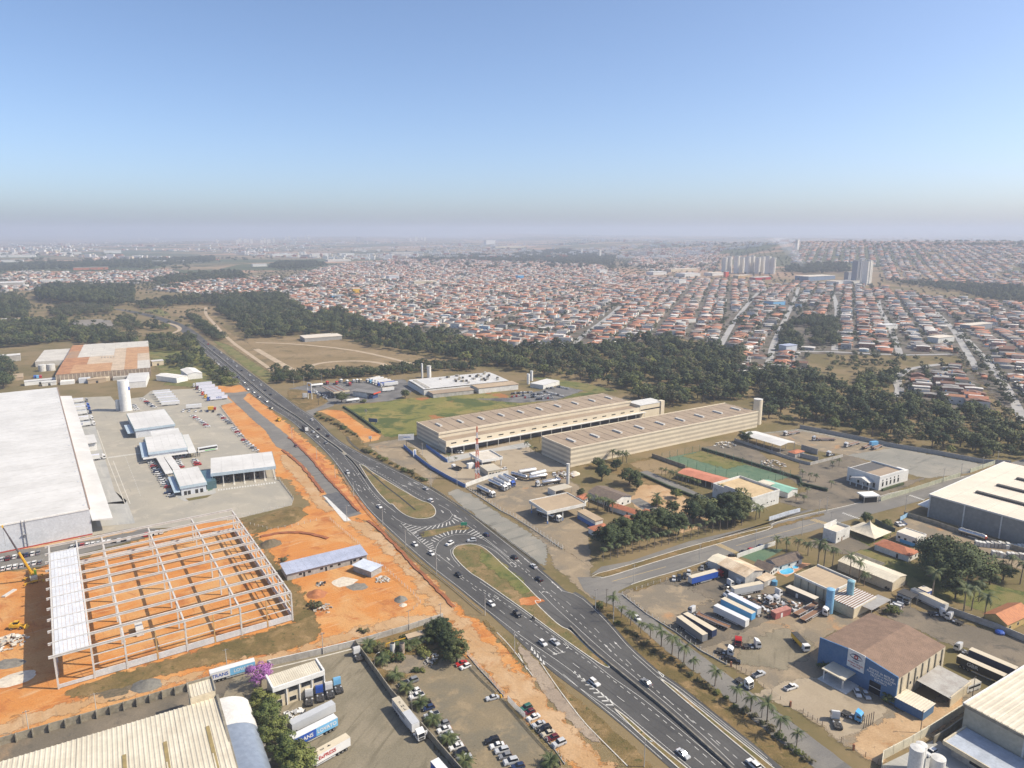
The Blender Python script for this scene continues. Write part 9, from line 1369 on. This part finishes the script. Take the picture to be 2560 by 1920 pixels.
for i,(t,x,y,L_,W_,h_,m,rmm,lab)in enumerate(((TK,1140,400,60,40,10,WHITEP,WHITEM,'white hall at the upper edge of the big town, left one'),(TK,1340,375,130,30,10,CREAMW,PALER,'long cream hall behind the white halls'),(TK,1390,415,70,45,11,WHITEP,WHITEM,'white hall at the upper edge of the big town, right one'),(TK,1600,405,60,40,9,WHITEP,PALER,'pale hall left of the tower row foot'),(TK,1690,420,14,10,18,PAINT['orange red'],CONCL,'red and white shop front tower below the towers'),(TK,1820,425,60,22,8,mat('far_ochre',(.55,.36,.16),s=.1),PALER,'ochre store below the tower row'),(TK,1960,440,70,22,8,PAINT['red'],CONCL,'red-fronted store below the tower row'),(TL,560,440,120,50,12,mat('dull_blue',(.16,.22,.32),s=.1),PALER,'blue-fronted supermarket hall with pale roof'),(TL,780,475,90,40,9,WHITEP,PALER,'white low hall beside the grey towers'),(TL,240,640,34,24,8,PAINT['light blue'],CONCW,'pale blue school block in the right town'),(TL,345,1000,20,12,7,GREYMET,BLUEROOF,'grey-blue hall at the park corner'),(TL,1830,830,60,16,8,TWG,PALER,'long dark store in the right town'),(TL,1550,930,38,16,7,WHITEP,PALER,'white store in the right town'),(TL,1130,830,0.1+30,14,7,WHITEP,WHITEM,'white house block beside the tree-lined street'),(TJ,1080,440,34,30,12,GREYMET,WHITEM,'white dome-roofed hall in the big town'),(TJ,1330,475,70,20,9,CREAMW,PALER,'long cream school in the big town'),(TJ,790,545,18,14,11,PAINT['yellow'],PALER,'yellow building in the big town'),(TJ,640,590,26,16,8,PAINT['light blue'],CONCW,'pale blue building in the big town, lower left'),(TJ,960,330,20,14,14,WHITEP,CONCL,'white twin building at the back of the big town'),(TK,710,395,34,20,14,WHITEP,CONCL,'white block in the back of the big town'),(TK,1330,480,26,18,14,WHITEP,CONCL,'pale blue and white block in the big town'),(TK,60,435,22,16,12,PAINT['sky blue'],CONCL,'bright blue building in the middle of the big town'),(TK,1350,780,46,12,7,WHITEP,TILE,'white two-storey school near the wood'),(TK,2080,640,34,22,9,BLUEW,CONCW,'blue-roofed building beside the long street'),(TF,500,395,52,30,5,BLOCKW,PALER,'low unfinished building with open roof on the dry field'),
  (TI,100,262,230,60,12,WHITEP,WHITEM,'long white warehouse far left on the plain'),(TI,40,240,130,50,12,WHITEP,WHITEM,'second white warehouse far left'),(TI,560,240,120,40,14,WHITEP,WHITEM,'white factory on the far left plain'),(TI,890,230,110,50,18,WHITEP,WHITEM,'tall white factory on the far plain'),(TI,100,300,90,40,9,WHITEP,WHITEM,'white hall row at the left edge'),(TI,40,490,90,60,10,CONCW,CONCL,'grey arched hall in the left settlement'),(TI,400,465,50,30,10,WHITEP,PALER,'white block in the left settlement'),(TI,720,360,120,40,9,mat('far_brick',(.45,.16,.09),s=.1),CONCD,'red brick works in the left settlement'),(TI,1260,310,60,30,12,WHITEP,WHITEM,'white hall among dark trees'),(TI,1500,302,120,40,9,WHITEP,WHITEM,'long pale hall beyond the left settlement'),(TI,2050,335,60,30,10,WHITEP,WHITEM,'white hall above the second settlement'),(TJ,220,255,150,50,15,WHITEP,WHITEM,'white factory row beyond the big town, left'),(TJ,500,252,110,50,16,WHITEP,WHITEM,'white factory row beyond the big town, second'),(TJ,710,248,100,50,14,WHITEP,WHITEM,'white factory row beyond the big town, third'),(TJ,650,295,120,50,9,CONCL,PALER,'pale hall in front of the white factory row'),(TJ,1150,240,160,50,14,CONCW,CONCL,'grey hall beyond the big town'),(TJ,1845,160,110,60,42,WHITEP,WHITEM,'big white block far on the plain'),(TJ,2000,188,300,60,14,CREAMW,PALER,'long cream store far on the plain'),(TJ,810,140,40,30,60,TWG,CONCW,'dark lone tower far on the plain'),(TK,550,245,9,9,40,TWR,CONCL,'slim pale chimney tower behind the town'),(TK,693,262,12,12,42,TWR,CONCL,'white water tower behind the town'),(TL,1060,150,16,16,24,TWR,CONCL,'white tower on the hillside ridge'),(TL,418,200,12,12,42,TWR,CONCL,'slim white tower behind the smoke'))):block('town_building',lab,t.o[0]+x*t.o[2],t.o[1]+y*t.o[2],L_,W_,h_,m,rmm,.5)
for i in range(36):
 t,x0,x1,y0=random.choice(((TJ,780,1080,215),(TI,1100,1260,130),(TJ,1160,1370,130),(TI,1700,2200,150),(TJ,0,700,120)));x=random.uniform(x0,x1);y=y0+random.uniform(-6,8);far_=y0<160;block('distant_block','pale distant apartment block on the hazy plain',t.o[0]+x*t.o[2],t.o[1]+y*t.o[2],26,20,random.uniform(35,60)if far_ else 16,TWR,CONCL,.3,'apartment block',False,'distant apartment blocks')
# distant specks of city
m_=MB();g=random.Random(5)
for i in range(5200):
 px=g.uniform(-60,2620);py=603+45*g.random()**.8;p=G(px,py)
 if math.sin(p.x/420+1.7*math.sin(p.y/700))*math.sin(p.y/520+px/300)<-.05 or(px>2000 and py>615):continue
 z=float(hgt(p.x,p.y));s=g.uniform(5,13);k=g.uniform(.8,2.2);h_=g.choice((4,5,6,8,8,18));m_.box(p.x-s*k,p.x+s*k,p.y-s,p.y+s,z-4,z+h_,g.choice((0,0,0,1,2,3)))
tag(struct('distant_city',m_,[WHITEP,CREAMW,HM_[6],CONCW],kind='stuff'),'pale specks of the distant city on the plain',None)
g=np.random.default_rng(3)
for i in range(2600):
 px=g.uniform(-60,2620);py=600+75*g.random();p=G(px,py);v=math.sin(p.x/310+2*math.sin(p.y/450))+math.sin(p.y/380+p.x/900)
 if v>.55 and p.y>2600:ALLT.append((p.x,p.y,g.uniform(1.2,2.4),'broad','x','x'))
# ridge trees on the right skyline
for i in range(260):px=2150+420*g.random();p=GT(px,612+g.uniform(-5,4));ALLT.append((p.x,p.y,g.uniform(1.4,2.6),'broad','x','x'))
# ---- trees: the largest in view as things, the rest as one mass
ALLT.sort(key=lambda t:-t[2]/t[1]if t[4]!='x' else 0);own,rest=ALLT[:290],ALLT[290:]
KW={'broad':'broad dark','tall':'tall dark','round':'small round','loose':'thin brownish','pale':'pale green','bushy':'bushy green'}
def sector(x):return next(n for lim,n in((-60,'behind the petrol station'),(60,'behind the white factory'),(130,'behind the two-level warehouse'),(230,'behind the long striped warehouse'),(330,'behind the gravel yard'),(1e9,'towards the right edge'))if x<lim)
for x,y,s,k,lab,grp in own:TREES[k].put('tree',f'{KW[k]} tree {lab} {sector(x)}' if lab.startswith('in the long')else lab,'tree',(x,y,float(hgt(x,y))),random.uniform(0,6.28),grp,scale=s)
KN=list(TREES)
def woodland():
 me=bpy.data.meshes.new('woodland');P=np.array([(t[0],t[1],0)for t in rest],float);P[:,2]=hgt(P[:,0],P[:,1])-.3;me.vertices.add(len(P));me.vertices.foreach_set('co',P.astype(np.float32).ravel())
 for nm,ty,vals in(('kind_index','INT',[KN.index(t[3])for t in rest]),('size','FLOAT',[t[2]for t in rest]),('turn','FLOAT',[random.uniform(0,6.28)for _ in rest])):a=me.attributes.new(nm,ty,'POINT');a.data.foreach_set('value',vals)
 ng=bpy.data.node_groups.new('woodland','GeometryNodeTree');ng.interface.new_socket('Geometry',in_out='INPUT',socket_type='NodeSocketGeometry');ng.interface.new_socket('Geometry',in_out='OUTPUT',socket_type='NodeSocketGeometry');N=ng.nodes;K=ng.links
 gi,go=N.new('NodeGroupInput'),N.new('NodeGroupOutput');jn=N.new('GeometryNodeJoinGeometry')
 for k in reversed(KN):
  src=TREES[k].p;big=[me_ for nm,me_,*_ in src if nm=='crown'][0];ob=bpy.data.objects.new('tree_source',big);oi=N.new('GeometryNodeObjectInfo');oi.inputs['Object'].default_value=ob;oi.inputs['As Instance'].default_value=True;K.new(oi.outputs['Geometry'],jn.inputs[0])
 ip=N.new('GeometryNodeInstanceOnPoints');K.new(gi.outputs[0],ip.inputs['Points']);K.new(jn.outputs[0],ip.inputs['Instance']);ip.inputs['Pick Instance'].default_value=True
 def at(nm,ty):a=N.new('GeometryNodeInputNamedAttribute');a.data_type=ty;a.inputs['Name'].default_value=nm;return a.outputs['Attribute']
 K.new(at('kind_index','INT'),ip.inputs['Instance Index']);K.new(at('size','FLOAT'),ip.inputs['Scale']);cx_=N.new('ShaderNodeCombineXYZ');K.new(at('turn','FLOAT'),cx_.inputs[2]);K.new(cx_.outputs[0],ip.inputs['Rotation']);K.new(ip.outputs[0],go.inputs[0])
 o=tag(struct('woodland',me,None,kind='stuff'),'dense mass of dark trees filling woods and far groves',None);md=o.modifiers.new('woodland','NODES');md.node_group=ng
woodland()
# ---- smoke plume
p=GT(1860+475*.31646,560+368*.31646);v=[];n=14;rg=12
for j in range(rg):
 k=j/(rg-1);c=Vector((p.x-95*k**1.3,p.y,p.z+112*k));r_=5+34*k
 for i in range(n):a=2*math.pi*i/n;rr=r_*(1+.25*math.sin(3*a+j)+random.uniform(-.12,.12));v.append((c.x+rr*math.cos(a),c.y+rr*math.sin(a)*.7,c.z+5*math.sin(2*a+j)))
mb=MB().add(v,[(j*n+i,j*n+(i+1)%n,(j+1)*n+(i+1)%n,(j+1)*n+i)for j in range(rg-1)for i in range(n)]+[tuple(range(n))[::-1],tuple(range((rg-1)*n,rg*n))])
sm=bpy.data.materials.new('smoke_volume');sm.use_nodes=True;nd=sm.node_tree.nodes;nd.clear();vo=nd.new('ShaderNodeVolumePrincipled');vo.inputs['Color'].default_value=(.85,.88,.95,1);vo.inputs['Density'].default_value=.013;sm.node_tree.links.new(vo.outputs[0],nd.new('ShaderNodeOutputMaterial').inputs['Volume'])
tag(struct('smoke',mb,sm,kind='stuff'),'thin pale smoke plume rising beside the tower blocks',None)
print('COUNTS houses',len(HS),'trees',len(ALLT))
# haze last: even air round the whole place
def haze_box():
 b=MB().box(-26500,26500,-500,26300,-45,260)
 m=bpy.data.materials.new('haze_air');m.use_nodes=True;nd=m.node_tree.nodes;nd.clear()
 out=nd.new('ShaderNodeOutputMaterial');v=nd.new('ShaderNodeVolumePrincipled')
 v.inputs['Color'].default_value=(.61,.68,.82,1);v.inputs['Density'].default_value=HAZE;v.inputs['Anisotropy'].default_value=.1
 m.node_tree.links.new(v.outputs[0],out.inputs['Volume'])
 struct('haze',b,m,kind='stuff')
HAZE=.000145
haze_box()
